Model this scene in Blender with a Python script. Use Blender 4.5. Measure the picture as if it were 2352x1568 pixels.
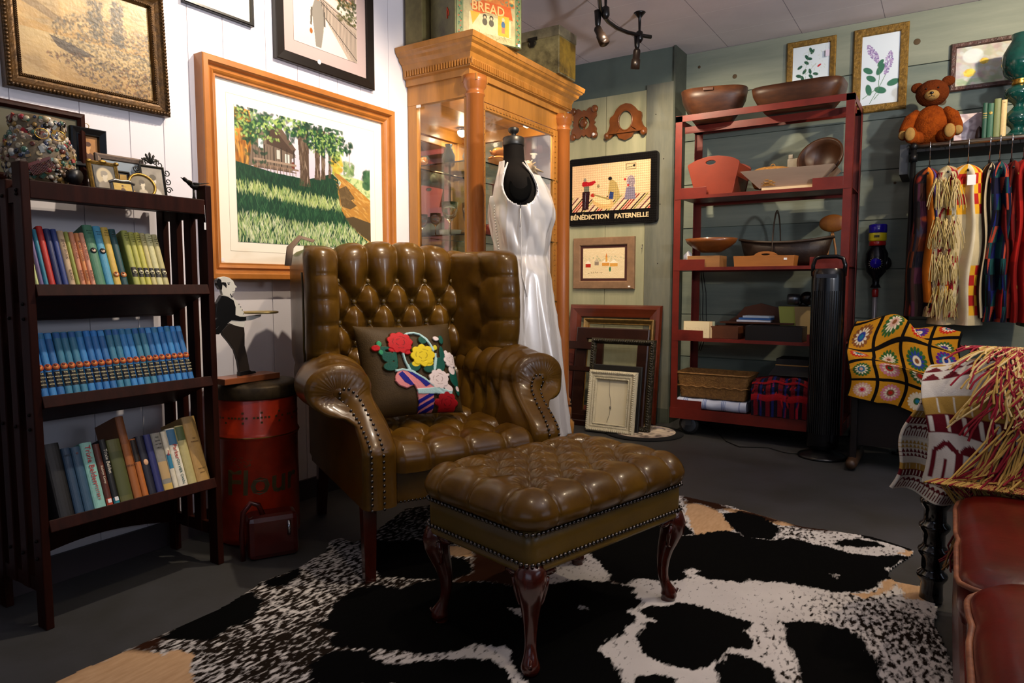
import bpy, math, random
import numpy as np
from mathutils import Matrix, Vector, Euler
random.seed(7); RS=np.random.RandomState(11)
for o in list(bpy.data.objects): bpy.data.objects.remove(o, do_unlink=True)
SC=bpy.context.scene; COL=SC.collection
PI=math.pi
# ---------------------------------------------------------------- camera
cam=bpy.data.cameras.new('camera'); cam.sensor_width=36; cam.lens=24.0; cam.clip_start=.02; cam.clip_end=60
co=bpy.data.objects.new('camera',cam); COL.objects.link(co); co.location=(0,0,.95)
co.rotation_euler=(math.radians(90)-math.atan(129/1568),0,math.radians(32.55)); SC.camera=co
# ---------------------------------------------------------------- world, lights, exposure
SC.view_settings.view_transform='Standard'; SC.view_settings.look='None'; SC.view_settings.gamma=1
SC.view_settings.use_curve_mapping=False; SC.view_settings.exposure=0.0
w=bpy.data.worlds.new('world'); SC.world=w; w.use_nodes=True
w.node_tree.nodes['Background'].inputs[0].default_value=(.62,.75,1,1); w.node_tree.nodes['Background'].inputs[1].default_value=.6
def area(name,loc,tgt,sx,sy,e,col):
    l=bpy.data.lights.new(name,'AREA'); l.shape='RECTANGLE'; l.size=sx; l.size_y=sy; l.energy=e; l.color=col
    o=bpy.data.objects.new(name,l); COL.objects.link(o); o.location=loc
    o.rotation_euler=(Vector(tgt)-Vector(loc)).to_track_quat('-Z','Y').to_euler(); return o
def spot(name,loc,tgt,e,ang,col,blend=.5,r=.02):
    l=bpy.data.lights.new(name,'SPOT'); l.energy=e; l.spot_size=math.radians(ang); l.spot_blend=blend; l.color=col; l.shadow_soft_size=r
    o=bpy.data.objects.new(name,l); COL.objects.link(o); o.location=loc
    o.rotation_euler=(Vector(tgt)-Vector(loc)).to_track_quat('-Z','Y').to_euler(); return o
WARM=(1,.80,.56); DAY=(.70,.80,1)
area('window_daylight_right',(2.86,1.6,1.55),(0,1.9,.9),2.3,1.3,13,DAY)
area('window_daylight_front',(.2,-1.86,1.6),(-.4,2.5,.7),2.6,1.2,3.5,DAY)
def bulb(name,loc,e,col,r=.06):
    l=bpy.data.lights.new(name,'POINT'); l.energy=e; l.color=col; l.shadow_soft_size=r; o=bpy.data.objects.new(name,l); COL.objects.link(o); o.location=loc
spot('added_ceiling_fill',(1.35,1.5,1.45),(.6,2.0,2.53),250,150,(.93,.93,1),.9,.1); spot('added_ceiling_fill_rear',(.9,.3,1.6),(.3,1.2,2.53),60,150,(.93,.93,1),.9,.1)  # unseen upward spots added to brighten the ceiling, no floor lamp stands here
spot('spot_pictures',(-1.42,2.02,2.42),(-2.38,1.75,1.50),112,108,(1,.84,.66),.7)
spot('spot_gallery',(-1.25,1.45,2.42),(-2.38,1.2,1.85),30,74,(1,.84,.66),.7)
spot('spot_chair',(-.75,1.75,2.45),(-1.6,1.95,.8),56,62,WARM,.8,.03)
spot('spot_ottoman',(-.35,.9,2.45),(-.9,1.6,.3),24,60,WARM,.8,.03)
spot('spot_cabinet',(-.95,2.45,2.42),(-1.95,3.1,1.5),100,80,WARM,.7)
spot('spot_panel',(-1.45,3.30,2.38),(-2.0,4.5,1.35),75,75,WARM,.7)
spot('spot_rack',(-1.45,3.70,2.30),(-1.35,4.5,1.6),46,100,WARM,.6)
spot('spot_shelf',(.75,3.55,2.42),(0,4.6,1.7),95,95,WARM,.7)
spot('spot_throw',(.45,2.9,2.4),(.15,2.3,.7),62,62,WARM,.7); spot('spot_floor',(.2,3.1,2.45),(-.5,3.1,0),40,64,(1,.88,.74),.9)
spot('spot_sofa',(.75,1.9,2.4),(.3,1.3,.4),30,60,WARM,.7)
# ---------------------------------------------------------------- helpers
def L(c):
    if isinstance(c,str): c=tuple(int(c[i:i+2],16) for i in (0,2,4))
    r=[]
    for v in c[:3]:
        v=v/255.; r.append(v/12.92 if v<=.04045 else ((v+.055)/1.055)**2.4)
    return (r[0],r[1],r[2],1)
MC={}
def mat(name,col='808080',rough=.5,metal=0,var=None,bump=None,coat=0,col2=None,stretch=(1,1,1),spec=.5,trans=0,ior=1.45,sheen=0,emit=None,attr=False):
    if name in MC: return MC[name]
    m=bpy.data.materials.new(name); m.use_nodes=True; n=m.node_tree.nodes; k=m.node_tree.links; b=n['Principled BSDF']
    c=L(col); b.inputs['Base Color'].default_value=c; b.inputs['Roughness'].default_value=rough; b.inputs['Metallic'].default_value=metal
    b.inputs['Specular IOR Level'].default_value=spec; b.inputs['IOR'].default_value=ior
    if coat: b.inputs['Coat Weight'].default_value=coat; b.inputs['Coat Roughness'].default_value=.12
    if trans: b.inputs['Transmission Weight'].default_value=trans
    if sheen: b.inputs['Sheen Weight'].default_value=sheen; b.inputs['Sheen Roughness'].default_value=.5
    if emit: b.inputs['Emission Color'].default_value=L(emit[0]); b.inputs['Emission Strength'].default_value=emit[1]
    tc=n.new('ShaderNodeTexCoord'); mp=n.new('ShaderNodeMapping'); mp.inputs['Scale'].default_value=stretch; k.new(tc.outputs['Object'],mp.inputs[0])
    src=None
    if attr:
        a=n.new('ShaderNodeAttribute'); a.attribute_name='Col'; src=a.outputs['Color']
        k.new(src,b.inputs['Base Color'])
    if var:
        t=n.new('ShaderNodeTexNoise'); t.inputs['Scale'].default_value=var[0]; t.inputs['Detail'].default_value=6; t.inputs['Roughness'].default_value=.65
        k.new(mp.outputs[0],t.inputs['Vector'])
        r=n.new('ShaderNodeMapRange'); r.inputs[1].default_value=.3; r.inputs[2].default_value=.7; k.new(t.outputs['Fac'],r.inputs[0])
        x=n.new('ShaderNodeMix'); x.data_type='RGBA'
        if attr:
            x.blend_type='MULTIPLY'; x.inputs[0].default_value=1; k.new(src,x.inputs[6])
            r.inputs[3].default_value=1-var[1]; r.inputs[4].default_value=1; k.new(r.outputs[0],x.inputs[7])
        else:
            k.new(r.outputs[0],x.inputs[0]); x.inputs[6].default_value=c
            x.inputs[7].default_value=L(col2) if col2 else tuple(v*(1-var[1]) for v in c[:3])+(1,)
        k.new(x.outputs[2],b.inputs['Base Color'])
    if bump:
        t2=n.new('ShaderNodeTexNoise'); t2.inputs['Scale'].default_value=bump[0]; t2.inputs['Detail'].default_value=5
        k.new(mp.outputs[0],t2.inputs['Vector'])
        bp=n.new('ShaderNodeBump'); bp.inputs['Strength'].default_value=bump[1]; bp.inputs['Distance'].default_value=bump[2] if len(bump)>2 else .002
        k.new(t2.outputs['Fac'],bp.inputs['Height']); k.new(bp.outputs[0],b.inputs['Normal'])
    MC[name]=m; return m
class MB:
    def __init__(s): s.V=[]; s.F=[]; s.I=[]; s.S=[]; s.n=0
    def add(s,V,F,mi=0,sm=False,M=None):
        V=np.asarray(V,float)
        if M is not None:
            A=np.array(M); V=V@A[:3,:3].T+A[:3,3]
        s.V.append(V); n=s.n
        for f in F: s.F.append(tuple(i+n for i in f))
        s.I+= [mi]*len(F); s.S+=[sm]*len(F); s.n+=len(V); return s
    def box(s,x0,x1,y0,y1,z0,z1,mi=0,M=None):
        V=[(x,y,z) for x in (x0,x1) for y in (y0,y1) for z in (z0,z1)]
        return s.add(V,[(0,1,3,2),(4,6,7,5),(0,4,5,1),(2,3,7,6),(0,2,6,4),(1,5,7,3)],mi,False,M)
    def cyl(s,p,q,r0,r1=None,n=16,mi=0,cap=True):
        if r1 is None: r1=r0
        return s.tube([p,q],[r0,r1],n,mi,cap)
    def tube(s,P,r,n=10,mi=0,cap=True,closed=False,flat=1.0):
        P=[Vector(p) for p in P]; m=len(P)
        if not hasattr(r,'__len__'): r=[r]*m
        V=[];pu=None
        for i in range(m):
            if closed: t=P[(i+1)%m]-P[i-1]
            else: t=P[min(i+1,m-1)]-P[max(i-1,0)]
            t.normalize()
            if pu is None:
                a=Vector((0,0,1)) if abs(t.z)<.9 else Vector((1,0,0)); u=t.cross(a).normalized()
            else:
                u=(pu-t*pu.dot(t)); u=u.normalized() if u.length>1e-6 else pu
            v=t.cross(u); pu=u
            for j in range(n):
                a=2*PI*j/n; V.append(P[i]+u*math.cos(a)*r[i]+v*math.sin(a)*r[i]*flat)
        F=[]
        for i in range(m if closed else m-1):
            for j in range(n):
                a=i*n+j; b=i*n+(j+1)%n; i2=(i+1)%m; F.append((a,b,i2*n+(j+1)%n,i2*n+j))
        if cap and not closed:
            F.append(tuple(range(n-1,-1,-1))); F.append(tuple((m-1)*n+j for j in range(n)))
        return s.add([tuple(v) for v in V],F,mi,True)
    def lathe(s,prof,n=24,c=(0,0,0),mi=0,sx=1,sy=1,M=None,cap=True):
        V=[];F=[];m=len(prof)
        for r,z in prof:
            for j in range(n): a=2*PI*j/n; V.append((c[0]+r*sx*math.cos(a),c[1]+r*sy*math.sin(a),c[2]+z))
        for i in range(m-1):
            for j in range(n): F.append((i*n+j,i*n+(j+1)%n,(i+1)*n+(j+1)%n,(i+1)*n+j))
        if cap:
            F.append(tuple(range(n-1,-1,-1))); F.append(tuple((m-1)*n+j for j in range(n)))
        return s.add(V,F,mi,True,M)
    def sph(s,c,r,n=14,mi=0,M=None):
        if not hasattr(r,'__len__'): r=(r,r,r)
        m=max(6,n//2+1); V=[];F=[]
        for i in range(m+1):
            t=PI*i/m
            for j in range(n):
                a=2*PI*j/n; V.append((c[0]+r[0]*math.sin(t)*math.cos(a),c[1]+r[1]*math.sin(t)*math.sin(a),c[2]-r[2]*math.cos(t)))
        for i in range(m):
            for j in range(n): F.append((i*n+j,i*n+(j+1)%n,(i+1)*n+(j+1)%n,(i+1)*n+j))
        return s.add(V,F,mi,True,M)
    def prism(s,poly,y0,y1,mi=0,M=None,sm=False):   # polygon in XZ extruded along Y
        n=len(poly); V=[(x,y0,z) for x,z in poly]+[(x,y1,z) for x,z in poly]
        F=[tuple(range(n)),tuple(range(2*n-1,n-1,-1))]+[(i,i+n,(i+1)%n+n,(i+1)%n) for i in range(n)]
        return s.add(V,F,mi,sm,M)
    def ring(s,outer,inner,y0,y1,mi=0,M=None):      # plate with a hole, both loops same count, XZ, extruded in Y
        n=len(outer); V=[]
        for y in (y0,y1):
            V+=[(x,y,z) for x,z in outer]+[(x,y,z) for x,z in inner]
        F=[]
        for i in range(n):
            j=(i+1)%n
            F+=[(i,j,n+j,n+i),(2*n+j,2*n+i,3*n+i,3*n+j),(j,i,2*n+i,2*n+j),(n+i,n+j,3*n+j,3*n+i)]
        return s.add(V,F,mi,False,M)
    def grid(s,P,cu=False,cv=False,mi=0,sm=True,M=None):  # P: array (nv,nu,3)
        nv,nu=P.shape[:2]; I=np.arange(nv*nu).reshape(nv,nu)
        A=I if not cu else np.concatenate([I,I[:,:1]],1)
        A=A if not cv else np.concatenate([A,A[:1]],0)
        F=np.stack([A[:-1,:-1],A[:-1,1:],A[1:,1:],A[1:,:-1]],-1).reshape(-1,4).tolist()
        return s.add(P.reshape(-1,3),F,mi,sm,M)
    def frame(s,w,h,prof,mi=0,bx=0,bz=0):   # mitred frame, bottom centre at (bx,bz), prof: (inset, out); faces -Y
        V=[];F=[];m=len(prof)
        for (sx,sz) in ((-1,0),(1,0),(1,1),(-1,1)):
            for ins,out in prof:
                V.append((bx+sx*(w/2-ins),-out,bz+(ins if sz==0 else h-ins)))
        for c in range(4):
            d=(c+1)%4
            for i in range(m-1): F.append((c*m+i,d*m+i,d*m+i+1,c*m+i+1))
            F.append((c*m+m-1,d*m+m-1,d*m,c*m))
        return s.add(V,F,mi,False)
def link(o,parent=None):
    COL.objects.link(o)
    if parent is not None: o.parent=parent
    return o
def build(name,mb,mats,parent=None,bevel=0,sub=0,loc=None,rot=None,ang=None):
    if not isinstance(mats,(list,tuple)): mats=[mats]
    me=bpy.data.meshes.new(name)
    V=np.concatenate(mb.V) if mb.V else np.zeros((0,3))
    me.from_pydata(V.tolist(),[],mb.F)
    for m in mats: me.materials.append(m)
    me.polygons.foreach_set('material_index',mb.I); me.polygons.foreach_set('use_smooth',mb.S)
    me.validate(); me.update()
    o=bpy.data.objects.new(name,me); link(o,parent)
    if loc is not None: o.location=loc
    if rot is not None: o.rotation_euler=rot
    if bevel:
        b=o.modifiers.new('bevel','BEVEL'); b.width=bevel; b.segments=2; b.limit_method='ANGLE'; b.angle_limit=math.radians(40)
    if sub:
        q=o.modifiers.new('sub','SUBSURF'); q.levels=sub; q.render_levels=sub
    return o
def tag(o,label=None,cat=None,group=None,kind=None):
    if label: o['label']=label
    if cat: o['category']=cat
    if group: o['group']=group
    if kind: o['kind']=kind
    return o
def thing(name,label,cat,loc=(0,0,0),rotz=0,group=None,rot=None):
    o=bpy.data.objects.new(name,None); o.empty_display_size=.05; COL.objects.link(o); o.location=loc
    o.rotation_euler=rot if rot is not None else (0,0,rotz); return tag(o,label,cat,group)
def struct(name,mb,m,**k): return tag(build(name,mb,m,**k),kind='structure')
def dup(root,loc=None,rot=None,label=None,group=None):
    r=root.copy(); COL.objects.link(r)
    if loc is not None: r.location=loc
    if rot is not None: r.rotation_euler=rot
    if label: r['label']=label
    if group: r['group']=group
    for c in list(root.children):
        d=c.copy(); COL.objects.link(d); d.parent=r
        for g in list(c.children):
            e=g.copy(); COL.objects.link(e); e.parent=d
    return r
_T={}
def text(s,size,depth=.0006,shear=0,bold=0,al='CENTER'):
    key=(s,size,depth,shear,bold,al)
    if key in _T: return _T[key]
    cu=bpy.data.curves.new('t','FONT'); cu.body=s; cu.size=size; cu.extrude=depth; cu.align_x=al; cu.align_y='CENTER'; cu.shear=shear; cu.offset=bold; cu.resolution_u=2; cu.space_line=.85
    o=bpy.data.objects.new('t',cu); COL.objects.link(o); dg=bpy.context.evaluated_depsgraph_get(); dg.update()
    me=bpy.data.meshes.new_from_object(o.evaluated_get(dg)); bpy.data.objects.remove(o); bpy.data.curves.remove(cu)
    n=len(me.vertices); V=np.zeros(n*3); me.vertices.foreach_get('co',V); F=[tuple(p.vertices) for p in me.polygons]
    bpy.data.meshes.remove(me); V=V.reshape(-1,3); _T[key]=(V,F); return _T[key]
def addtext(mb,s,size,M,mi=0,**k):
    V,F=text(s,size,**k)
    # text lies in XY facing +Z -> stand it up facing -Y
    W=np.stack([V[:,0],-V[:,2],V[:,1]],1); mb.add(W,F,mi,False,M)
TR=lambda x,y,z: Matrix.Translation((x,y,z))
RX=lambda a: Matrix.Rotation(a,4,'X')
RY=lambda a: Matrix.Rotation(a,4,'Y')
RZ=lambda a: Matrix.Rotation(a,4,'Z')
def vnoise(shape,scale,seed=0,oct=4,rough=.5):
    h,w=shape; rs=np.random.RandomState(seed); out=np.zeros(shape); amp=1;tot=0
    for o in range(oct):
        sx=scale[0]*2**o; sy=scale[1]*2**o; g=rs.rand(int(sy)+3,int(sx)+3)
        X=np.linspace(0,sx,w,endpoint=False); Y=np.linspace(0,sy,h,endpoint=False)
        xi=X.astype(int); yi=Y.astype(int); xf=X-xi; yf=Y-yi; xf=xf*xf*(3-2*xf); yf=yf*yf*(3-2*yf)
        a=g[np.ix_(yi,xi)];b=g[np.ix_(yi,xi+1)];c=g[np.ix_(yi+1,xi)];d=g[np.ix_(yi+1,xi+1)]
        out+=amp*((a*(1-xf)+b*xf)*(1-yf[:,None])+(c*(1-xf)+d*xf)*yf[:,None]); tot+=amp; amp*=rough
    return out/tot
def inpoly(X,Y,P):
    r=np.zeros(X.shape,bool); n=len(P)
    for i in range(n):
        x1,y1=P[i];x2,y2=P[(i+1)%n]
        if y1==y2: continue
        c=((y1>Y)!=(y2>Y))&(X<(x2-x1)*(Y-y1)/(y2-y1)+x1); r^=c
    return r
class Cv:   # colour pattern sampled on a grid of points; coordinates x right 0..asp, y down 0..1
    def __init__(s,w,h,base): s.w=w;s.h=h;s.a=np.tile(np.array(L(base)[:3]),(h,w,1)); s.asp=w/h; s.Y,s.X=np.mgrid[0:h,0:w]; s.X=(s.X+.5)/h; s.Y=(s.Y+.5)/h
    def win(s,x0,x1,y0,y1):
        i0=max(0,int(y0*s.h));i1=min(s.h,int(y1*s.h)+2);j0=max(0,int(x0*s.h));j1=min(s.w,int(x1*s.h)+2); return slice(i0,i1),slice(j0,j1)
    def poly(s,P,c,al=1):
        xs=[p[0] for p in P];ys=[p[1] for p in P]; W=s.win(min(xs),max(xs),min(ys),max(ys)); m=inpoly(s.X[W],s.Y[W],P)*al
        s.a[W]=s.a[W]*(1-m[...,None])+np.array(L(c)[:3])*m[...,None]; return s
    def rect(s,x0,x1,y0,y1,c,al=1): return s.poly([(x0,y0),(x1,y0),(x1,y1),(x0,y1)],c,al)
    def ell(s,x,y,rx,ry,c,rot=0,al=1,soft=.15):
        r=max(rx,ry)*1.1; W=s.win(x-r,x+r,y-r,y+r); dx=s.X[W]-x;dy=s.Y[W]-y; ca,sa=math.cos(rot),math.sin(rot)
        d=np.hypot((dx*ca+dy*sa)/rx,(-dx*sa+dy*ca)/ry); m=np.clip((1-d)/soft,0,1)*al
        s.a[W]=s.a[W]*(1-m[...,None])+np.array(L(c)[:3])*m[...,None]; return s
    def line(s,x0,y0,x1,y1,wd,c,al=1):
        L_=math.hypot(x1-x0,y1-y0)+1e-9; nx,ny=-(y1-y0)/L_*wd/2,(x1-x0)/L_*wd/2
        return s.poly([(x0+nx,y0+ny),(x1+nx,y1+ny),(x1-nx,y1-ny),(x0-nx,y0-ny)],c,al)
    def dabs(s,n,box,rx,ry,cols,rot=(0,3.14),seed=1,poly=None,al=.8,order=False):
        r=np.random.RandomState(seed); P=[]
        for i in range(n):
            x=r.uniform(box[0],box[1]);y=r.uniform(box[2],box[3]); P.append((x,y))
        if order: P.sort(key=lambda p:p[1])
        for x,y in P:
            if poly is not None and not inpoly(np.array([x]),np.array([y]),poly)[0]: continue
            k=r.uniform(.6,1.3); s.ell(x,y,rx*k,ry*k,cols[r.randint(len(cols))],r.uniform(*rot),al*r.uniform(.7,1),.4)
        return s
    def noise(s,amt,sc=(20,20),seed=3):
        m=1+amt*(vnoise((s.h,s.w),sc,seed)-.5)*2; s.a*=m[...,None]; return s
    def grad(s,top,bot,y0=0,y1=1):
        t=np.clip((s.Y-y0)/(y1-y0),0,1)[...,None]; m=((s.Y>=y0)&(s.Y<=y1))[...,None]
        g=np.array(L(top)[:3])*(1-t)+np.array(L(bot)[:3])*t; s.a=np.where(m,g,s.a); return s
    def obj(s,name,m,parent,fn,loc=None,rot=None,thick=0):
        # fn(U,V) with U 0..1 left-right, V 0..1 bottom-top -> positions
        V_,U_=np.mgrid[0:s.h,0:s.w]; U=U_/(s.w-1); V=1-V_/(s.h-1); P=fn(U,V).reshape(-1,3)
        I=np.arange(s.h*s.w).reshape(s.h,s.w)
        F=np.stack([I[:-1,:-1],I[1:,:-1],I[1:,1:],I[:-1,1:]],-1).reshape(-1,4)
        me=bpy.data.meshes.new(name); me.vertices.add(len(P)); me.vertices.foreach_set('co',P.ravel())
        me.loops.add(F.size); me.loops.foreach_set('vertex_index',F.ravel().astype(np.int32))
        me.polygons.add(len(F)); me.polygons.foreach_set('loop_start',np.arange(0,F.size,4,dtype=np.int32))
        me.polygons.foreach_set('loop_total',np.full(len(F),4,dtype=np.int32))
        me.polygons.foreach_set('use_smooth',np.ones(len(F),bool))
        me.update(calc_edges=True)
        ca=me.color_attributes.new('Col','FLOAT_COLOR','POINT'); c=np.ones((len(P),4)); c[:,:3]=np.clip(s.a,0,1).reshape(-1,3); ca.data.foreach_set('color',c.ravel())
        me.materials.append(m); o=bpy.data.objects.new(name,me); link(o,parent)
        if loc is not None: o.location=loc
        if rot is not None: o.rotation_euler=rot
        if thick:
            q=o.modifiers.new('solid','SOLIDIFY'); q.thickness=thick; q.offset=-1
        return o
def flat(w,h,y,bx=0,bz=0): return lambda U,V: np.stack([bx+(U-.5)*w,np.full_like(U,y),bz+V*h],-1)
def smooth(x,a,b):
    t=np.clip((x-a)/(b-a),0,1); return t*t*(3-2*t)
def segdist(X,Y,a,b):
    dx,dy=b[0]-a[0],b[1]-a[1]; t=np.clip(((X-a[0])*dx+(Y-a[1])*dy)/(dx*dx+dy*dy+1e-12),0,1); return np.hypot(X-a[0]-t*dx,Y-a[1]-t*dy)
def tuft(X,Y,buttons,segs,H=.04,c=.02,w=.012,br=.035,pleats=(),pc=.008,pw=.004,bd=None):
    # padded surface: full height H, creases along segs, wide dips at the buttons, thin sewn pleats
    d=np.full(X.shape,9.)
    for a,b in segs: d=np.minimum(d,segdist(X,Y,a,b))
    h=H-c*np.exp(-d/w)-c*.35*np.exp(-(d/.03)**2)
    if len(pleats):
        d=np.full(X.shape,9.)
        for a,b in pleats: d=np.minimum(d,segdist(X,Y,a,b))
        h=h-pc*np.exp(-d/pw)-pc*.45*np.exp(-(d/.02)**2)
    q=np.zeros(X.shape)
    for b in buttons: 
        r=np.hypot(X-b[0],Y-b[1]); q=np.maximum(q,np.exp(-(r/br)**1.35)); 
    rad=np.zeros(X.shape)
    for b in buttons:
        r=np.hypot(X-b[0],Y-b[1]); rad+=.0009*np.sin(np.arctan2(Y-b[1],X-b[0])*17+b[0]*90)*np.exp(-((r-.028)/.018)**2)
    return np.maximum(h-(bd or H)*q,-.004)+rad
# ---------------------------------------------------------------- materials
LEA=mat('olive_brown_leather','5f420f',.28,var=(7,.35),bump=(260,.12,.001),col2='402808',coat=.14,spec=.28)
LEAB=mat('leather_band','5c450f',.38,var=(6,.3),bump=(260,.1,.001),coat=.1)
REDL=mat('oxblood_leather','5a0c05',.3,var=(6,.4),bump=(60,.25,.002),col2='380603',coat=.15,spec=.3)
NAIL=mat('antique_nail','5c5652',.25,1)
MAHO=mat('mahogany','44160b',.25,var=(14,.5),stretch=(1,1,.2),coat=.5)
OAKD=mat('dark_fumed_oak','32130a',.5,var=(30,.65),stretch=(1,1,.12),bump=(60,.3,.001),spec=.12)
OAKG=mat('golden_oak','b87c34',.36,var=(20,.35),stretch=(1,1,.12),coat=.35,bump=(50,.1,.001))
CHER=mat('cherry_column','a8622a',.32,var=(10,.35),stretch=(1,1,.15),coat=.4)
PINE=mat('orange_pine','b5702e',.42,var=(9,.35),stretch=(1,.4,.4),coat=.3)
BLK=mat('black_lacquer','0b0a0a',.3); BLKM=mat('matte_black','080808',.6)
CREAM=mat('cream_mat_board','efe6d2',.8); WHITE=mat('white_paper','e8e6e4',.7)
GLS=mat('clear_glass','ffffff',.02,trans=1,ior=1.45)
CHROME=mat('chrome','c8c8cc',.15,1); BRASS=mat('brass','b08a3e',.3,1)
PIPE=mat('steel_pipe','8f8a80',.35,1); IRON=mat('black_pipe','17181a',.4,.6)
CAN=mat('painted_canvas','ffffff',.55,attr=True); OIL=mat('varnished_oil','ffffff',.4,attr=True,bump=(90,.5,.002),coat=.12)
FAB=mat('woven_fabric','ffffff',.9,attr=True,bump=(300,.4,.002),spec=.2); YARN=mat('yarn','ffffff',.95,attr=True,bump=(180,.8,.003),spec=.15)
PNT=mat('printed_paper','ffffff',.6,attr=True); TIN=mat('lithographed_tin','ffffff',.35,attr=True,var=(40,.25),coat=.2)
# ================================================================ SETTING
WM=mat('white_panelling','dedade',.5); FLM=mat('dark_concrete','3d3d40',.5,var=(3,.35),bump=(40,.15,.002),col2='2e2d28')
ZC=2.53
def groove(m,axis,pitch,off,wd,dark,var=None,jit=0):
    n=m.node_tree.nodes;k=m.node_tree.links;b=n['Principled BSDF']
    g=n.new('ShaderNodeNewGeometry'); sp=n.new('ShaderNodeSeparateXYZ'); k.new(g.outputs['Position'],sp.inputs[0])
    a=n.new('ShaderNodeMath'); a.operation='SUBTRACT'; k.new(sp.outputs[axis],a.inputs[0]); a.inputs[1].default_value=off
    w_=n.new('ShaderNodeMath'); w_.operation='PINGPONG'; k.new(a.outputs[0],w_.inputs[0]); w_.inputs[1].default_value=pitch/2
    l=n.new('ShaderNodeMath'); l.operation='LESS_THAN'; k.new(w_.outputs[0],l.inputs[0]); l.inputs[1].default_value=wd
    x=n.new('ShaderNodeMix'); x.data_type='RGBA'; k.new(l.outputs[0],x.inputs[0])
    s=b.inputs['Base Color']
    if s.is_linked: k.new(s.links[0].from_socket,x.inputs[6])
    else: x.inputs[6].default_value=s.default_value
    x.inputs[7].default_value=L(dark); k.new(x.outputs[2],s)
    return l.outputs[0]
def boxobj(name,x0,x1,y0,y1,z0,z1,m,**k):
    b=MB(); b.box(x0,x1,y0,y1,z0,z1); return struct(name,b,m,**k)
boxobj('floor',-2.6,3.2,-2.2,5.0,-.1,0,FLM)
cm=mat('ceiling_tile','ddd3d3',.75,var=(4,.1))
boxobj('ceiling',-2.6,3.2,-2.2,5.0,ZC,ZC+.1,cm)
groove(cm,0,.46,.07,.002,'8f878c'); groove(cm,1,.36,.12,.0012,'f0ecea')
# left wall: panelling with real shallow grooves
ys=[]; y=-2.2; seq=[.105,.145,.195,.16,.12]; i=0
b=MB(); b.box(-2.6,-2.384,-2.2,5.0,0,ZC)
while y<4.9:
    y2=min(y+seq[i%5],5.0); b.box(-2.385,-2.38,y+.0015,y2-.0015,0.0,ZC); y=y2; i+=1
struct('wall_left',b,WM)
b=MB(); b.box(-2.38,-2.368,-2.2,4.5,0,.09); struct('baseboard_left',b,mat('baseboard_paint','3a3336',.5))
# back wall horizontal boards
gb=mat('sage_boards','6f7a6c',.7,var=(2.2,.5),stretch=(1,1,6),col2='59665c',bump=(30,.2,.002))
b=MB(); b.box(-1.6,3.2,4.735,5.0,0,ZC); struct('wall_back',b,gb)
def knotty(name,col,col2): return mat(name,col,.7,var=(2.5,.5),stretch=(.5,1,5),col2=col2,bump=(30,.2,.002))
KN=[knotty('sage_board_a','7f887a','667068'),knotty('sage_board_b','757f74','5f6c66'),knotty('sage_board_c','848b7d','6f786c')]
z=.15-.298; i=0
bb=[MB(),MB(),MB()]
zs=[0,.15,.45,.748,1.049,1.345,1.643,1.94,2.227,ZC]
for i in range(len(zs)-1): bb[i%3].box(-1.6,3.2,4.72,4.736,zs[i]+.003,zs[i+1]-.003)
b=MB()
for i in range(3):
    for V,in zip(bb[i].V): pass
for i,q in enumerate(bb): struct('wall_back_boards',q,KN[i])
gr=mat('green_drywall','5a665e',.8,var=(3,.25)); pan=mat('weathered_panel','9d9a7c',.75,var=(2,.45),stretch=(5,1,.6),col2='828468')
post=mat('weathered_post','6e6e60',.8,var=(5,.4),stretch=(4,1,.6),col2='585c54')
b=MB(); b.box(-2.6,-1.6,4.52,5.0,0,ZC); struct('wall_back_bump',b,gr)
b=MB(); b.box(-2.38,-2.09,4.505,4.52,.1,2.27); b.box(-2.086,-1.79,4.505,4.52,.1,2.27); struct('trim_1',b,pan)
b=MB(); b.box(-1.786,-1.6,4.5,4.52,.1,2.30); struct('trim_2',b,post)
b=MB(); b.box(-1.6,-1.588,4.5,4.72,0,ZC); b.box(-2.38,-1.6,4.495,4.51,0,.1); struct('trim_3',b,mat('return_board','4c5248',.8,var=(6,.4)))
b=MB()
for x,zz in ((-2.25,1.7),(-1.72,2.1),(-1.69,1.1),(-1.66,.72),(-1.68,1.5),(-1.66,1.8)): b.sph((x,4.5,zz),.004,8)
b.add(*(lambda V,F:(V,F))([(-.36,4.718,2.36),(-.33,4.718,2.36),(-.33,4.718,2.39),(-.36,4.718,2.39)],[(0,1,2,3)]),mi=0)
struct('trim_4',b,mat('nail_head','2a2420',.6))
# knots in the boards
kn=mat('pine_knot','4a3c28',.8); b=MB()
for x,zz,r in ((-.22,2.36,.018),(-1.26,2.33,.015),(-.7,1.75,.008),(-.08,2.0,.02),(-.3,1.56,.008),(-1.5,2.43,.01),(-2.25,2.14,.014)):
    b.lathe([(r,0),(r*.9,.0006),(0.0001,.0008)],14,M=TR(x,4.7195 if x>-1.6 else 4.504,zz)@RX(PI/2))
struct('trim_5',b,kn)
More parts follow.
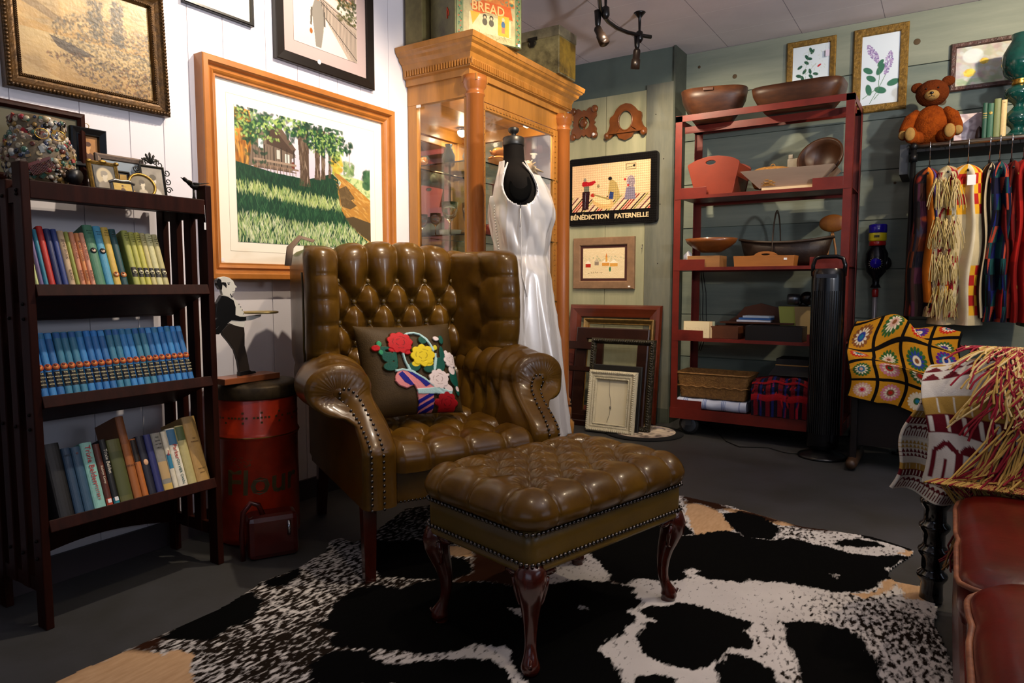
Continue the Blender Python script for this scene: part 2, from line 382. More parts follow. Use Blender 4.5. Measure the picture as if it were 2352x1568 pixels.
# right wall and front wall with windows (behind and beside the viewer)
ww=mat('painted_wall','8d8a86',.8); FRM=mat('window_frame_paint','3b3b3b',.5)
b=MB(); b.box(3,3.2,-2.2,.4,0,ZC); b.box(3,3.2,2.8,5,0,ZC); b.box(3,3.2,.4,2.8,0,.85); b.box(3,3.2,.4,2.8,2.25,ZC); struct('wall_right',b,ww)
b=MB(); b.box(-2.6,-1.15,-2.2,-2,0,ZC); b.box(1.55,3.2,-2.2,-2,0,ZC); b.box(-1.15,1.55,-2.2,-2,0,.9); b.box(-1.15,1.55,-2.2,-2,2.3,ZC); struct('wall_front',b,ww)
def wfr(name,x0,x1,y0,y1,z0,z1,ax):
    b=MB(); t=.04
    if ax=='x':
        b.box(x0,x1,y0,y0+t,z0,z1); b.box(x0,x1,y1-t,y1,z0,z1); b.box(x0,x1,y0+t,y1-t,z0,z0+t); b.box(x0,x1,y0+t,y1-t,z1-t,z1); m=(y0+y1)/2; b.box(x0,x1,m-.02,m+.02,z0+t,z1-t)
    else:
        b.box(x0,x0+t,y0,y1,z0,z1); b.box(x1-t,x1,y0,y1,z0,z1); b.box(x0+t,x1-t,y0,y1,z0,z0+t); b.box(x0+t,x1-t,y0,y1,z1-t,z1); m=(x0+x1)/2; b.box(m-.02,m+.02,y0,y1,z0+t,z1-t)
    return struct(name,b,FRM)
wfr('window_1',3.05,3.12,.4,2.8,.85,2.25,'x'); wfr('window_2',-1.15,1.55,-2.12,-2.05,.9,2.3,'y')
# ================================================================ TRACK LIGHTS
t=thing('track_light','black curved track rail with two spotlight heads under the ceiling tiles','light',(-1.47,3.55,ZC))
bm=MB(); pts=[(x+1.47,y-3.55,-.13) for x,y in [(-1.437,3.022),(-1.547,3.237),(-1.601,3.362),(-1.637,3.476),(-1.652,3.577),(-1.650,3.682),(-1.627,3.777),(-1.59,3.85),(-1.538,3.924)]]
bm.tube(pts,.011,10); build('rail',bm,BLK,t)
for i,(x,y,tx,ty) in enumerate(((-.165,-.12,.42,-.15),(-.118,.31,-.15,.15))):
    b=MB(); mx=x+(.03 if i==0 else .0); b.lathe([(.035,0),(.028,-.006),(.009,-.03),(.007,-.1),(.02,-.11),(.022,-.15),(.010,-.17)],14,c=(mx,y+.01,0)); s_=build('ceiling_mount',b,BLK,t)
    b=MB(); d=Vector((tx,ty,-.75)).normalized(); p=Vector((x-.01,y,-.14)); b.tube([p+Vector((0,0,.02)),p-Vector((0,0,.05)),p-Vector((0,0,.075))],[.02,.015,.007],12); build('knuckle',b,BLK,t)
    b=MB(); q=p+Vector((0,0,-.075)); b.tube([q-d*.01,q,q+d*.045,q+d*.046,q+d*.10,q+d*.101,q+d*.097],[.016,.021,.021,.026,.028,.025,.018],18); hd=build('lamp_head',b,mat('bronze_black','1a1310',.35,.4),t)
    b=MB(); b.tube([q+d*.09,q+d*.093],[.022,.022],16); build('bulb_face',b,mat('warm_bulb','ffdca8',.4,emit=('ffd090',2)),hd)
# ================================================================ PICTURES ON THE LEFT WALL (viewer looks towards -X: rotz = 90 deg)
R90=PI/2
def picture(name,label,loc,rotz,w,h,prof,fm,art,artm,fw,depth,matw=0,matm=None,group=None,tilt=0,cat='picture',base=None,glass=False,roll=0):
    t=thing(name,label,cat,loc,group=group,rot=(tilt,roll,rotz))
    b=MB(); b.frame(w,h,prof); build('frame',b,fm,t)
    iw,ih=w-2*fw,h-2*fw
    b=MB(); b.box(-iw/2-.004,iw/2+.004,-depth*.6,-.001,fw-.004,h-fw+.004); build('backing_board' if not matw else 'mat_board',b,matm or CREAM,t)
    if art: art.obj('painting',artm,t,flat(iw-2*matw,ih-2*matw,-depth*.6-.0015,0,fw+matw))
    return t
# --- big pine framed watercolour
a=Cv(440,354,'f1e9ea'); A=a.asp
a.grad('f0e9ea','e6dce6',0,.45)
a.poly([(0,.02),(.12,.02),(.16,.42),(0,.42)],'d79a45'); a.dabs(90,(.0,.2,.1,.44),.012,.05,['a8691f','8a6a44','e2b05e','6a4f30'],rot=(-.2,.2),seed=4)
a.poly([(.10,.42),(.14,.2),(.24,.12),(.36,.16),(.50,.30),(.46,.32),(.46,.42)],'8d7c6c')
a.poly([(.24,.10),(.36,.13),(.50,.29),(.36,.26),(.25,.24)],'5f4c3e'); a.poly([(.30,.10),(.36,.08),(.50,.24),(.48,.27)],'7a6656')
for i in range(22): a.line(.11+i*.012,.26,.11+i*.012,.40,.003,['5f5044','a2927e'][i%2])
a.rect(.18,.22,.21,.28,'dfe8ea'); a.rect(.33,.36,.27,.34,'d8d8cc'); a.rect(.40,.44,.29,.37,'ece8de')
for x in (.23,.31,.37,.42,.48): a.line(x,.25,x,.40,.009,'4c4036')
a.ell(.47,.37,.016,.03,'8a4a34')
a.rect(.14,.5,.36,.375,'b7a08a'); a.rect(.14,.52,.395,.41,'a08873'); a.rect(.16,.5,.42,.43,'75604e')
for i in range(13): a.line(.17+i*.027,.40,.17+i*.027,.455,.006,['b89e8a','6e5646'][i%2])
a.poly([(.82,.36),(A,.40),(A,.58),(.98,.50)],'ccd9a2'); a.dabs(90,(.9,A,.40,.56),.02,.008,['8fae68','dbe3b6','6f935a','aac483'],seed=6)
a.dabs(60,(.96,1.06,.26,.37),.016,.02,['8aa56a','6d8d58','a5bb80'],seed=8); a.dabs(80,(1.17,A,.30,.46),.02,.025,['2f5a3f','3f6f4c','567f58'],seed=9); a.line(1.02,.15,1.02,.3,.004,'b0a49a'); a.line(1.02,.2,.995,.12,.003,'b0a49a'); a.line(1.02,.2,1.05,.13,.003,'b0a49a')
a.dabs(60,(.84,.94,.22,.38),.028,.02,['e0c850','cfae3f','a9b650','d8d060'],seed=10)
a.poly([(0,.41),(.3,.45),(.6,.46),(.84,.38),(.9,.42),(.92,.62),(1.0,.78),(1.2,.92),(A,1),(0,1)],'24503a')
a.poly([(.86,.37),(.90,.37),(1.06,.45),(A,.56),(A,.94),(1.16,.90),(1.0,.78),(.92,.66),(.89,.52),(.93,.44)],'c39249')
a.dabs(420,(.84,A,.37,.95),.03,.008,['c9973f','b08243','d8ad62','bb8c4a','dcb870'],rot=(.3,.8),poly=[(.86,.37),(.90,.37),(A,.56),(A,.94),(1.16,.9),(1.0,.78),(.92,.66),(.89,.52)],seed=5)
a.poly([(.90,.50),(.98,.46),(1.07,.56),(1.03,.58),(1.09,.62),(1.02,.66),(.93,.64)],'75603f'); a.poly([(.96,.74),(1.05,.72),(A,.76),(A,.93),(1.14,.88),(1.02,.80)],'66563b'); a.dabs(60,(.9,1.08,.46,.66),.02,.008,['7f6945','6a5535','8a7350'],seed=25,poly=[(.90,.50),(.98,.46),(1.07,.56),(1.02,.66),(.93,.64)])
for x0,x1,y0,w_ in ((.56,.575,.52,.10),(.70,.695,.45,.055),(.755,.75,.44,.04),(.82,.815,.42,.026)):
    a.poly([(x0-w_*.5,.04),(x0+w_*.6,.04),(x1+w_*.40,y0-.1),(x1+w_*.55,y0),(x1-w_*.55,y0),(x1-w_*.38,y0-.1)],'6f5a48')
    a.dabs(int(900*w_),(x0-w_*.35,x0+w_*.4,.06,y0-.02),.004,.035,['8f7a66','4f3d2d','a8937d','c0ad98','5c4a3a'],rot=(-.2,.2),seed=int(x0*100))
fd=['17402f','1e4a32','2d5f3c','25543a','386f46']; fl_=['5f8f4a','8fb25a','b4cc74','cfe08c','9cc070']
a.dabs(520,(0,.95,0,.26),.03,.015,fd,seed=12,al=.95,poly=[(0,0),(.95,0),(.97,.16),(.9,.22),(.62,.2),(.56,.12),(.50,.14),(.46,.22),(.40,.10),(.30,.10),(.26,.18),(.2,.14),(.14,.26),(.08,.36),(.06,.14),(0,.16)])
a.dabs(260,(.58,1.06,.06,.34),.024,.013,fd,seed=13,al=.95,poly=[(.6,.04),(.9,.03),(1.06,.10),(1.03,.18),(.92,.22),(.88,.30),(.80,.30),(.72,.22),(.62,.24)])
a.dabs(60,(.08,.26,.08,.40),.02,.012,fd,seed=14); a.dabs(150,(.0,.36,.02,.22),.016,.009,fl_,seed=15); a.dabs(150,(.62,.96,.05,.24),.014,.008,fl_,seed=21); a.dabs(60,(.36,.6,.0,.12),.016,.009,fl_,seed=22)
a.dabs(900,(0,.92,.43,.60),.003,.028,['1f4630','2f5d3c','3f704a','244f35','183c2b'],rot=(-.4,.4),seed=16,order=True,poly=[(0,.43),(.6,.48),(.88,.42),(.92,.62),(0,.56)])
a.dabs(1000,(0,.93,.55,.70),.0045,.034,['c9d68e','a8c078','e3e8b4','7fa063','bccb78','dfe6a8'],rot=(-.5,.5),seed=17,order=True,poly=[(0,.54),(.4,.57),(.9,.60),(.94,.68),(.5,.66),(0,.62)])
a.dabs(900,(0,1.02,.64,.80),.0045,.034,['26553a','3a6b47','1d4631','2f6244','4f7f55'],rot=(-.5,.5),seed=18,order=True,poly=[(0,.62),(.5,.68),(.93,.70),(1.02,.80),(.5,.82),(0,.74)])
a.dabs(1700,(0,1.24,.78,1),.0045,.036,['d5dfa6','a9c47f','eef0cf','7fa661','c7d58f','5f8f58','e4e9bd'],rot=(-.5,.5),seed=19,order=True,poly=[(0,.74),(.5,.82),(1.0,.80),(1.24,.96),(1.24,1),(0,1)])
a.a=a.a**1.2*.85; t=picture('framed_watercolour','large pine framed watercolour of a farmhouse, trees and dirt road on the white wall',(-2.38,2.067,.972),R90,1.03,.826,
  [(0,0),(0,.05),(.004,.053),(.022,.053),(.026,.047),(.03,.035),(.04,.033),(.046,.04),(.052,.036),(.058,.03),(.064,.03),(.066,.02)],PINE,a,CAN,.066,.03,matw=.083)
b=MB()
for g in (.105,.112): # ruled lines on the mat
    x0,x1,z0,z1=-.515+g+.02,.515-g-.02,g+.02,.826-g-.02
for (x0,x1,z0,z1) in ((-.40,.40,.112,.113),(-.40,.40,.713,.714),(-.40,-.399,.112,.714),(.399,.40,.112,.714)): b.box(x0,x1,-.0187,-.018,z0,z1)
build('mat_rule_line',b,mat('rule_line','bdb39c',.8),t)
b=MB(); b.box(-.445,-.43,-.0195,-.018,.071,.083); build('price_tag',b,WHITE,t)
# --- gilded oil painting
a=Cv(300,230,'cdb27a'); A=a.asp
a.grad('d9c79a','d2ac5c',0,.55); a.grad('d8c48e','b9985a',.55,1)
a.dabs(500,(.0,A,0,.5),.06,.02,['cdb987','e3cd92','b9a26c','dcb661','ead9a8'],rot=(-.2,.2),seed=2,al=.4)
a.poly([(0,.2),(.2,.28),(.45,.4),(.4,.45),(.15,.35),(0,.3)],'8c7242',.7)
a.dabs(900,(.3,A,.28,.8),.02,.012,['4b4a34','6a5a34','3f4236','7a6436','5c4a2a'],seed=3,al=.65,poly=[(.3,.42),(.5,.3),(.72,.12),(.8,.3),(.95,.05),(1.0,.3),(A,.3),(A,.9),(.7,.8),(.3,.62)])
a.dabs(200,(.66,.8,.1,.5),.012,.03,['4a4430','5d5434'],seed=4,al=.6); a.dabs(220,(.9,1.02,.05,.5),.012,.035,['4a4430','3a3624'],seed=5,al=.6)
a.poly([(.27,.56),(.45,.6),(.72,.68),(.5,.72),(.34,.66)],'3a2a18',.9)
a.dabs(700,(.2,A,.62,1),.02,.01,['4a3216','6c4418','2f1f10','5b431e','80501c','33250f'],seed=6,al=.75,poly=[(.2,.75),(.5,.66),(A,.72),(A,1),(.8,1),(.5,.88)])
a.poly([(0,.85),(.4,1),(0,1)],'d6c08c',.6); a.noise(.35,(9,7),6); a.a*=np.array([.60,.52,.42])
gf=mat('antique_gilt','5a3e18',.38,.5,var=(40,.5),bump=(90,.5,.003),col2='2e1e0c')
def ropeframe(w,h,prof,band,bw,n,fm,t,out,r=.004,name='rope_moulding',mi=None):
    b=MB(); ins=band
    pts=[]; per=[((-w/2+ins,ins),(w/2-ins,ins)),((w/2-ins,ins),(w/2-ins,h-ins)),((w/2-ins,h-ins),(-w/2+ins,h-ins)),((-w/2+ins,h-ins),(-w/2+ins,ins))]
    for (x0,z0),(x1,z1) in per:
        l=math.hypot(x1-x0,z1-z0); m=int(l/n)
        for i in range(m):
            f=(i+.5)/m; x=x0+(x1-x0)*f; z=z0+(z1-z0)*f; a_=math.atan2(z1-z0,x1-x0)
            b.sph((0,0,0),(n*.62,r,bw/2),6,M=TR(x,-out,z)@RY(-a_)@RY(.7))
    return build(name,b,fm,t)
t=picture('gilt_framed_oil_painting','gilt framed oil painting of a golden river landscape with dark trees at top left',(-2.378,1.184,1.537),R90,.50,.41,
  [(0,0),(0,.03),(.004,.034),(.012,.036),(.018,.03),(.03,.024),(.036,.022),(.04,.026),(.046,.024),(.05,.014)],gf,a,OIL,.05,.02,matm=mat('dark_backing','2a1c10',.7),tilt=-.02,roll=math.radians(-1))
ropeframe(.50,.41,None,.008,.013,.011,gf,t,.034,.005); ropeframe(.50,.41,None,.043,.006,.006,gf,t,.025,.003,'beaded_inner_edge')
# --- thin black frame, top
t=picture('thin_black_frame','thin black picture frame with a blank cream print above the pine frame',(-2.378,1.657,1.966),R90,.296,.36,[(0,0),(0,.018),(.004,.02),(.012,.02),(.014,.012)],BLK,None,None,.014,.014,matm=mat('ivory_print','f3ecd8',.7))
b=MB(); b.box(-.13,-.108,-.0095,-.008,.017,.03); build('price_tag',b,WHITE,t)
# --- wide black frame with autumn watercolour
a=Cv(220,300,'f3e9e2'); A=a.asp
a.dabs(300,(0,A,0,.45),.03,.02,['f0c9a0','e9b58a','f4dcc0','d9a878','e8c8b8','c9a0a8'],seed=3,al=.5)
a.dabs(120,(.3,.62,.0,.4),.02,.015,['d98f5a','c77b62','b9708a'],seed=4,al=.5)
for p in ((.5,.0,.46,.4),(.46,.3,.38,.1),(.47,.35,.6,.1)): a.line(*p,.008,'9a6a78',.8)
a.poly([(.55,.05),(.72,.12),(.72,.4),(.55,.32)],'a9a09a',.8)
for i in range(4): a.rect(.57+.035*i,.585+.035*i,.14+.02*i,.24+.02*i,'6d6866')
a.dabs(150,(.5,.73,.35,.62),.02,.014,['6f7a4e','8a8f5a','55623f'],seed=5,al=.7)
a.poly([(.3,.45),(.73,.62),(.73,1.0),(.62,1.0),(.3,.6)],'b7aa98',.5)
for i in range(26):
    x=.3+i*.0166; y=.48+i*.0085; a.line(x,y,x,y+.13+i*.0085,.004,'4a4640')
for q in (.0,.04,.14): a.line(.3,.47+q,.73,.64+q*2.4,.007,'4a4640')
a.line(.1,.3,.1,.5,.005,'8d8a80'); a.dabs(40,(.0,.3,.3,.5),.012,.01,['b9b2a0','d7cfbd'],seed=6)
a.poly([(.2,.62),(.24,.5),(.3,.5),(.34,.62),(.33,.8),(.3,.98),(.24,.98),(.22,.8)],'b9b4ac'); a.ell(.27,.46,.03,.035,'8a6236'); a.ell(.27,.49,.02,.022,'d9b08a')
a.line(.2,.6,.19,.78,.02,'9c968e'); a.line(.34,.6,.345,.75,.02,'9c968e'); a.ell(.19,.84,.018,.03,'c99450'); 
for k in range(6): a.line(.22+k*.02,.55,.22+k*.02,.95,.003,'8f8a98')
a.a=a.a**1.9*.72; t=picture('wide_black_frame','wide black framed autumn watercolour of a person walking beside an iron fence, pink-grey mat',(-2.378,2.19,1.878),R90,.568,.62,[(0,0),(0,.02),(.004,.023),(.042,.02),(.046,.012)],mat('black_frame_wood','17120f',.35),a,CAN,.046,.012,matw=.055,matm=mat('pink_grey_mat','a89490',.8))
b=MB(); b.lathe([(.010,0),(.010,.001)],16,M=TR(-.06,-.0225,.04)@RX(PI/2)); build('price_sticker',b,WHITE,t)
# --- dark frame behind the jar
t=picture('dark_leaning_frame','dark brown picture frame behind the trinket jar on the bookcase',(-2.372,.90,1.26),R90,.50,.235,[(0,0),(0,.015),(.006,.018),(.014,.02),(.022,.012)],OAKD,None,None,.022,.012,matm=mat('dark_olive_print','4a4630',.6))
# ================================================================ SLATTED BOOKCASE
BX0,BX1,BY0,BY1=-2.345,-2.055,.835,1.385
t=thing('slatted_bookcase','dark oak slatted bookcase with sloping shelves against the white wall','bookcase',(-2.2,1.11,0))
def P_(b,x0,x1,y0,y1,z0,z1,M=None): b.box(x0+2.2,x1+2.2,y0-1.11,y1-1.11,z0,z1,M=M)
for yy in (BY0,BY1-.022):
    for k,(x0,x1,z0,z1) in enumerate(((-2.105,-2.055,0,1.275),(-2.185,-2.145,.1,1.235),(-2.265,-2.225,.1,1.235),(-2.345,-2.305,0,1.25))):
        b=MB(); P_(b,x0,x1,yy,yy+.022,z0,z1); s_=build('post' if k in (0,3) else 'side_slat',b,OAKD,t,bevel=.003)
    b=MB(); P_(b,-2.305,-2.105,yy+.004,yy+.018,.10,.14); P_(b,-2.305,-2.105,yy+.004,yy+.018,1.17,1.21); build('side_rail',b,OAKD,t)
TL=math.radians(21)
SH=((1.225,0),(.948,TL),(.645,TL),(.30,TL))
b=MB(); P_(b,-2.345,-2.06,BY0+.022,BY1-.022,1.205,1.228); P_(b,-2.075,-2.058,BY0+.022,BY1-.022,1.18,1.228); build('shelf',b,OAKD,t,bevel=.002)
for z,_ in SH[1:]:
    b=MB(); M=TR(-2.06+2.2,0,z)@RY(-TL); b.box(-.215,0,-.253,.253,-.02,0,M=M); b.box(-.235,-.215,-.253,.253,-.02,.09,M=M); b.box(-.012,.004,-.253,.253,-.03,.004,M=M); build('shelf',b,OAKD,t,bevel=.002)
b=MB()
arch=[(-.253,.02),(.253,.02)]+[(.253-.506*k/16,-.06+.035*math.sin(PI*k/16)) for k in range(17)]
b.prism(arch,0,.018,M=TR(-2.33+2.2,0,.16)@RZ(R90)); build('bottom_rail',b,OAKD,t)
b=MB()
for yy in (BY0-.002,):
    for x in (-2.08,-2.165,-2.245,-2.325):
        for z in (.2,.56,.86,1.19): b.sph((x+2.2,yy-1.11,z),.005,8)
for z in (1.2,.9,.6,.25): b.sph((-2.08+2.2,BY0-.002-1.11,z),.005,8)
build('screw_head',b,mat('screw','1a1210',.4,.8),t)
# ---------------- books
def bookmesh(wd,h,d,col,col2=None):
    pass
def book(label,wd,h,d,col,loc,rot,group,band=None,txt=None,tcol='2a1a10',tsize=.012,emblem=None,round_=True,extra=None,pages='d8ccaa'):
    t=thing('book',label,'book',loc,rot=rot,group=group)
    b=MB(); th=.003; n=8
    m=mat('book_cloth_'+col,col,.5,var=(60,.18),bump=(200,.15,.001)); ms=[m]
    # cover: rounded spine swept up
    pr=[]
    for k in range(n+1):
        a_=PI*k/n; pr.append((-wd/2*math.cos(a_),-.006*math.sin(a_)))
    out=[(wd/2,d)]+[]; sec=[(-wd/2,d),(-wd/2,0)]+pr[1:-1]+[(wd/2,0),(wd/2,d),(wd/2-th,d),(wd/2-th,th),(-wd/2+th,th),(-wd/2+th,d)]
    V=[(x,y,z) for z in (0,h) for x,y in sec]; k=len(sec); F=[(i,(i+1)%k,(i+1)%k+k,i+k) for i in range(k)]
    # end caps as strips
    F.append(tuple(range(k-1,-1,-1))); F.append(tuple(range(k,2*k)))
    b.add(V,F); build('cover',b,ms,t)
    b=MB(); b.box(-wd/2+th,wd/2-th,th,d-.004,.003,h-.003); build('pages',b,mat('book_pages_'+pages,pages,.8),t)
    def strip(z0,z1,ins=.0005,push=.0006,nm='spine_panel',c='000000'):
        b=MB(); V=[];F=[]
        q=[(-wd/2*math.cos(PI*i/n)*(1-ins*2/wd),-.006*math.sin(PI*i/n)-push) for i in range(1,n)]
        for z in (z0,z1): V+=[(x,y,z) for x,y in q]
        kk=len(q); F=[(i,i+1,i+1+kk,i+kk) for i in range(kk-1)]
        b.add(V,F,0,True); return build(nm,b,mat('ink_'+c,c,.55),t)
    if band:
        for z0,z1,c in band: strip(z0*h,z1*h,c=c)
    if txt:
        b=MB()
        for (s_,zz,sz,vert,c) in txt:
            M=TR(0,-.0078,zz*h)
            if vert: M=M@RY(PI/2)
            addtext(b,s_,sz,M,depth=.0003)
        build('spine_lettering',b,mat('ink_'+txt[0][4],txt[0][4],.5),t)
    if emblem:
        b=MB(); zz,r,cs=emblem
        b.lathe([(r,0),(r*.98,.0006)],14,M=TR(0,-.0069,zz*h)@RX(PI/2),mi=0); b.lathe([(r*.62,.0006),(r*.6,.0012)],10,M=TR(0,-.0069,zz*h)@RX(PI/2),mi=1)
        b.lathe([(r*.45,.0006),(r*.4,.0016)],10,M=TR(-r*.1,-.0069,zz*h+r*.5)@RX(PI/2),mi=2)
        build('spine_emblem',b,[mat('ink_'+c,c,.6) for c in cs],t)
    return t
def shelfpos(y,z): # point on the sloping shelf, set slightly back
    return (-2.06-.012*math.cos(TL),y,z+.0015-.012*math.sin(TL))
RT=(-TL,0,R90)
G1='children\'s books on the upper sloping shelf'
row=[(.0095,.150,'c9d08a','pale yellow-green slim book at far left of the upper row',None),
(.011,.162,'6a5a86','purple slim book second from left on the upper shelf',None),(.011,.168,'2f7f96','teal blue slim book left of the red one, upper shelf',None),
(.016,.178,'b8261b','bright red glossy book on the upper shelf',None),(.016,.172,'1f2a5a','dark navy book just right of the red one, upper shelf',None),
(.0145,.172,'2d3f7c','royal blue book beside the beige one, upper shelf',None),(.0165,.168,'c9ac86','beige book titled Jimmy Skunk on the upper shelf',('JIMMY SKUNK','4a2a18')),
(.011,.166,'9aa04a','olive green slim book between beige and salmon books, upper shelf',None),(.0135,.166,'d18a66','salmon book titled Reddy Fox on the upper shelf',('REDDY FOX','6a2414')),
(.012,.164,'d98d52','orange book titled Bobby Coon on the upper shelf',('BOBBY COON','6a2a14')),(.013,.166,'dd9a7a','pale salmon book left of the tall green one, upper shelf',('OLD MISTAH','7a3a24')),
(.026,.192,'4c8262','thick green book with a face emblem on the upper shelf',None),(.021,.190,'4f9dbb','light blue book with a face emblem on the upper shelf',None),
(.0195,.188,'d6b24e','golden yellow book with an orange portrait on the upper shelf',None),(.019,.184,'1c4a4e','dark teal book with an orange portrait on the upper shelf',None)]
y=.862
for wd,h,c,lab,tx in row:
    wd*=1.09
    tt=None; em=None
    if tx: tt=[(tx[0],.66,.0095,True,tx[1]),('BURGESS',.2,.008,True,tx[1])]
    if 'face emblem' in lab: em=(.58,.0088,('10181a','e8c8a8','0a0a0a')); tt=[('THE CLUE',.9,.0036,False,'22302a'),('IN THE',.86,.0032,False,'22302a')]
    if 'orange portrait' in lab: em=(.2,.0085,('c9702a','f0c89a','7a3a1a')); tt=[('THE',.94,.0034,False,'3a2a14'),('SECRET',.90,.0034,False,'3a2a14'),('OF THE',.86,.0034,False,'3a2a14')]
    book(lab,wd-.0006,h,.13,c,shelfpos(y+wd/2,.948),RT,G1,txt=tt,emblem=em); y+=wd
y=1.128
G1b='yellow-spined books right of the gap on the upper shelf'
for i,(wd,h,c) in enumerate(((.0205,.182,'a8aa52'),(.0175,.178,'b6b458'),(.0175,.178,'c3bd55'),(.0165,.177,'c9bd80'),(.0205,.176,'cfc993'),(.019,.175,'bdb27a'))):
    book(['olive yellow book with dark front cover at the left end of the yellow group','second yellow-spined book of the yellow group on the upper shelf','third, brightest yellow-spined book of the yellow group','fourth book of the yellow group, cream spine with oval portrait','fifth book of the yellow group, pale wide spine','rightmost book of the yellow group with a dark mark on its spine'][i],
     wd-.0006,h,.135,c,shelfpos(y+wd/2,.948),RT,G1b,band=((.17,.34,'2a2622'),),txt=[('THE',.94,.0034,False,'4a4a1c'),('MYSTERY',.90,.0030,False,'4a4a1c'),('OF THE',.86,.0034,False,'4a4a1c'),('INN',.82,.0034,False,'4a4a1c')],emblem=(.255,.0068,('cfc9a0','5a5044','e8e0c0'))); y+=wd
# hardy boys row: one model, copied
G2='matching blue series books on the middle shelf'
hb=None; y=.862; N=22; ord_=['leftmost','second','third','fourth','fifth','sixth','seventh','eighth','ninth','tenth','eleventh','twelfth','thirteenth','fourteenth','fifteenth','sixteenth','seventeenth','eighteenth','nineteenth','twentieth','twenty-first','rightmost']
wds=.0204
blues=['2f74b4','3a86c4','2c6ca8','3d7f9c','2f7fc8','3477a0','4690cc','2a62a0']
protos=[]
for j in range(4):
    protos.append(book('x',wds-.0012,.186,.13,blues[j],(0,0,0),RT,G2,band=((.145,.385,'0d0d10'),(.90,.985,blues[j+4])),
      txt=[('THE',.355,.0058,False,'e6d9a8'),('HARDY',.30,.0053,False,'e6d9a8'),('BOYS',.245,.0055,False,'e6d9a8'),('SERIES',.19,.0050,False,'e6d9a8')],emblem=(.455,.0098,('b4502a','d98a4a','6a2a1a'))))
rr=random.Random(3)
for i in range(N):
    lab=f'{ord_[i]} blue hardback with orange emblem and black title block'+(' from the left' if 0<i<N-1 else ' of the middle row')
    dz=rr.uniform(-.003,.004)
    rot=(-TL+rr.uniform(-.012,.012),0,R90); loc=shelfpos(y+wds/2,.645)
    if i<4: r=protos[i]; r.location=loc; r.rotation_euler=rot; r['label']=lab
    else: r=dup(protos[rr.randrange(4)],loc,rot,lab,G2)
    y+=wds
G3='mixed old books on the bottom sloping shelf'
row=[(.036,.215,'0f0f10','thick black book at the left end of the bottom row',None,None),(.021,.195,'27425c','dark slate blue book beside the black one, bottom shelf',[('AND',.88,.008,False,'1a2a3a')],None),
(.022,.193,'34556e','blue-grey cloth book left of the mint spine, bottom shelf',[('o',.9,.012,False,'8a3a24')],None),
(.028,.200,'8fc8bc','mint green book titled Trixie Belden in red, bottom shelf',[('Trixie Belden',.66,.0215,True,'b82a2a'),('MYSTERY',.25,.012,True,'b82a2a')],((0,.0001,'8fc8bc'),)),
(.0165,.190,'5a2a1c','brown-red slim book right of the mint one, bottom shelf',[('Kathryn Kenny',.5,.009,True,'e8d8c0')],((0.0,.12,'c9482a'),)),
(.0165,.200,'17191a','black slim book titled Trixie Belden, bottom shelf',[('Trixie Belden',.66,.014,True,'e0d8c4')],((0.0,.10,'2a8a9a'),)),
(.034,.195,'5c5c2c','mottled olive green book left of the tall brown one, bottom shelf',None,((.1,.8,'4a4f26'),)),
(.022,.262,'8a4f22','tall brown-orange ledger sticking up above the row, bottom shelf',[('THE LOST',.4,.008,False,'3a1e0c')],((.0,.66,'9a5a28'),)),
(.0165,.185,'b86a2c','orange picture-spine book right of the tall ledger, bottom shelf',None,((.6,.98,'201812'),)),
(.021,.190,'1a1c2c','dark book with a child\'s face on its spine, bottom shelf',None,None),(.019,.190,'2a2f6a','indigo cloth book, bottom shelf',None,None),
(.027,.190,'8d8a80','grey illustrated book with worn spine, bottom shelf',[('THE',.92,.006,False,'2c2a28'),('RIDER',.86,.006,False,'2c2a28'),('OF THE',.8,.006,False,'2c2a28'),('HILLS',.74,.006,False,'2c2a28')],((.0,.12,'c9a85a'),(.2,.5,'b89a6a'))),
(.0145,.190,'e0d8c0','slim cream book with a blue upper spine, bottom shelf',[('Meg',.62,.010,True,'b02a2a')],((.35,.6,'2a7a9a'),)),
(.0265,.196,'e6e0cc','white book titled Parker On Her Own, bottom shelf',[('Parker',.60,.019,True,'b02a24'),],((.72,.98,'3a6a8c'),)),
(.026,.200,'b8ac74','worn yellow-green book with torn foot, bottom shelf',None,((.75,.98,'4a5a34'),)),
(.040,.225,'b08a4c','thick tan hardback at the right end of the bottom row',[('THE',.66,.0055,False,'5a3c1c'),('FORTUNES',.61,.0055,False,'5a3c1c'),('ALBERT WILLIS',.2,.004,False,'5a3c1c'),('BOSTON',.14,.004,False,'5a3c1c')],None)]
y=.887
for wd,h,c,lab,tx,bd in row:
    wd*=1.21
    r=book(lab,wd-.0008,h,.13,c,shelfpos(y+wd/2,.30),RT,G3,txt=tx,band=bd)
    if 'On Her Own' in lab:
        b=MB(); addtext(b,'ON HER OWN',.0125,TR(0,-.0078,.26*h)@RY(PI/2),depth=.0003); build('spine_lettering',b,mat('ink_1f5a5a','1f5a5a',.5),r)
    if 'child' in lab:
        b=MB(); b.sph((0,-.006,.55*h),(.0075,.002,.010),12); build('spine_emblem',b,mat('ink_face','d9a880',.6),r)
    if 'slim book' in lab and 'Trixie' in lab or 'red slim' in lab:
        b=MB(); b.box(-.005,.005,-.008,-.006,.05*h,.11*h); build('label_sticker',b,WHITE,r)
    y+=wd
print('books',y)
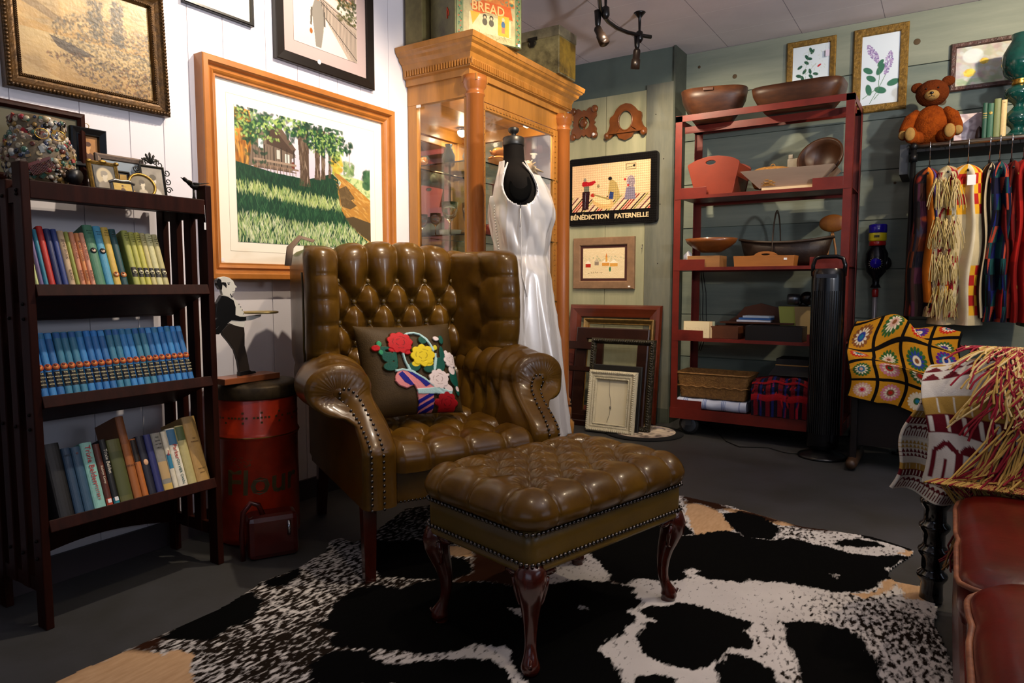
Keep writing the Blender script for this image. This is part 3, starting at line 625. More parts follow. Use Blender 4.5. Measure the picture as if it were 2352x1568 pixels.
# ================================================================ ON TOP OF THE BOOKCASE
ZT=1.2285
t=thing('trinket_jar','round memory jar crusted with buttons, beads, glass and a comb on the bookcase','jar',(-2.2,.945,ZT))
prof=[(.0,0),(.055,0),(.078,.03),(.088,.075),(.084,.11),(.07,.14),(.062,.155),(.066,.165),(.068,.19),(.06,.19),(.055,.16),(.0,.15)]
b=MB(); b.lathe(prof,28,cap=False); build('body',b,mat('jar_putty','75654a',.45,var=(30,.4),bump=(60,.6,.004)),t)
cols=['8a2a2e','a89c80','3a5a4a','1a1814','8a6a34','5a4430','9a8a68','7a8080','5a2a1c','b8b0a0','2a3048','94806c']
rj=random.Random(5)
def jr(z):
    for (r0,z0),(r1,z1) in zip(prof[1:],prof[2:]):
        if z0<=z<=z1: return r0+(r1-r0)*(z-z0)/(z1-z0+1e-9)
    return .066
rest=MB(); tm=[mat('trinket_'+c,c,.22,coat=.4) for c in cols]
for i in range(560):
    z=rj.uniform(.012,.185); a_=rj.uniform(0,2*PI); r=jr(z); ci=rj.randrange(len(cols)); s_=rj.uniform(.003,.0095)
    if i<96: s_=.005+s_*.55; a_=rj.uniform(-2.2,.9)
    M=RZ(a_)@TR(r,0,z)@RY(rj.uniform(-.3,.3))@RX(rj.uniform(0,3))
    k=rj.random(); q=MB() if i<96 else rest; mi=0 if i<96 else ci
    if k<.45: q.lathe([(s_,-.002),(s_,.001),(s_*.8,.003),(s_*.35,.0015)],10,M=M@RY(PI/2),mi=mi); nm='button'
    elif k<.75: q.sph((0,0,0),(s_*.8,s_,s_*.9),8,mi=mi,M=M); nm='bead'
    else: q.box(-.002,.003,-s_,s_,-s_*.5,s_*.6,mi=mi,M=M); nm='shard'
    if i<96: build(nm,q,tm[ci],t)
tag(build('trinket',rest,tm,t),kind='stuff')
b=MB(); M=RZ(-.35)@TR(.09,0,.045)@RX(.45)
b.box(-.002,.002,-.03,.03,.012,.02,M=M)
for i in range(17): b.box(-.0015,.0015,-.029+i*.0035,-.0275+i*.0035,-.014,.012,M=M)
build('hair_comb',b,mat('tortoiseshell','5a1c12',.25),t)
b=MB(); b.tube([(0,0,0),(.03,0,.0)],[.019,.022],14); o=build('black_cork',b,mat('jar_black','0e0e10',.4),t,loc=(.062,.045,.035),rot=(0,.25,.45))
b=MB(); 
for dy in (-.02,.02): b.tube([(.092,dy+.017*math.cos(a_*PI/8),.135+.014*math.sin(a_*PI/8)) for a_ in range(16)],.0013,6,closed=True)
build('wire_spectacles',b,BRASS,t,rot=(0,0,-.1))
def port(name,label,loc,w,h,fw,fm,prof,art,lean=.12,rotz=R90,group=None):
    return picture(name,label,loc,rotz,w,h,prof,fm,art,PNT,fw,.012,matm=BLKM,tilt=-lean,group=group,cat='picture frame')
def portrait(bg,fig,seed,oval=False,w=60,h=84):
    a=Cv(w,h,bg); A=a.asp; a.noise(.3,(5,5),seed)
    if oval: a.ell(A/2,.5,A*.42,.44,'b9a988')
    a.ell(A/2,.95,.27,.3,fig[0]); a.ell(A/2,.62,.07,.12,fig[1]); a.ell(A/2,.44,.115,.155,fig[1]); a.ell(A/2,.33,.13,.11,fig[2]); a.ell(A/2-.09,.42,.04,.1,fig[2])
    return a
t=picture('small_black_frame','small square black frame with a sepia portrait, hung by a ring beside the jar',(-2.372,1.158,1.328),R90,.108,.125,[(0,0),(0,.02),(.004,.024),(.018,.014),(.022,.018),(.025,.008)],mat('ebonised_wood','101216',.3),portrait('a8743f',('5a3a2a','c99660','4a2a1c'),3),PNT,.025,.012,tilt=0)
b=MB(); b.tube([(.008*math.cos(k*PI/8),-.005,.133+.008*math.sin(k*PI/8)) for k in range(16)],.0011,6,closed=True); build('hanging_ring',b,BRASS,t)
port('silver_photo_frame','wide worn silver frame with blank blue-grey print behind the small portraits',(-2.29,1.225,ZT),.155,.142,.02,mat('tarnished_silver','8c7a6c',.4,.7,bump=(80,.5,.003)),[(0,0),(0,.01),(.006,.014),(.016,.01),(.02,.004)],Cv(40,30,'7f8b95'),lean=.15)
g2=mat('bright_gilt','9a7a3a',.35,.8,bump=(120,.6,.004))
t=port('gilt_photo_frame','small ornate gilt frame with an oval portrait of a woman, left of the oval frame',(-2.175,1.112,ZT),.088,.098,.014,g2,[(0,0),(0,.008),(.005,.012),(.011,.008),(.014,.004)],portrait('4e4c46',('8a8070','c9bda4','8d8474'),5,True),lean=.25)
b=MB()
for sx in (-1,1):
    for zz in (.004,.094): b.sph((sx*.04,-.012,zz),(.008,.005,.006),10)
b.sph((0,-.012,.096),(.012,.005,.006),10); build('corner_ornament',b,g2,t)
t=port('pewter_photo_frame','tiny pewter frame with a yellowed picture in front of the ornate gilt frame',(-2.135,1.14,ZT),.068,.036,.007,mat('pewter','8d8c88',.35,.8,bump=(120,.5,.003)),[(0,0),(0,.006),(.003,.009),(.007,.004)],portrait('b8963f',('5a3c1c','8a6a3a','4a3018'),7,w=80,h=40),lean=.3)
b=MB(); b.tube([(-.038,-.008,.03),(-.02,-.01,.038),(0,-.01,.035),(.02,-.01,.038),(.038,-.008,.03)],.004,8); build('ribbon_crest',b,mat('pewter'),t)
port('narrow_gold_frame','narrow black and gold frame between the gilt and the oval portraits',(-2.24,1.20,ZT),.045,.085,.012,BLK,[(0,0),(0,.008),(.004,.01),(.009,.006),(.012,.004)],Cv(20,40,'a8843c'),lean=.12)
t=thing('oval_photo_frame','oval gilt frame with a sepia portrait, leaning in front of the iron frame','picture frame',(-2.185,1.234,ZT),rot=(-.3,0,R90))
n=40; ov=lambda rx,rz:[(rx*math.cos(2*PI*k/n),.04+rz*math.sin(2*PI*k/n)) for k in range(n)]
b=MB(); b.tube([(x,-.004,z) for x,z in ov(.042,.038)],.0045,8,closed=True); build('frame',b,g2,t)
a=portrait('6a604c',('b8ab92','c9bda4','4a4032'),9,w=70,h=70)
a.obj('photograph',PNT,t,lambda U,V:np.stack([(U-.5)*2*.040*np.sqrt(np.clip(1-((V-.5)*2)**2*.96,0,1)),np.full_like(U,-.003)-.004*(1-(2*U-1)**2)*(1-(2*V-1)**2),.04+(V-.5)*2*.036],-1))
t=thing('iron_photo_frame','dark ornate openwork iron frame with a leaf crest, right end of the bookcase top','picture frame',(-2.26,1.315,ZT),rot=(-.18,0,R90))
im=mat('cast_iron','2c2b26',.45,.6,bump=(100,.3,.002))
b=MB(); b.frame(.085,.115,[(0,0),(0,.006),(.004,.008),(.008,.004)],bz=.008); build('frame',b,im,t)
portrait('8d8578',('c9c2b4','cfc6b4','5a5244'),11).obj('photograph',PNT,t,flat(.07,.10,-.003,0,.0155))
b=MB()
def scroll(cx,cz,r,s0,turns=1.4,sg=1): b.tube([(cx+sg*r*(1-k/22)*math.cos(s0+turns*2*PI*k/18),-.004,cz+r*(1-k/22)*math.sin(s0+turns*2*PI*k/18)) for k in range(17)],.0018,6)
for sx in (-1,1):
    for zz in (.015,.045,.075,.105): scroll(sx*.052,zz,.0125,0 if zz<.06 else PI,sg=sx)
    scroll(sx*.03,.13,.014,PI/2,sg=sx); scroll(sx*.016,.137,.012,0,sg=sx)
for k in range(5): a_=PI*(k+.5)/5; b.tube([(0,-.004,.13),(.022*math.cos(a_),-.005,.135+.028*math.sin(a_)),(.026*math.cos(a_)*.9,-.004,.135+.034*math.sin(a_))],[.003,.004,.001],6)
build('openwork_scroll',b,im,t)
# bird on a dish
t=thing('bird_figurine','small dark bronze bird figurine on a dish at the end of the bookcase','figurine',(-2.10,1.352,ZT),rotz=R90+.1)
bz=mat('bronze_bird','23201c',.35,.6)
b=MB(); b.sph((0,0,.045),(.022,.010,.0115),14,M=RY(.15)); b.tube([(-.012,0,.052),(-.024,0,.058),(-.033,0,.062)],[.009,.006,.006],10); b.sph((-.033,0,.063),.0065,10); b.tube([(-.038,0,.063),(-.047,0,.067)],[.003,.0005],6)
b.tube([(.015,0,.044),(.035,0,.043),(.05,0,.046)],[.007,.004,.001],8,flat=.5); b.tube([(-.005,-.008,.052),(.03,-.006,.056),(.058,-.004,.062)],[.004,.0025,.0008],6); build('body',b,bz,t)
b=MB(); b.lathe([(.018,0),(.019,.002),(.006,.004),(.0035,.012),(.003,.036)],16); build('stand',b,bz,t)
b=MB(); b.tube([(.0,-.012,.003),(.003,-.045,-.02),(.002,-.047,-.05),(.003,-.047,-.075)],.0005,4); b.box(-.003,.004,-.0475,-.0465,-.098,-.075); build('price_tag',b,WHITE,t)
b=MB(); b.tube([(.0,-.0465,-.13),(.006,-.0465,-.145),(.0,-.0465,-.16),(-.004,-.0465,-.145)],.0005,4,closed=True); 
# ================================================================ BUTLER SILHOUETTE, FLOUR BIN
t=thing('butler_silhouette','flat painted wooden butler figure in black tailcoat holding a tray, on the flour bin','figurine',(-2.165,1.565,.600),rotz=R90)
# outline in px of the zoom (scale 2.24), mapped to metres: x=(u-95)/2.24/ppm ...
def bp(u,v): return ((u-165)*.000915+ .0,(548-v)*.000705+.027)
skinm=mat('painted_ivory','cfccc0',.4); bk=mat('painted_black','0a0a0a',.35); tr=mat('painted_umber','221b14',.4)
head=[(72,105),(56,88),(54,68),(66,52),(88,46),(110,52),(126,68),(132,86),(143,100),(133,104),(134,112),(130,118),(132,126),(118,134),(120,142),(100,148),(78,138)]
b=MB(); b.prism([bp(*p) for p in head],-.007,.007); build('head',b,skinm,t,bevel=.001)
b=MB(); b.prism([bp(*p) for p in [(56,90),(54,66),(62,56),(72,62),(74,76),(80,74),(92,76),(96,90),(94,104),(88,94),(78,84),(76,100),(74,112),(66,110)]],-.0078,.0078); build('hair',b,bk,t)
b=MB(); 
for p in ((105,84),): b.sph((bp(*p)[0],-.0075,bp(*p)[1]),(.0035,.0008,.0025),8)
b.tube([(bp(98,78)[0],-.0076,bp(98,78)[1]),(bp(112,76)[0],-.0076,bp(112,76)[1])],.0007,5); b.tube([(bp(120,122)[0],-.0076,bp(120,122)[1]),(bp(131,122)[0],-.0076,bp(131,122)[1])],.0006,5)
b.tube([(bp(110,132)[0],-.0076,bp(110,132)[1]),(bp(118,150)[0],-.0076,bp(118,150)[1]),(bp(122,140)[0],-.0076,bp(122,140)[1])],.0014,5); build('face_line',b,bk,t)
b=MB(); b.prism([bp(*p) for p in [(72,138),(118,145),(140,172),(162,210),(174,245),(172,300),(160,306),(130,296),(100,280),(70,200)]],-.0065,.0065); build('shirt_front',b,skinm,t,bevel=.0008)
b=MB()
for p in ((148,186),(155,200),(162,216),(166,236)): b.sph((bp(*p)[0],-.007,bp(*p)[1]),.0018,8)
build('shirt_button',b,bk,t)
b=MB(); b.prism([bp(*p) for p in [(72,140),(98,146),(124,166),(132,200),(130,240),(150,250),(178,252),(178,272),(150,272),(112,266),(96,280),(70,315),(56,334),(36,332),(32,316),(50,296),(30,306),(24,294),(34,268),(50,250),(46,220),(50,180)]],-.0085,.0085); build('tailcoat',b,bk,t,bevel=.001)
b=MB(); b.prism([bp(*p) for p in [(100,284),(130,296),(168,306),(170,340),(168,400),(180,470),(188,532),(142,540),(136,480),(122,420),(100,380),(74,340),(68,318),(84,300)]],-.007,.007); build('trousers',b,tr,t,bevel=.001)
b=MB(); b.prism([bp(*p) for p in [(142,534),(186,530),(194,538),(212,540),(216,550),(140,556)]],-.010,.010); build('shoe',b,bk,t,bevel=.001)
b=MB(); b.prism([bp(*p) for p in [(178,253),(200,248),(230,246),(252,244),(248,256),(220,266),(200,272),(178,272)]],-.006,.006); build('hand',b,skinm,t,bevel=.001)
x0,z0=bp(250,238); b=MB(); b.lathe([(.062,0),(.066,.002),(.066,.007),(.062,.008)],28,c=(x0,0,z0)); build('tray',b,mat('tray_gilt','a8935a',.35,.3),t)
b=MB(); b.box(-.11,.125,-.045,.045,0,.022); build('base',b,mat('base_wood','8a4a26',.4,var=(9,.3),coat=.3),t,bevel=.002)
t=thing('flour_bin','tall round red painted flour bin with worn gilt lettering and a rusty lid','bin',(-2.20,1.635,0))
redp=mat('worn_red_paint','b8300f',.35,var=(9,.45),col2='82200c',coat=.3,bump=(30,.15,.002)); blp=mat('black_japan','0d0a09',.35,var=(12,.5))
b=MB(); b.lathe([(.14,0),(.150,.01),(.152,.03),(.152,.39),(.156,.395),(.158,.402),(.156,.409),(.152,.414),(.152,.535),(.150,.54)],48); build('body',b,redp,t)
b=MB(); b.lathe([(.153,.402-.006),(.1595,.402),(.153,.408)],48,cap=False); build('gold_band',b,BRASS,t)
b=MB(); b.lathe([(.0,.597),(.10,.599),(.145,.592),(.158,.585),(.160,.58),(.160,.545),(.157,.54)],48,cap=False); build('lid',b,mat('rusty_lid','5a4a30',.5,.5,var=(14,.7),col2='1c1510'),t)
gl=mat('worn_gilt_letter','3f4626',.5,.1,var=(60,.5),col2='5a3418')
def wrapV(V,F,r,ang,z,bm,mi=0):
    W=[]
    for x,y,zz in V:
        a_=ang+x/r; W.append((math.cos(a_)*(r+zz),math.sin(a_)*(r+zz),z+y))
    bm.add(W,F,mi)
b=MB(); V,F=text('Flour',.13,depth=.0004,bold=.002,shear=.05); wrapV(V,F,.1528,-.50,.235,b)
for s_ in (): pass
build('lettering',b,gl,t)
b=MB()
rj=random.Random(2)
for k in range(40):
    a_=-2.2+k*.085
    for dz in ((0,) if k%5 else (-.018,0,.018)):
        if rj.random()<.85: wrapV([(-.004,-.003,0),(.004,-.003,0),(.004,.004,0),(-.004,.004,0)],[(0,1,2,3)],.1528,a_,.475+dz,b)
for k in range(30): 
    a_=-1.0+rj.uniform(-.25,.25); wrapV([(-.003,-.001,0),(.003,-.001,0),(.003,.001,0),(-.003,.001,0)],[(0,1,2,3)],.1528,a_,.315+rj.uniform(-.02,.02),b)
build('stencil_pattern',b,gl,t)
# dark red handled box in front of the bin
t=thing('red_handled_box','dark red metal box with a curved handle on the floor before the flour bin','box',(-1.99,1.52,0),rotz=1.05)
dr=mat('dark_red_enamel','4a0d08',.3,var=(10,.5),coat=.4)
b=MB(); b.box(-.075,.095,-.05,.05,0,.155); build('body',b,dr,t,bevel=.02)
b=MB(); b.tube([(-.09,-.02,.0),(-.092,-.02,.10),(-.085,-.02,.17),(-.06,-.02,.20),(-.035,-.02,.19),(-.02,-.02,.15)],.009,10); build('handle',b,dr,t)
b=MB(); b.tube([(.06,-.052,.13),(.06,-.056,.10),(.06,-.052,.08)],.006,8); build('latch',b,CHROME,t)
# ================================================================ WING CHAIR
CA=math.radians(61.5); CO=Vector((-1.50,1.53,0))
t=thing('wing_chair','olive-brown buttoned leather wing chair with rolled arms, nail trim and a pillow on it','armchair',CO,rotz=CA); CH=t
def chairW(x,y,z): c,s=math.cos(CA),math.sin(CA); return (CO.x+c*x-s*y,CO.y+s*x+c*y,z)
CX=.335 # centre line
# seat deck
U=np.linspace(0,1,120); S=np.linspace(0,1,130)
X,Sg=np.meshgrid(.075+U*(.595-.075),S*.70)   # Sg arc length from back (0) to below front
bt=[(CX+dx,.10+.12*r) for r in range(5) for dx in ((-.21,-.07,.07,.21) if r%2 else (-.14,0,.14))]
segs=[]
for p in bt:
    for q in bt:
        if p<q and .08<math.hypot(p[0]-q[0],p[1]-q[1])<.16 and abs(p[1]-q[1])>.05: segs.append((p,q))
for p in bt:
    if p[1]>.56: segs.append((p,(p[0],.80)))
h=tuft(X,Sg,bt,[q for q in segs if q[1][1]<.75],.032,.014,.009,.028,[q for q in segs if q[1][1]>=.75],.010,.005)
xe=np.clip(np.minimum(X-.075,.595-X)/.03,0,1); h=h*xe**.5
yf=.025; flatl=.62; r=.035
yy=np.where(Sg<flatl,.66-Sg,0); zz=np.full(X.shape,.415)
a_=np.clip((Sg-flatl)/r,0,PI/2); ny=np.where(Sg<flatl,0,-np.sin(a_)); nz=np.where(Sg<flatl,1,np.cos(a_))
yb=np.where(Sg<flatl,.66-Sg,.66-flatl-r*np.sin(a_)); zb=np.where(Sg<flatl,.415,.415-r+r*np.cos(a_)-np.clip(Sg-flatl-r*PI/2,0,9))
P=np.stack([X,yb+ny*h,zb+nz*h],-1); b=MB(); b.grid(P); build('seat',b,LEA,t)
b=MB(); b.box(.03,.64,.02,.70,.245,.375); b.box(.05,.62,.60,.70,.3,.42); build('seat_rail',b,LEA,t,bevel=.008)
# arms
def arm(side):
    pr=[(.085,.25),(.085,.30),(.085,.36),(.085,.41),(.083,.45),(.079,.49),(.072,.53),(.066,.56)]
    cx,cz,rx,rz=-.048,.606,.112,.086
    for k in range(27):
        a_=math.radians(-12+k*278/26); pr.append((cx+rx*math.cos(a_),cz+rz*math.sin(a_)))
    pr+=[(-.028,.50),(-.028,.42),(-.028,.34),(-.028,.25)]
    # resample
    pr=np.array(pr); d=np.r_[0,np.cumsum(np.hypot(*np.diff(pr,axis=0).T))]; m=150; s=np.linspace(0,d[-1],m); px=np.interp(s,d,pr[:,0]); pz=np.interp(s,d,pr[:,1])
    tx=np.gradient(px);tz=np.gradient(pz);ll=np.hypot(tx,tz); nx,nz=tz/ll,-tx/ll   # outward normal
    yfr=.185*smooth(pz,.42,.60)
    n=70; T=np.linspace(0,1,n)
    Y=yfr[None,:]+(.70-yfr[None,:])*T[:,None]
    Sx=np.tile(s,(n,1)); smid=s[np.argmin(np.abs(pz-.50)+ (s>d[-1]*.4)*9)]; stop=s[np.argmax(pz)]
    seg=[((smid-.16,y),(stop+.03,y)) for y in (.27,.38,.49,.60)]; btn=[(smid,y) for y in (.27,.38,.49)]
    seg+=[((smid,.27+.11*k),(smid+.07,.325+.11*k)) for k in range(3)]
    h=tuft(Sx,Y,btn,seg,.024,.014,.011,.03); env=smooth(stop+.06-Sx,0,.07)*smooth(Y,yfr[None,:]+.02,yfr[None,:]+.10)
    h=h*env
    # gathered creases near the roll front
    cre=.0010*np.sin(Sx*2*PI/.019)*np.exp(-((Y-yfr[None,:])/.05))*(pz[None,:]>.52)
    h=h+cre
    X=px[None,:]+nx[None,:]*h; Z=pz[None,:]+nz[None,:]*h
    # front cap: converge to the medial line with bulge
    med=[(.012,.20),(.012,.43),(.002,.52),(-.018,.57),(-.05,.598),(-.062,.598)]
    mp=np.array(med); cap=[]
    cl=np.zeros((m,2))
    for i in range(m):
        best=9
        for (ax,az),(bx,bz_) in zip(mp[:-1],mp[1:]):
            tt=np.clip(((px[i]-ax)*(bx-ax)+(pz[i]-az)*(bz_-az))/((bx-ax)**2+(bz_-az)**2),0,1); qx,qz=ax+tt*(bx-ax),az+tt*(bz_-az); dd=math.hypot(px[i]-qx,pz[i]-qz)
            if dd<best: best=dd; cl[i]=(qx,qz)
    dist=np.hypot(px-cl[:,0],pz-cl[:,1]); hw=np.where(cl[:,1]>.55,.022,.018)
    rows=[]
    for f in (1.0,.85,.7,.55,.4,.2,0):
        g=(hw*.55+(dist-hw*.55)*f)/dist
        qx=cl[:,0]+(px-cl[:,0])*g; qz=cl[:,1]+(pz-cl[:,1])*g; qz=np.where(pz<.27,pz,qz)
        bul=-.027*math.sqrt(max(0,1-f*f))
        yq=.185*smooth(cl[:,1]+(qz-cl[:,1])*min(1,f*1.6),.42,.60)+bul
        if f<.9: yq=yq+.0012*np.sin(s*2*PI/.019)*(pz>.54)*math.sin(PI*f)
        rows.append(np.stack([qx,yq,qz],-1))
    inner=rows[-1]
    P=np.concatenate([np.array(rows[::-1]),np.stack([X,Y,Z],-1)[1:]],0)
    tp=smooth(P[...,1],.32,.62); P[...,0]=np.where(P[...,0]<-.03,-.03+(P[...,0]+.03)*(1-.55*tp),P[...,0])
    if side: P[...,0]=2*CX-P[...,0]
    b=MB(); b.grid(P); ex=-.055
    b.sph((2*CX-ex if side else ex,.185-.018,.598),(.030,.011,.030),16); build('arm',b,LEA,t)
    # nail-lined front panel: a strip along the arm's centre line
    cp=[(.012,.252),(.012,.34),(.012,.42),(.010,.47),(.004,.52),(-.008,.56),(-.028,.588),(-.052,.600)]
    cs=np.array(cp); d=np.r_[0,np.cumsum(np.hypot(*np.diff(cs,axis=0).T))]; q=np.linspace(0,d[-1],60); ccx=np.interp(q,d,cs[:,0]); ccz=np.interp(q,d,cs[:,1])
    for _ in range(4): ccx[1:-1]=(ccx[:-2]+ccx[1:-1]*2+ccx[2:])/4; ccz[1:-1]=(ccz[:-2]+ccz[1:-1]*2+ccz[2:])/4
    tx=np.gradient(ccx);tz=np.gradient(ccz);ll=np.hypot(tx,tz); ox,oz=-tz/ll,tx/ll; W2=.0195+.004*smooth(q,d[-1]-.10,d[-1]-.04); yy_=.185*smooth(ccz,.42,.60)-.031
    endf=np.sqrt(np.clip(1-np.clip((q-(d[-1]-.022))/.022,0,1)**2,0,1)); W2=W2*np.maximum(endf,.02)
    sgn=-1 if side else 1; off=2*CX if side else 0
    rows=[np.stack([off+sgn*(ccx+ox*W2*k),yy_-.004*(1-k*k),ccz+oz*W2*k],-1) for k in (-1,-.5,0,.5,1)]
    b=MB(); b.grid(np.array(rows)); pn=build('arm_front_panel',b,LEA,t)
    b=MB(); E_=np.concatenate([rows[0][:-1],rows[-1][::-1]],0); last=None
    for p in E_:
        if last is None or np.linalg.norm(p-last)>.0150: b.sph((p[0],p[1]-.002,p[2]),(.0052,.004,.0052),10); last=p
    build('nail_trim',b,NAIL,pn)
arm(0); arm(1)
# wings
def wing(side):
    nz=70; n=72; rows=[]; zs_=np.linspace(0,1,nz)
    zb,zt=.50,1.092
    for k in range(nz):
        # vertical with rounded top
        q=zs_[k]*1.06
        if q<=1: z=zb+(zt-.045-zb)*q; sh=1
        else: 
            a_=(q-1)/.06*PI/2; z=zt-.045+.045*math.sin(a_); sh=max(.02,math.cos(a_))
        yA=.455-.03*math.sin(PI*min(1,max(0,(z-.62)/.46)))+.16*(1-min(1,max(0,(z-.5)/.2)))
        xA=-.048+.04*(1-min(1,max(0,(z-.5)/.22))); xB=.030; yB=.74; r=.052*(.3+.7*sh)
        A=np.array([xA,yA+ (1-sh)*.05]);B=np.array([xB,yB]); dd=(B-A)/np.linalg.norm(B-A); nn=np.array([dd[1],-dd[0]]) # nn toward +x (inner)
        Lg=np.linalg.norm(B-A); loop=[]
        for j in range(n):
            u=j/n
            if u<.36: s=u/.36; p=B+(A-B)*s+nn*r; nm=nn; s_in=Lg*(1-s)
            elif u<.60: a_=(u-.36)/.24*PI; nm=nn*math.cos(a_)-dd*math.sin(a_); p=A+nm*r; s_in=-r*a_
            elif u<.90: s=(u-.60)/.30; p=A+(B-A)*s-nn*(r+.06*(lambda w:w*w*(3-2*w))(min(1,s*1.15))*sh*min(1,(z-.48)/.2)); nm=-nn; s_in=-9
            else: a_=(u-.90)/.10*PI; nm=-nn*math.cos(a_)+dd*math.sin(a_); p=B+nm*r-nn*.048*max(0,math.cos(a_))*sh; s_in=-9
            h=0
            if s_in>-.12:
                bts=[(.09,.985),(.14,.90),(.08,.81),(.13,.72),(.08,.64)]
                sg=[(bts[i],bts[i+1]) for i in range(4)]+[(bts[0],(-.2,.985)),(bts[2],(-.2,.81)),(bts[4],(-.2,.64)),(bts[0],(.1,1.12))]+[((-.03,.90),(-.2,.90)),((-.03,.72),(-.2,.72))]
                X_=np.array([s_in]);Y_=np.array([z]); h=float(tuft(X_,Y_,bts,sg[:4]+sg[7:8],.022,.012,.010,.036,sg[4:7]+sg[8:],.007,.004)[0])*min(1,max(0,(s_in+.12)/.05))*(.3+.7*sh)
            pp=p+nm*h*.8; loop.append((pp[0],pp[1],z+ (h*.3 if sh<1 else 0)))
        rows.append(loop)
    P=np.array(rows); 
    if side: P[...,0]=2*CX-P[...,0]
    b=MB(); b.grid(P,cu=True); top=P[-1]; b.add(top,[tuple(range(len(top)))],0,True); w_=build('wing',b,LEA,t)
    j=int(n*.62); e=P[:,j,:].copy(); b=MB(); b.tube([tuple(v+np.array([.004 if side else -.004,0,0])) for v in e[2:-8:3]],.004,8); build('piping',b,LEAB,w_)
wing(0); wing(1)
# back
nx_,ns=150,150; X,Sg=np.meshgrid(np.linspace(.02,.65,nx_),np.linspace(0,.95,ns))
def ztop(x): return 1.072+.035*(1-((x-CX)/.31)**2)
bt=[]
for r,z in enumerate((.967,.884,.800,.716,.632,.548)):
    for k in range(-1,6):
        x=(.088 if r%2==0 else .027)+.124*k
        if .02<x<.66: bt.append((x,z-.40))
segs=[]
for p in bt:
    for q in bt:
        if p<q and abs(p[0]-q[0])<.08 and .06<abs(p[1]-q[1])<.1: segs.append((p,q))
for p in bt:
    if abs(p[1]-.567)<.01: segs.append((p,(p[0],.95)))
h=tuft(X,Sg,bt,segs,.056,.028,.012,.030,bd=.045)
zt=ztop(X); r=.05; L1=zt-.40-r
a_=np.clip((Sg-L1)/r,0,PI); over=np.clip(Sg-L1-PI*r,0,9)
ybase=.655+(.40+np.minimum(Sg,L1)-.45)*.085
yb=np.where(Sg<L1,ybase,ybase+r-r*np.cos(a_)); zb=np.where(Sg<L1,.40+Sg,.40+L1+r*np.sin(a_)-over)
ny=np.where(Sg<L1,-1,-np.cos(a_)); nz=np.where(Sg<L1,0,np.sin(a_)); hh=h*np.where(Sg<L1,1,1-.6*smooth(Sg,L1,L1+PI*r))
b=MB(); b.grid(np.stack([X,yb+ny*hh*.9,zb+nz*hh*.7],-1)); build('backrest',b,LEA,t)
b=MB(); 
for x,s_ in bt: b.sph((x,.655+(.40+s_-.45)*.085-.011,.40+s_),(.010,.004,.010),10)
build('backrest_button',b,LEAB,t)
b=MB(); b.box(-.02,.69,.70,.79,.245,.55); b.box(.0,.67,.74,.81,.5,1.04); build('outer_back',b,LEA,t,bevel=.02)
for i,(x,y) in enumerate(((-.028,-.002),(.655,-.002),(.0,.70),(.63,.70))):
    b=MB(); w2=.045; lean=0 if i<2 else .05
    V=[(x,y,.25),(x+w2,y,.25),(x+w2,y+w2,.25),(x,y+w2,.25)]+[(x+.005,y+.005+lean,0),(x+w2-.005,y+.005+lean,0),(x+w2-.005,y+w2-.005+lean,0),(x+.005,y+w2-.005+lean,0)]
    b.add(V,[(0,1,2,3),(7,6,5,4),(0,4,5,1),(1,5,6,2),(2,6,7,3),(3,7,4,0)]); build('leg',b,MAHO,t,bevel=.003)
b=MB()
for k in range(38): b.sph((.10+k*.0135,.012,.253),(.0042,.004,.0042),8)
for k in range(12):
    pass
build('rail_nail_trim',b,NAIL,t)
b=MB(); M=TR(-.085,.50,1.098)@RZ(.5)
b.tube([(-.145,.47,1.02),(-.13,.50,1.085),(-.09,.52,1.125),(-.045,.50,1.11)],[.012,.013,.014,.012],8,flat=.15); build('paper_strap',b,mat('brown_strap','6a5644',.7),t)
# ================================================================ PILLOW
px,py=518.,500.
def N(u,v): return ((u-400)/px,(v-545)/py)
W_=260; a=Cv(W_,int(W_*py/px),'3a2a10'); A=a.asp; H_=np.zeros((a.h,a.w))
def N2(u,v): x,y=N(u,v); return (x*A,y)
a.noise(.35,(6,9),4)
def raised(fn,hgt):
    before=a.a.copy(); fn(); m=(np.abs(a.a-before).sum(-1)>1e-6); H_[m]=hgt
def rose(cx,cy,r,c,c2,pet=8,sd=1):
    x,y=N2(cx,cy); R=r/py
    def f():
        rr=random.Random(sd)
        for k in range(pet): a_=2*PI*k/pet; a.ell(x+math.cos(a_)*R*.62,y+math.sin(a_)*R*.55,R*.45,R*.38,c,a_)
        a.ell(x,y,R*.7,R*.65,c)
    raised(f,.012)
    for k in range(7):
        a_=2*PI*k/7+.3; q=R*(.35+.25*(k%2))
        for j in range(6): b_=a_+j*.15; a.ell(x+math.cos(b_)*q,y+math.sin(b_)*q*.85,R*.05,R*.04,c2)
def pl(pts,c,hg=.009): raised(lambda:a.poly([N2(*p) for p in pts],c),hg)
def leaf(u,v,ru,rv,c='08493c',rot=0): 
    x,y=N2(u,v); raised(lambda:a.ell(x,y,ru/py,rv/py,c,rot),.010)
for q in ((525,745,36,30),(530,795,40,26),(500,720,18,20),(655,805,36,28),(724,656,26,26),(735,822,34,24),(800,800,34,42),(822,745,16,50),(830,660,16,28),(880,872,36,50),(888,930,18,40),(905,850,16,30),(560,745,12,60,),(508,695,30,12)): leaf(*q[:4])
leaf(490,668,14,17,'2f8a5f'); leaf(490,715,12,14,'2f8a5f')
def arc(pts,wd,c,hg=.011):
    def f():
        for (u0,v0),(u1,v1) in zip(pts,pts[1:]):
            x0,y0=N2(u0,v0);x1,y1=N2(u1,v1); a.line(x0,y0,x1,y1,wd/py,c); a.ell(x1,y1,wd/py/2,wd/py/2,c)
    raised(f,hg)
LB='a3c4c4'
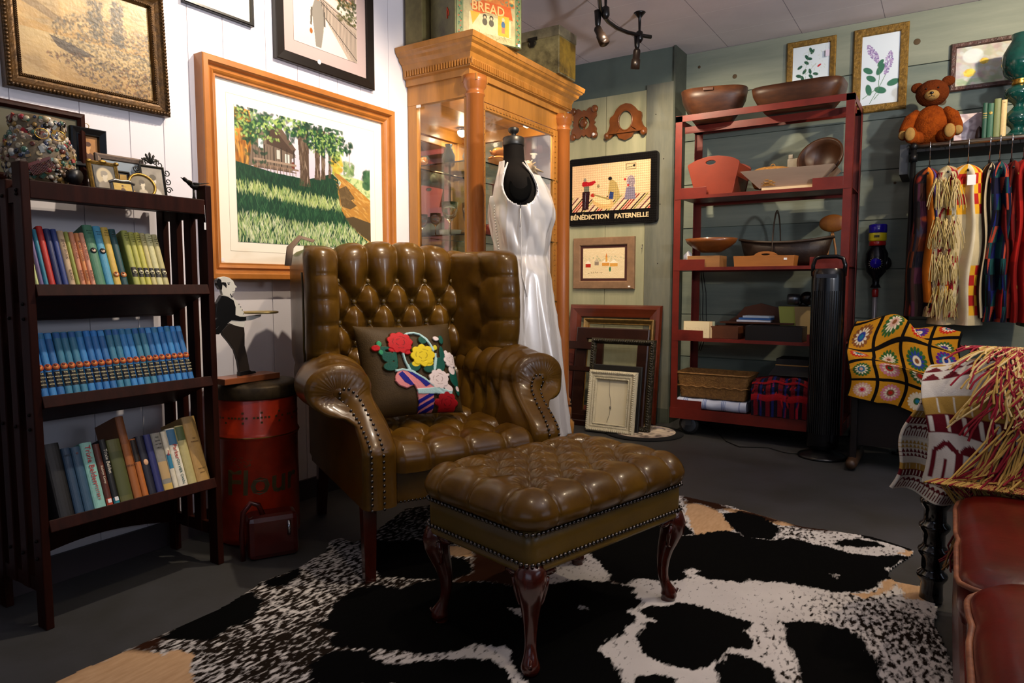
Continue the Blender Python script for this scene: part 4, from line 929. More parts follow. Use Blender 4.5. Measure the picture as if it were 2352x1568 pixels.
arc([(630,625),(650,610),(685,608),(715,620),(745,650),(765,690),(775,720)],15,LB); arc([(785,735),(780,770),(765,825)],15,LB); arc([(603,720),(610,770),(628,825)],14,LB)
pl([(545,850),(560,825),(600,815),(640,830),(690,862),(730,900),(760,945),(650,930),(640,905),(600,920),(560,900),(542,875)],'cf7f80')
pl([(562,840),(585,825),(615,865),(640,905),(618,905),(590,885)],'12127a',.010); pl([(608,826),(640,832),(690,868),(730,905),(700,920),(672,885)],'12127a',.010)
pl([(650,940),(742,945),(738,1048),(664,1050)],'cf7f80'); 
for k in range(3): pl([(655,985+k*32),(740,945+k*32),(740,965+k*32),(658,1005+k*32)],'12127a',.010)
arc([(548,822),(590,815),(640,830),(700,872),(750,920),(790,950)],12,LB); pl([(650,928),(760,925),(850,945),(800,962),(655,955)],LB,.012); arc([(780,950),(840,955),(850,935)],14,LB)
rose(598,665,66,'b01018','7a0a10',9,1); leaf(628,722,20,16,'b01018'); leaf(552,705,24,14,'b01018'); rose(710,745,66,'d8bf1c','a8900f',8,2); leaf(665,790,24,16,'d8bf1c'); leaf(735,790,30,18,'d8bf1c'); leaf(788,705,13,16,'c9bf2a')
rose(875,775,46,'d8c8c4','a8948c',8,3); leaf(872,830,24,26,'d8c8c4'); leaf(850,735,14,16,'d8c8c4'); rose(780,880,56,'d8c8c4','a8948c',9,4); leaf(825,925,34,18,'d8c8c4',.4); leaf(830,862,22,10,'d8c8c4',-.5)
rose(812,1005,58,'9c0e16','6a080e',8,5); leaf(760,1000,20,18,'9c0e16'); leaf(855,1005,24,20,'9c0e16'); leaf(470,690,22,18,'b01018'); leaf(800,652,18,15,'d8c8c4',.4); leaf(888,930,14,15,'d8c0bc')
t=thing('embroidered_pillow','square brown pillow embroidered with bright flowers in a striped basket, on the wing chair','pillow',chairW(.272,.315,.462),rot=(0,0,0)); 
t.rotation_euler=(-.40,0,CA)
from math import pow
Hs=H_.copy()
for _ in range(2): Hs=(Hs+np.roll(Hs,1,0)+np.roll(Hs,-1,0)+np.roll(Hs,1,1)+np.roll(Hs,-1,1))/5
Hf=Hs[:, :]
def pf(sign,hm=None,w=.385,h_=.365):
    def f(U,V):
        e=np.clip(1-(2*U-1)**4,0,1)**.6*np.clip(1-(2*V-1)**4,0,1)**.6
        pin=1-.05*np.sin(PI*V)  # slightly concave sides
        x=(U-.5)*w*pin; z=V*h_*1.0; 
        z=h_/2+(V-.5)*h_*(1-.06*np.sin(PI*U)); y=sign*.062*e
        if hm is not None: y=y-hm*1.0
        return np.stack([x,y,z],-1)
    return f
slub=mat('silk_and_yarn','ffffff',.6,attr=True,bump=(220,.5,.002),spec=.25)
a.obj('embroidered_front',slub,t,pf(-1,Hf))
Cv(40,40,'4a1030').obj('back_panel',FAB,t,pf(1))
# ================================================================ OTTOMAN
OA=math.atan2(-.25273748,.96753489)  # local Y axis = long axis
t=thing('tufted_ottoman','low olive-brown tufted leather ottoman with nail trim on carved mahogany cabriole legs','ottoman',(-.803,1.329,0),rotz=math.atan2(.96753489,.25273748)-PI/2)
# local: +Y long axis, -X short axis; footprint x from -.41 to .01, y 0 to .64
SX0,SX1,SY0,SY1=-.405,0.0,.005,.630
pad=.012
nu,nv=190,240
# param over (x,y) extended beyond edges so it wraps down the side
ext=.095; Xs=np.linspace(SX0-ext,SX1+ext,nu); Ys=np.linspace(SY0-ext,SY1+ext,nv); X,Y=np.meshgrid(Xs,Ys)
bt=[]; 
for r_,x in enumerate((-.3295,-.266,-.2025,-.139,-.0755)):
    for k in range(5):
        y=.083+.1173*k+(.0587 if r_%2 else 0)
        if y<.56: bt.append((x,y))
segs=[]
for p in bt:
    for q in bt:
        if p<q and abs(p[0]-q[0])<.075 and .04<abs(p[1]-q[1])<.075: segs.append((p,q))
for p in bt:
    if p[0]>-.10: segs.append((p,(SX1+.2,p[1])))
    if p[0]<-.30: segs.append((p,(SX0-.2,p[1])))
    if p[1]<.11: segs.append((p,(p[0],SY0-.2)))
    if p[1]>.53: segs.append((p,(p[0],SY1+.2)))
inn=lambda q:all(SX0<p[0]<SX1 and SY0<p[1]<SY1 for p in q)
h=tuft(X,Y,bt,[q for q in segs if inn(q)],.034,.011,.0055,.024,[q for q in segs if not inn(q)],.008,.004,bd=.032)
# wrap: clamp rectangle core; beyond goes round a radius then down
R=.05; cx0,cx1,cy0,cy1=SX0+R,SX1-R,SY0+R,SY1-R
dx=np.where(X<cx0,X-cx0,np.where(X>cx1,X-cx1,0)); dy=np.where(Y<cy0,Y-cy0,np.where(Y>cy1,Y-cy1,0))
l=np.maximum(np.abs(dx),np.abs(dy)); e=np.hypot(dx,dy)+1e-9; ux,uy=dx/e,dy/e
a_=np.clip(l/R,0,PI/2); down=np.clip(l-R*PI/2,0,.2)
qx=np.clip(X,cx0,cx1)+ux*R*np.sin(a_); qy=np.clip(Y,cy0,cy1)+uy*R*np.sin(a_); qz=.435-R+R*np.cos(a_)-down
# square off the corner so it follows the frame below
zr=qz; hh=h*np.where(l<R,1,np.clip((qz-.368)/.03,0,1)**.6)*.9+.002
P=np.stack([qx+ux*np.sin(a_)*hh,qy+uy*np.sin(a_)*hh,np.maximum(qz+np.cos(a_)*hh,.368)],-1)
b=MB(); b.grid(P); build('seat_cushion',b,LEA,t)
b=MB()
for x,y in bt: b.sph((x,y,.424),(.009,.009,.005),10)
build('cushion_button',b,LEAB,t)
b=MB()
def rr(x0,x1,y0,y1,r,n=5):
    o=[]
    for cx,cy,a0 in ((x1-r,y0+r,-90),(x1-r,y1-r,0),(x0+r,y1-r,90),(x0+r,y0+r,180)):
        for k in range(n+1): a_=math.radians(a0+90*k/n); o.append((cx+r*math.cos(a_),cy+r*math.sin(a_)))
    return o
lv=[(.37,.0),(.37,.004),(.33,.005),(.295,.004),(.287,.004),(.280,.010),(.272,.010),(.268,.004)]
rows=[[(x,y,z) for x,y in rr(SX0-o,SX1+o,SY0-o,SY1+o,.03)] for z,o in lv]
b.grid(np.array(rows),cu=True); b.box(SX0+.02,SX1-.02,SY0+.02,SY1-.02,.27,.36); build('leather_apron',b,LEAB,t)
b=MB()
for z in (.366,.293):
    per=rr(SX0-.009,SX1+.009,SY0-.009,SY1+.009,.03,8); per.append(per[0]); d=[0]
    for p,q in zip(per,per[1:]): d.append(d[-1]+math.hypot(p[0]-q[0],p[1]-q[1]))
    m=int(d[-1]/.0152)
    for k in range(m):
        s_=d[-1]*k/m; x=np.interp(s_,d,[p[0] for p in per]); y=np.interp(s_,d,[p[1] for p in per]); b.sph((x,y,z),.0058,9)
build('nail_trim',b,NAIL,t)
def cab(cx,cy,dx,dy):
    # S-curve: knee bulges outward, ankle in, foot out
    b=MB(); dv=Vector((dx,dy,0)).normalized()
    prof=[(.275,.000,.036),(.262,.010,.040),(.245,.016,.040),(.225,.015,.036),(.20,.008,.030),(.17,-.002,.024),(.14,-.008,.020),(.11,-.010,.0165),(.085,-.008,.0145),(.065,-.003,.0145),(.05,.004,.017),(.036,.009,.022),(.026,.010,.024),(.018,.008,.022),(.016,.006,.018),(.012,.005,.019),(.003,.005,.018),(0,.005,.015)]
    b.tube([Vector((cx,cy,z))+dv*o for z,o,r in prof],[r for z,o,r in prof],20)
    lg=build('leg',b,MAHO,t)
    b=MB(); side=Vector((-dv.y,dv.x,0))
    for sg in (-1,1):
        b.tube([Vector((cx,cy,.25))+dv*.004+side*sg*.038,Vector((cx,cy,.22))+dv*.0+side*sg*.036,Vector((cx,cy,.19))-dv*.002+side*sg*.029,Vector((cx,cy,.183))+dv*.006+side*sg*.026],[.008,.0065,.005,.003],8)
        b.tube([Vector((cx,cy,.268))+side*sg*.03-dv*.005,Vector((cx,cy,.262))+side*sg*.05-dv*.018,Vector((cx,cy,.255))+side*sg*.06-dv*.03],[.018,.014,.005],10)
    b.tube([Vector((cx,cy,.05))+dv*.02,Vector((cx,cy,.034))+dv*.033,Vector((cx,cy,.045))+dv*.036],[.004,.005,.004],8)
    build('carved_scroll',b,MAHO,lg)
for cx,cy,dx,dy in ((-.028,.035,1,-1),(-.38,.035,-1,-1),(-.028,.602,1,1),(-.38,.602,-1,1)): cab(cx,cy,dx,dy)
RUG_OUT=[(-1.723,0.651),(-1.762,0.731),(-1.767,0.813),(-1.766,0.898),(-1.764,0.943),(-1.762,1.078),(-1.761,1.188),(-1.812,1.348),(-1.804,1.48),(-1.833,1.63),(-1.899,1.711),(-1.881,1.758),(-1.802,1.748),(-1.817,1.842),(-1.901,2.135),(-1.836,2.259),(-1.652,2.679),(-1.292,2.868),(-0.967,2.951),(-0.862,2.93),(-0.746,2.92),(-0.704,2.899),(-0.553,2.849),(-0.449,2.815),(-0.356,2.829),(-0.208,2.842),(-0.066,2.782),(-0.063,2.737),(-0.085,2.655),(-0.118,2.548),(-0.124,2.484),(-0.099,2.441),(-0.016,2.45),(-0.003,2.36),(0.015,2.305),(0.011,2.181),(0.06,1.911),(0.13,1.615),(-0.139,1.248),(-0.566,0.92),(-1.067,0.78),(-1.481,0.665)]
RUG={'black':[[(-1.742,0.964),(-1.769,1.048),(-1.768,1.146),(-1.774,1.217),(-1.767,1.281),(-1.698,1.265),(-1.653,1.234),(-1.624,1.195),(-1.618,1.144),(-1.627,1.113),(-1.621,1.066),(-1.625,1.039),(-1.654,1.006),(-1.712,0.969)],[(-1.769,1.341),(-1.797,1.402),(-1.814,1.465),(-1.782,1.466),(-1.733,1.425),(-1.721,1.38),(-1.744,1.345)],[(-1.238,1.039),(-1.309,1.104),(-1.309,1.136),(-1.301,1.175),(-1.275,1.205),(-1.235,1.223),(-1.194,1.21),(-1.126,1.21),(-1.072,1.245),(-1.031,1.297),(-0.986,1.337),(-0.929,1.362),(-0.887,1.352),(-0.829,1.299)],[(-1.457,1.771),(-1.385,1.858),(-1.318,1.82),(-1.28,1.75),(-1.302,1.682),(-1.41,1.613),(-1.507,1.569),(-1.654,1.646),(-1.798,1.771),(-1.573,1.914),(-1.454,1.835)],[(-1.46,1.314),(-1.501,1.36),(-1.51,1.408),(-1.509,1.474),(-1.461,1.521),(-1.399,1.544),(-1.38,1.598),(-1.323,1.668),(-1.228,1.712),(-1.136,1.745),(-1.085,1.761),(-0.872,1.415),(-0.885,1.396),(-0.909,1.414),(-0.937,1.43),(-0.997,1.397),(-1.026,1.348),(-1.068,1.295),(-1.114,1.271),(-1.177,1.265),(-1.217,1.234),(-1.258,1.225),(-1.315,1.195),(-1.351,1.214),(-1.352,1.243),(-1.423,1.237),(-1.453,1.25),(-1.443,1.283)],[(-1.223,1.72),(-1.121,1.742),(-1.032,1.817),(-0.993,1.867),(-0.943,1.912),(-0.873,1.944),(-0.804,1.945),(-0.766,1.902),(-0.74,1.871),(-0.735,1.828),(-0.751,1.789),(-0.714,1.769),(-0.703,1.734),(-0.704,1.694),(-0.691,1.663),(-0.715,1.623),(-0.729,1.565),(-0.725,1.544),(-0.683,1.526),(-0.642,1.498),(-0.604,1.422),(-0.789,1.304),(-0.858,1.371),(-0.916,1.423),(-0.941,1.432),(-0.997,1.4)],[(-0.96,1.349),(-0.923,1.367),(-0.871,1.352),(-0.815,1.288),(-0.885,1.243)],[(-0.725,1.82),(-0.71,1.86),(-0.672,1.876),(-0.645,1.924),(-0.597,1.947),(-0.564,1.938),(-0.521,1.935),(-0.481,1.917),(-0.43,1.915),(-0.437,1.851),(-0.396,1.814),(-0.39,1.77),(-0.432,1.731),(-0.43,1.704),(-0.44,1.648),(-0.45,1.61),(-0.482,1.585),(-0.528,1.571),(-0.572,1.575),(-0.624,1.597),(-0.66,1.658),(-0.657,1.724),(-0.679,1.736),(-0.667,1.764),(-0.723,1.799)],[(-0.429,1.624),(-0.429,1.699),(-0.4,1.724),(-0.357,1.712),(-0.325,1.7),(-0.283,1.627),(-0.411,1.545)],[(-0.588,1.432),(-0.596,1.476),(-0.584,1.499),(-0.557,1.521),(-0.511,1.521),(-0.5,1.489)],[(-0.359,1.954),(-0.311,1.998),(-0.261,2.017),(-0.219,2.016),(-0.183,2.013),(-0.155,1.98),(-0.126,1.927),(-0.104,1.874),(-0.098,1.745),(-0.247,1.65),(-0.283,1.781),(-0.304,1.813),(-0.343,1.86),(-0.345,1.923)],[(-0.806,2.457),(-0.76,2.511),(-0.691,2.593),(-0.611,2.581),(-0.525,2.588),(-0.435,2.645),(-0.337,2.638),(-0.247,2.606),(-0.168,2.646),(-0.069,2.71),(-0.109,2.591),(-0.135,2.535),(-0.115,2.491),(-0.107,2.46),(-0.146,2.364),(-0.201,2.279),(-0.271,2.251),(-0.339,2.233),(-0.427,2.22),(-0.489,2.216),(-0.515,2.164),(-0.595,2.13),(-0.665,2.14),(-0.655,2.184),(-0.691,2.2),(-0.693,2.141),(-0.666,2.103),(-0.711,2.038),(-0.777,2.014),(-0.816,2.007),(-0.831,1.945),(-0.882,1.965),(-0.971,2.061),(-1.042,2.143),(-1.084,2.161),(-1.128,2.353),(-1.132,2.638),(-1.052,2.786),(-0.941,2.729),(-0.78,2.499)],[(-0.746,2.793),(-0.688,2.86),(-0.593,2.833),(-0.508,2.723),(-0.505,2.6),(-0.609,2.571),(-0.68,2.639)],[(-0.315,2.675),(-0.281,2.731),(-0.232,2.775),(-0.184,2.77),(-0.168,2.734),(-0.242,2.676),(-0.286,2.659)],[(-0.244,2.835),(-0.184,2.854),(-0.115,2.821),(-0.062,2.786),(-0.087,2.764),(-0.152,2.779),(-0.22,2.794)]],'brown':[[(-1.767,0.888),(-1.778,0.941),(-1.743,0.976),(-1.708,0.95),(-1.682,0.909),(-1.731,0.895)],[(-0.855,1.845),(-0.882,1.965),(-0.864,2.089),(-0.845,2.044),(-0.845,1.884)],[(-0.513,2.827),(-0.443,2.858),(-0.313,2.822),(-0.357,2.781),(-0.459,2.78)],[(-0.968,2.942),(-0.855,2.962),(-0.731,2.894),(-0.771,2.822),(-0.886,2.859),(-0.915,2.809)],[(-0.724,2.868),(-0.645,2.887),(-0.516,2.839),(-0.552,2.788),(-0.641,2.801)],[(-1.4,1.934),(-1.329,2.001),(-1.272,1.993),(-1.081,1.755),(-1.307,1.679),(-1.28,1.75)]],'tan':[[(-1.762,0.639),(-1.783,0.739),(-1.763,0.891),(-1.682,0.909),(-1.63,0.92),(-1.631,0.953),(-1.605,0.975),(-1.545,0.932),(-1.408,0.865)],[(-0.933,2.862),(-0.775,2.835),(-0.654,2.63),(-0.754,2.442)],[(-0.204,2.261),(-0.144,2.332),(-0.108,2.468),(-0.079,2.416),(-0.123,2.346),(-0.169,2.243)],[(-0.789,2.889),(-0.688,2.891),(-0.518,2.852),(-0.407,2.868),(-0.322,2.837),(-0.504,2.778),(-0.662,2.788)],[(-0.094,2.432),(-0.017,2.447),(-0.015,2.35),(-0.077,2.31)],[(-0.087,2.774),(-0.061,2.758),(-0.078,2.704),(-0.122,2.704)],[(-1.561,1.876),(-1.397,1.935),(-1.355,1.877),(-1.479,1.798)]],'white':[[(-1.046,1.608),(-1.012,1.622),(-0.984,1.576),(-1.008,1.581)],[(-0.814,2.288),(-0.799,2.294),(-0.786,2.246),(-0.8,2.254)],[(-0.859,1.742),(-0.849,1.756),(-0.837,1.739),(-0.846,1.728)],[(-0.271,2.382),(-0.258,2.397),(-0.26,2.353)]]}
# ================================================================ COWHIDE RUG
def make_rug():
    x0,x1,y0,y1=-2.3,.35,.42,3.35; st=.006; nx=int((x1-x0)/st); ny=int((y1-y0)/st)
    X,Y=np.meshgrid(np.linspace(x0,x1,nx),np.linspace(y0,y1,ny))
    n1=vnoise(X.shape,(26,28),1,5)-.5; n2=vnoise(X.shape,(26,28),2,5)-.5
    Xd=X+n1*.05; Yd=Y+n2*.05
    def sd(P,X,Y):
        d=np.full(X.shape,9.)
        xs=[p[0] for p in P];ys=[p[1] for p in P]
        W=(slice(max(0,int((min(ys)-y0)/st)-18),int((max(ys)-y0)/st)+18),slice(max(0,int((min(xs)-x0)/st)-18),int((max(xs)-x0)/st)+18))
        if X[W].size==0: return d*-1
        dd=np.full(X[W].shape,9.)
        for i in range(len(P)): dd=np.minimum(dd,segdist(X[W],Y[W],P[i],P[(i+1)%len(P)]))
        s=np.where(inpoly(X[W],Y[W],P),dd,-dd); o=np.full(X.shape,-9.); o[W]=s; return o
    ins=sd(RUG_OUT,X+n1*.015,Y+n2*.015)
    fld={}
    for k in RUG:
        f=np.full(X.shape,-9.)
        for P in RUG[k]: f=np.maximum(f,sd(P,Xd,Yd))
        fld[k]=np.clip(f*25,-1,1)*.5+.5
    fld['black']=np.minimum(fld['black'],1-fld['white'])
    keep=ins>0; hgt=.004+.004*np.clip(ins/.03,0,1)+.004*vnoise(X.shape,(8,9),5,3)
    idx=-np.ones(X.shape,int); idx[keep]=np.arange(keep.sum())
    q=keep[:-1,:-1]&keep[:-1,1:]&keep[1:,1:]&keep[1:,:-1]
    F=np.stack([idx[:-1,:-1][q],idx[:-1,1:][q],idx[1:,1:][q],idx[1:,:-1][q]],-1)
    P=np.stack([X[keep],Y[keep],hgt[keep]],-1); me=bpy.data.meshes.new('rug'); me.from_pydata(P.tolist(),[],F.tolist()); 
    ca=me.color_attributes.new('Col','FLOAT_COLOR','POINT'); c=np.ones((len(P),4)); c[:,0]=fld['black'][keep]; c[:,1]=fld['brown'][keep]; c[:,2]=fld['tan'][keep]
    ca.data.foreach_set('color',c.ravel())
    dn=me.attributes.new('dens','FLOAT','POINT'); dv=.22*smooth(-X,.9,1.25)+.20*smooth(X,-.45,-.1)*smooth(2.4-Y,0,.3)+.10*smooth(Y,2.2,2.6)-.02; dn.data.foreach_set('value',dv[keep].ravel())
    me.polygons.foreach_set('use_smooth',np.ones(len(F),bool))
    m=bpy.data.materials.new('cowhide'); m.use_nodes=True; n=m.node_tree.nodes;k=m.node_tree.links;b=n['Principled BSDF']; b.inputs['Roughness'].default_value=.85; b.inputs['Specular IOR Level'].default_value=.04
    at=n.new('ShaderNodeAttribute'); at.attribute_name='Col'; se=n.new('ShaderNodeSeparateColor'); k.new(at.outputs['Color'],se.inputs[0])
    tc=n.new('ShaderNodeTexCoord'); 
    def noise(sc,st=(1,1,1),det=4,rz=0):
        mp=n.new('ShaderNodeMapping'); mp.inputs['Scale'].default_value=st; mp.inputs['Rotation'].default_value=(0,0,rz); k.new(tc.outputs['Object'],mp.inputs[0]); t=n.new('ShaderNodeTexNoise'); t.inputs['Scale'].default_value=sc; t.inputs['Detail'].default_value=det; k.new(mp.outputs[0],t.inputs[0]); return t.outputs['Fac']
    def math_(op,a,bb,cc=None):
        q=n.new('ShaderNodeMath'); q.operation=op
        for i,v in enumerate((a,bb,cc)):
            if v is None: continue
            if isinstance(v,(int,float)): q.inputs[i].default_value=v
            else: k.new(v,q.inputs[i])
        return q.outputs[0]
    hair=noise(90,(1,.22,1),6,.5); 
    def thr(ch,wd=.06):
        v=math_('ADD',ch,math_('MULTIPLY',math_('SUBTRACT',hair,.5),.55)); r=n.new('ShaderNodeMapRange'); r.inputs[1].default_value=.5-wd; r.inputs[2].default_value=.5+wd; k.new(v,r.inputs[0]); return r.outputs[0]
    def mix(f,a,c):
        x=n.new('ShaderNodeMix'); x.data_type='RGBA'; k.new(f,x.inputs[0])
        for i,v in ((6,a),(7,c)):
            if isinstance(v,tuple): x.inputs[i].default_value=v
            else: k.new(v,x.inputs[i])
        return x.outputs[2]
    sp=noise(85,(1,.45,1),3,.9); big=noise(3.0,(1,1,1),2); ad=n.new('ShaderNodeAttribute'); ad.attribute_name='dens'
    lvl=math_('ADD',sp,math_('ADD',math_('MULTIPLY',math_('SUBTRACT',big,.5),.35),ad.outputs['Fac'])); r=n.new('ShaderNodeMapRange'); r.inputs[1].default_value=.58; r.inputs[2].default_value=.74; k.new(lvl,r.inputs[0])
    base=mix(noise(5,(1,1,1),3),L('d2cdc9'),L('aaa5a2')); base=mix(r.outputs[0],base,L('1c1510'))
    base=mix(thr(se.outputs[2]),base,mix(hair,L('a07c58'),L('c9a680')))
    base=mix(thr(se.outputs[1],.2),base,L('2c170c')); base=mix(thr(se.outputs[0]),base,L('040404'))
    k.new(base,b.inputs['Base Color']); bp=n.new('ShaderNodeBump'); bp.inputs['Strength'].default_value=.5; bp.inputs['Distance'].default_value=.002; k.new(hair,bp.inputs['Height']); k.new(bp.outputs[0],b.inputs['Normal'])
    me.materials.append(m); o=bpy.data.objects.new('cowhide_rug',me); link(o); tag(o,'black, white and tan cowhide rug lying under the ottoman and chair','rug')
    q=o.modifiers.new('s','SOLIDIFY'); q.thickness=.003; q.offset=-1
make_rug()
# ================================================================ CURIO CABINET (front faces +X)
t=thing('display_cabinet','tall golden oak and glass display cabinet with round columns, glass shelves and lit interior','cabinet',(-2.13,3.22,0)); CB=t
def cb(b,x0,x1,y0,y1,z0,z1,mi=0): b.box(x0+2.13,x1+2.13,y0-3.22,y1-3.22,z0,z1,mi)
XF=-1.99; Y0,Y1=2.73,3.70
# plinth & base moulding, profile swept on three sides (front, two ends)
def mould(prof,name,m,x0=-2.375,x1=XF,y0=Y0,y1=Y1,parent=t):
    b=MB(); m_=len(prof); V=[]
    path=[(x0,y0,0,-1),(x1,y0,1,-1),(x1,y1,1,1),(x0,y1,0,1)]
    for x,y,sx,sy in path:
        for o,z in prof: V.append((x+o*sx+2.13,y+o*sy-3.22,z))
    F=[]
    for c in range(3):
        for i in range(m_-1): F.append((c*m_+i,(c+1)*m_+i,(c+1)*m_+i+1,c*m_+i+1))
    F.append((m_-1,2*m_-1,3*m_-1,4*m_-1)); F.append((3*m_,2*m_,m_,0)); b.add(V,F); return build(name,b,m,parent)
mould([(0.0,1.955),(.012,1.955),(.014,1.985),(.03,1.99),(.034,2.03),(.042,2.05),(.058,2.062),(.062,2.066),(.066,2.08),(.078,2.088),(.084,2.098),(.088,2.10),(.092,2.118),(.092,2.125)],'cornice',OAKG)
mould([(.045,0),(.05,.004),(.05,.06),(.04,.075),(.03,.09),(.03,.105),(.015,.125),(0,.14),(0,.145)],'plinth',OAKG)
b=MB()
for k in range(140):
    f=k/140; 
b=MB()
for k in range(64): cb(b,XF+.032,XF+.0385,Y0-.02+k*.016,Y0-.02+k*.016+.008,1.996,2.024)
for k in range(26): cb(b,-2.36+k*.0165,-2.36+k*.0165+.008,Y0-.0385,Y0-.032,1.996,2.024)
build('carved_band',b,OAKG,t)
b=MB(); cb(b,-2.375,XF,Y0+.0,Y0+.035,1.86,1.955); cb(b,-2.375,XF,Y1-.035,Y1,1.86,1.955); cb(b,XF-.033,XF-.001,Y0+.036,Y1-.036,1.861,1.954); cb(b,-2.37,XF-.002,Y0+.002,Y1-.002,.105,.14); cb(b,-2.37,XF-.03,Y0+.03,Y1-.03,1.925,1.95); cb(b,XF-.034,XF+.055,Y0-.012,Y0+.082,1.926,1.9555); cb(b,XF-.034,XF+.055,Y1-.087,Y1+.012,1.926,1.9555); build('carcass_rail',b,OAKG,t)
b=MB()
for y in (Y0,Y1-.03): cb(b,-2.375,-2.315,y,y+.03,.14,1.86); cb(b,-2.02,XF,y,y+.03,.14,1.86)
build('corner_stile',b,OAKG,t,bevel=.003)
b=MB(); cb(b,XF-.035,XF,Y0+.03,Y0+.10,.14,1.86); cb(b,XF-.035,XF,Y1-.10,Y1-.03,.14,1.86); build('front_stile',b,OAKG,t,bevel=.003)
for y in (Y0+.035,Y1-.04):
    b=MB(); x_=XF+.012; pr=[(.050,.145),(.050,.20),(.055,.205),(.055,.225),(.046,.235),(.05,.245),(.05,.255),(.041,.265),(.0395,.30),(.0385,1.0),(.037,1.86),(.042,1.865),(.042,1.872),(.037,1.876),(.038,1.892),(.047,1.905),(.047,1.92),(.05,1.925),(.05,1.955)]
    b.lathe([(r*1.17,z) for r,z in pr[3:]],32,c=(x_+2.13,y-3.22,0)); o=8
    b.lathe([(.068,.14),(.068,.20),(.058,.21)],8,c=(x_+2.13,y-3.22,0),M=None); build('column',b,CHER,t)
b=MB(); b.lathe([(.0,.0),(.085,0),(.085,.11),(.07,.125),(.062,.14),(0,.14)],8,c=(XF+.012+2.13,Y1-.04-3.22,0)); b.lathe([(.0,.0),(.085,0),(.085,.11),(.07,.125),(.062,.14),(0,.14)],8,c=(XF+.012+2.13,Y0+.035-3.22,0)); build('column_base',b,OAKG,t)
# door
b=MB(); cb(b,XF-.02,XF+.005,Y0+.10,Y0+.135,.15,1.855); cb(b,XF-.02,XF+.005,Y1-.135,Y1-.10,.15,1.855); cb(b,XF-.02,XF+.005,Y0+.135,Y1-.135,1.82,1.855); cb(b,XF-.02,XF+.005,Y0+.135,Y1-.135,.15,.20)
dr_=build('door',b,OAKG,t,bevel=.003)
b=MB()
for k in range(56): cb(b,XF+.003,XF+.0095,Y0+.115,Y0+.125,.17+k*.03,.17+k*.03+.018); cb(b,XF+.003,XF+.0095,Y1-.125,Y1-.115,.17+k*.03,.17+k*.03+.018)
for k in range(23): cb(b,XF+.003,XF+.0095,Y0+.14+k*.03,Y0+.158+k*.03,1.832,1.842)
build('beading',b,OAKG,dr_)
b=MB(); cb(b,XF-.01,XF-.006,Y0+.13,Y1-.13,.195,1.825); build('door_glass',b,GLS,dr_)
b=MB(); cb(b,-2.32,-2.015,Y0+.014,Y0+.018,.14,1.862); build('side_glass',b,GLS,t)
b=MB(); cb(b,-2.32,-2.015,Y1-.018,Y1-.014,.14,1.862); build('side_glass',b,GLS,t)
b=MB(); cb(b,-2.372,-2.366,Y0+.03,Y1-.03,.14,1.93); build('mirror_back',b,mat('mirror','d8dcda',.02,1),t)
gsh=mat('green_edged_glass','d8f2e8',.02,trans=1)
for z in (.50,.85,1.20,1.56):
    b=MB(); cb(b,-2.345,-1.985,Y0+.04,Y1-.04,z,z+.007); build('glass_shelf',b,gsh,t)
b=MB(); 
for y in (3.0,3.5): b.lathe([(.0,0),(.036,0),(.036,-.014),(.030,-.018),(0,-.018)],20,c=(0,y-3.22,1.925))
pk=build('puck_light',b,CHROME,t)
b=MB()
for y in (3.0,3.5): b.lathe([(.0,-.0),(.027,0),(.027,-.003),(0,-.003)],20,c=(0,y-3.22,1.9065))
build('puck_lens',b,mat('puck_lens','fff2d0',.4,emit=('ffe8bc',30)),pk)
for y in (3.0,3.5):
    spot('cabinet_puck',(-2.13,y,1.90),(-2.13,y,0),22,160,(1,.84,.6),.8,.03); bulb('cabinet_puck_glow',(-2.13,y,1.885),1.6,(1,.8,.55),.015)
b=MB(); cb(b,-2.315,-2.29,Y0-.004,Y0+.0,1.845,1.858); build('price_tag',b,WHITE,t)
# things inside the cabinet
def goblet(x,y,z,s,label,group=None,cut=None):
    t=thing('stemmed_glass',label,'glass',(x,y,z),group=group); b=MB()
    b.lathe([(.032*s,0),(.030*s,.003*s),(.005*s,.008*s),(.004*s,.06*s),(.007*s,.068*s),(.028*s,.09*s),(.037*s,.12*s),(.038*s,.155*s),(.036*s,.155*s),(.034*s,.12*s),(.024*s,.092*s),(.0,.078*s)],20,cap=False); build('glass_body',b,GLS,t); return t
for i,(x,y,z,s,l) in enumerate(((-2.24,2.90,1.208,1.15,'tall clear stemmed goblet nearest the side glass on the second cabinet shelf'),(-2.13,2.93,1.208,1.1,'clear stemmed goblet right of the nearest one, second cabinet shelf'),(-2.20,3.02,1.208,.9,'small stemmed glass behind the two goblets on the second shelf'),(-2.07,2.84,1.208,.7,'short stemmed glass at the front edge of the second cabinet shelf'),(-2.28,2.83,1.208,.75,'short stemmed glass in the back corner of the second cabinet shelf'))): goblet(x,y,z,s,l,'stemmed glasses in the cabinet')
def lat(name,label,cat,loc,prof,m,n=24,group=None,extra=None):
    t=thing(name,label,cat,loc,group=group); b=MB(); b.lathe(prof,n); build('body',b,m,t)
    if extra: extra(t)
    return t
POR=mat('white_porcelain','e6e4de',.2,coat=.4); 
lat('porcelain_jug','white porcelain jug on the top glass shelf of the cabinet','jug',(-2.10,2.9,1.568),[(.02,0),(.035,.01),(.045,.04),(.03,.08),(.025,.10),(.035,.125),(.031,.125)],POR,extra=lambda t:build('handle',MB().tube([(.03,.0,.11),(.06,0,.1),(.062,0,.06),(.04,0,.04)],.004,8),POR,t))
lat('dark_vase','small dark teal vase on the top glass shelf beside the white jug','vase',(-2.22,2.87,1.568),[(.02,0),(.03,.01),(.034,.05),(.015,.09),(.02,.11)],mat('teal_glaze','22404c',.2,coat=.5))
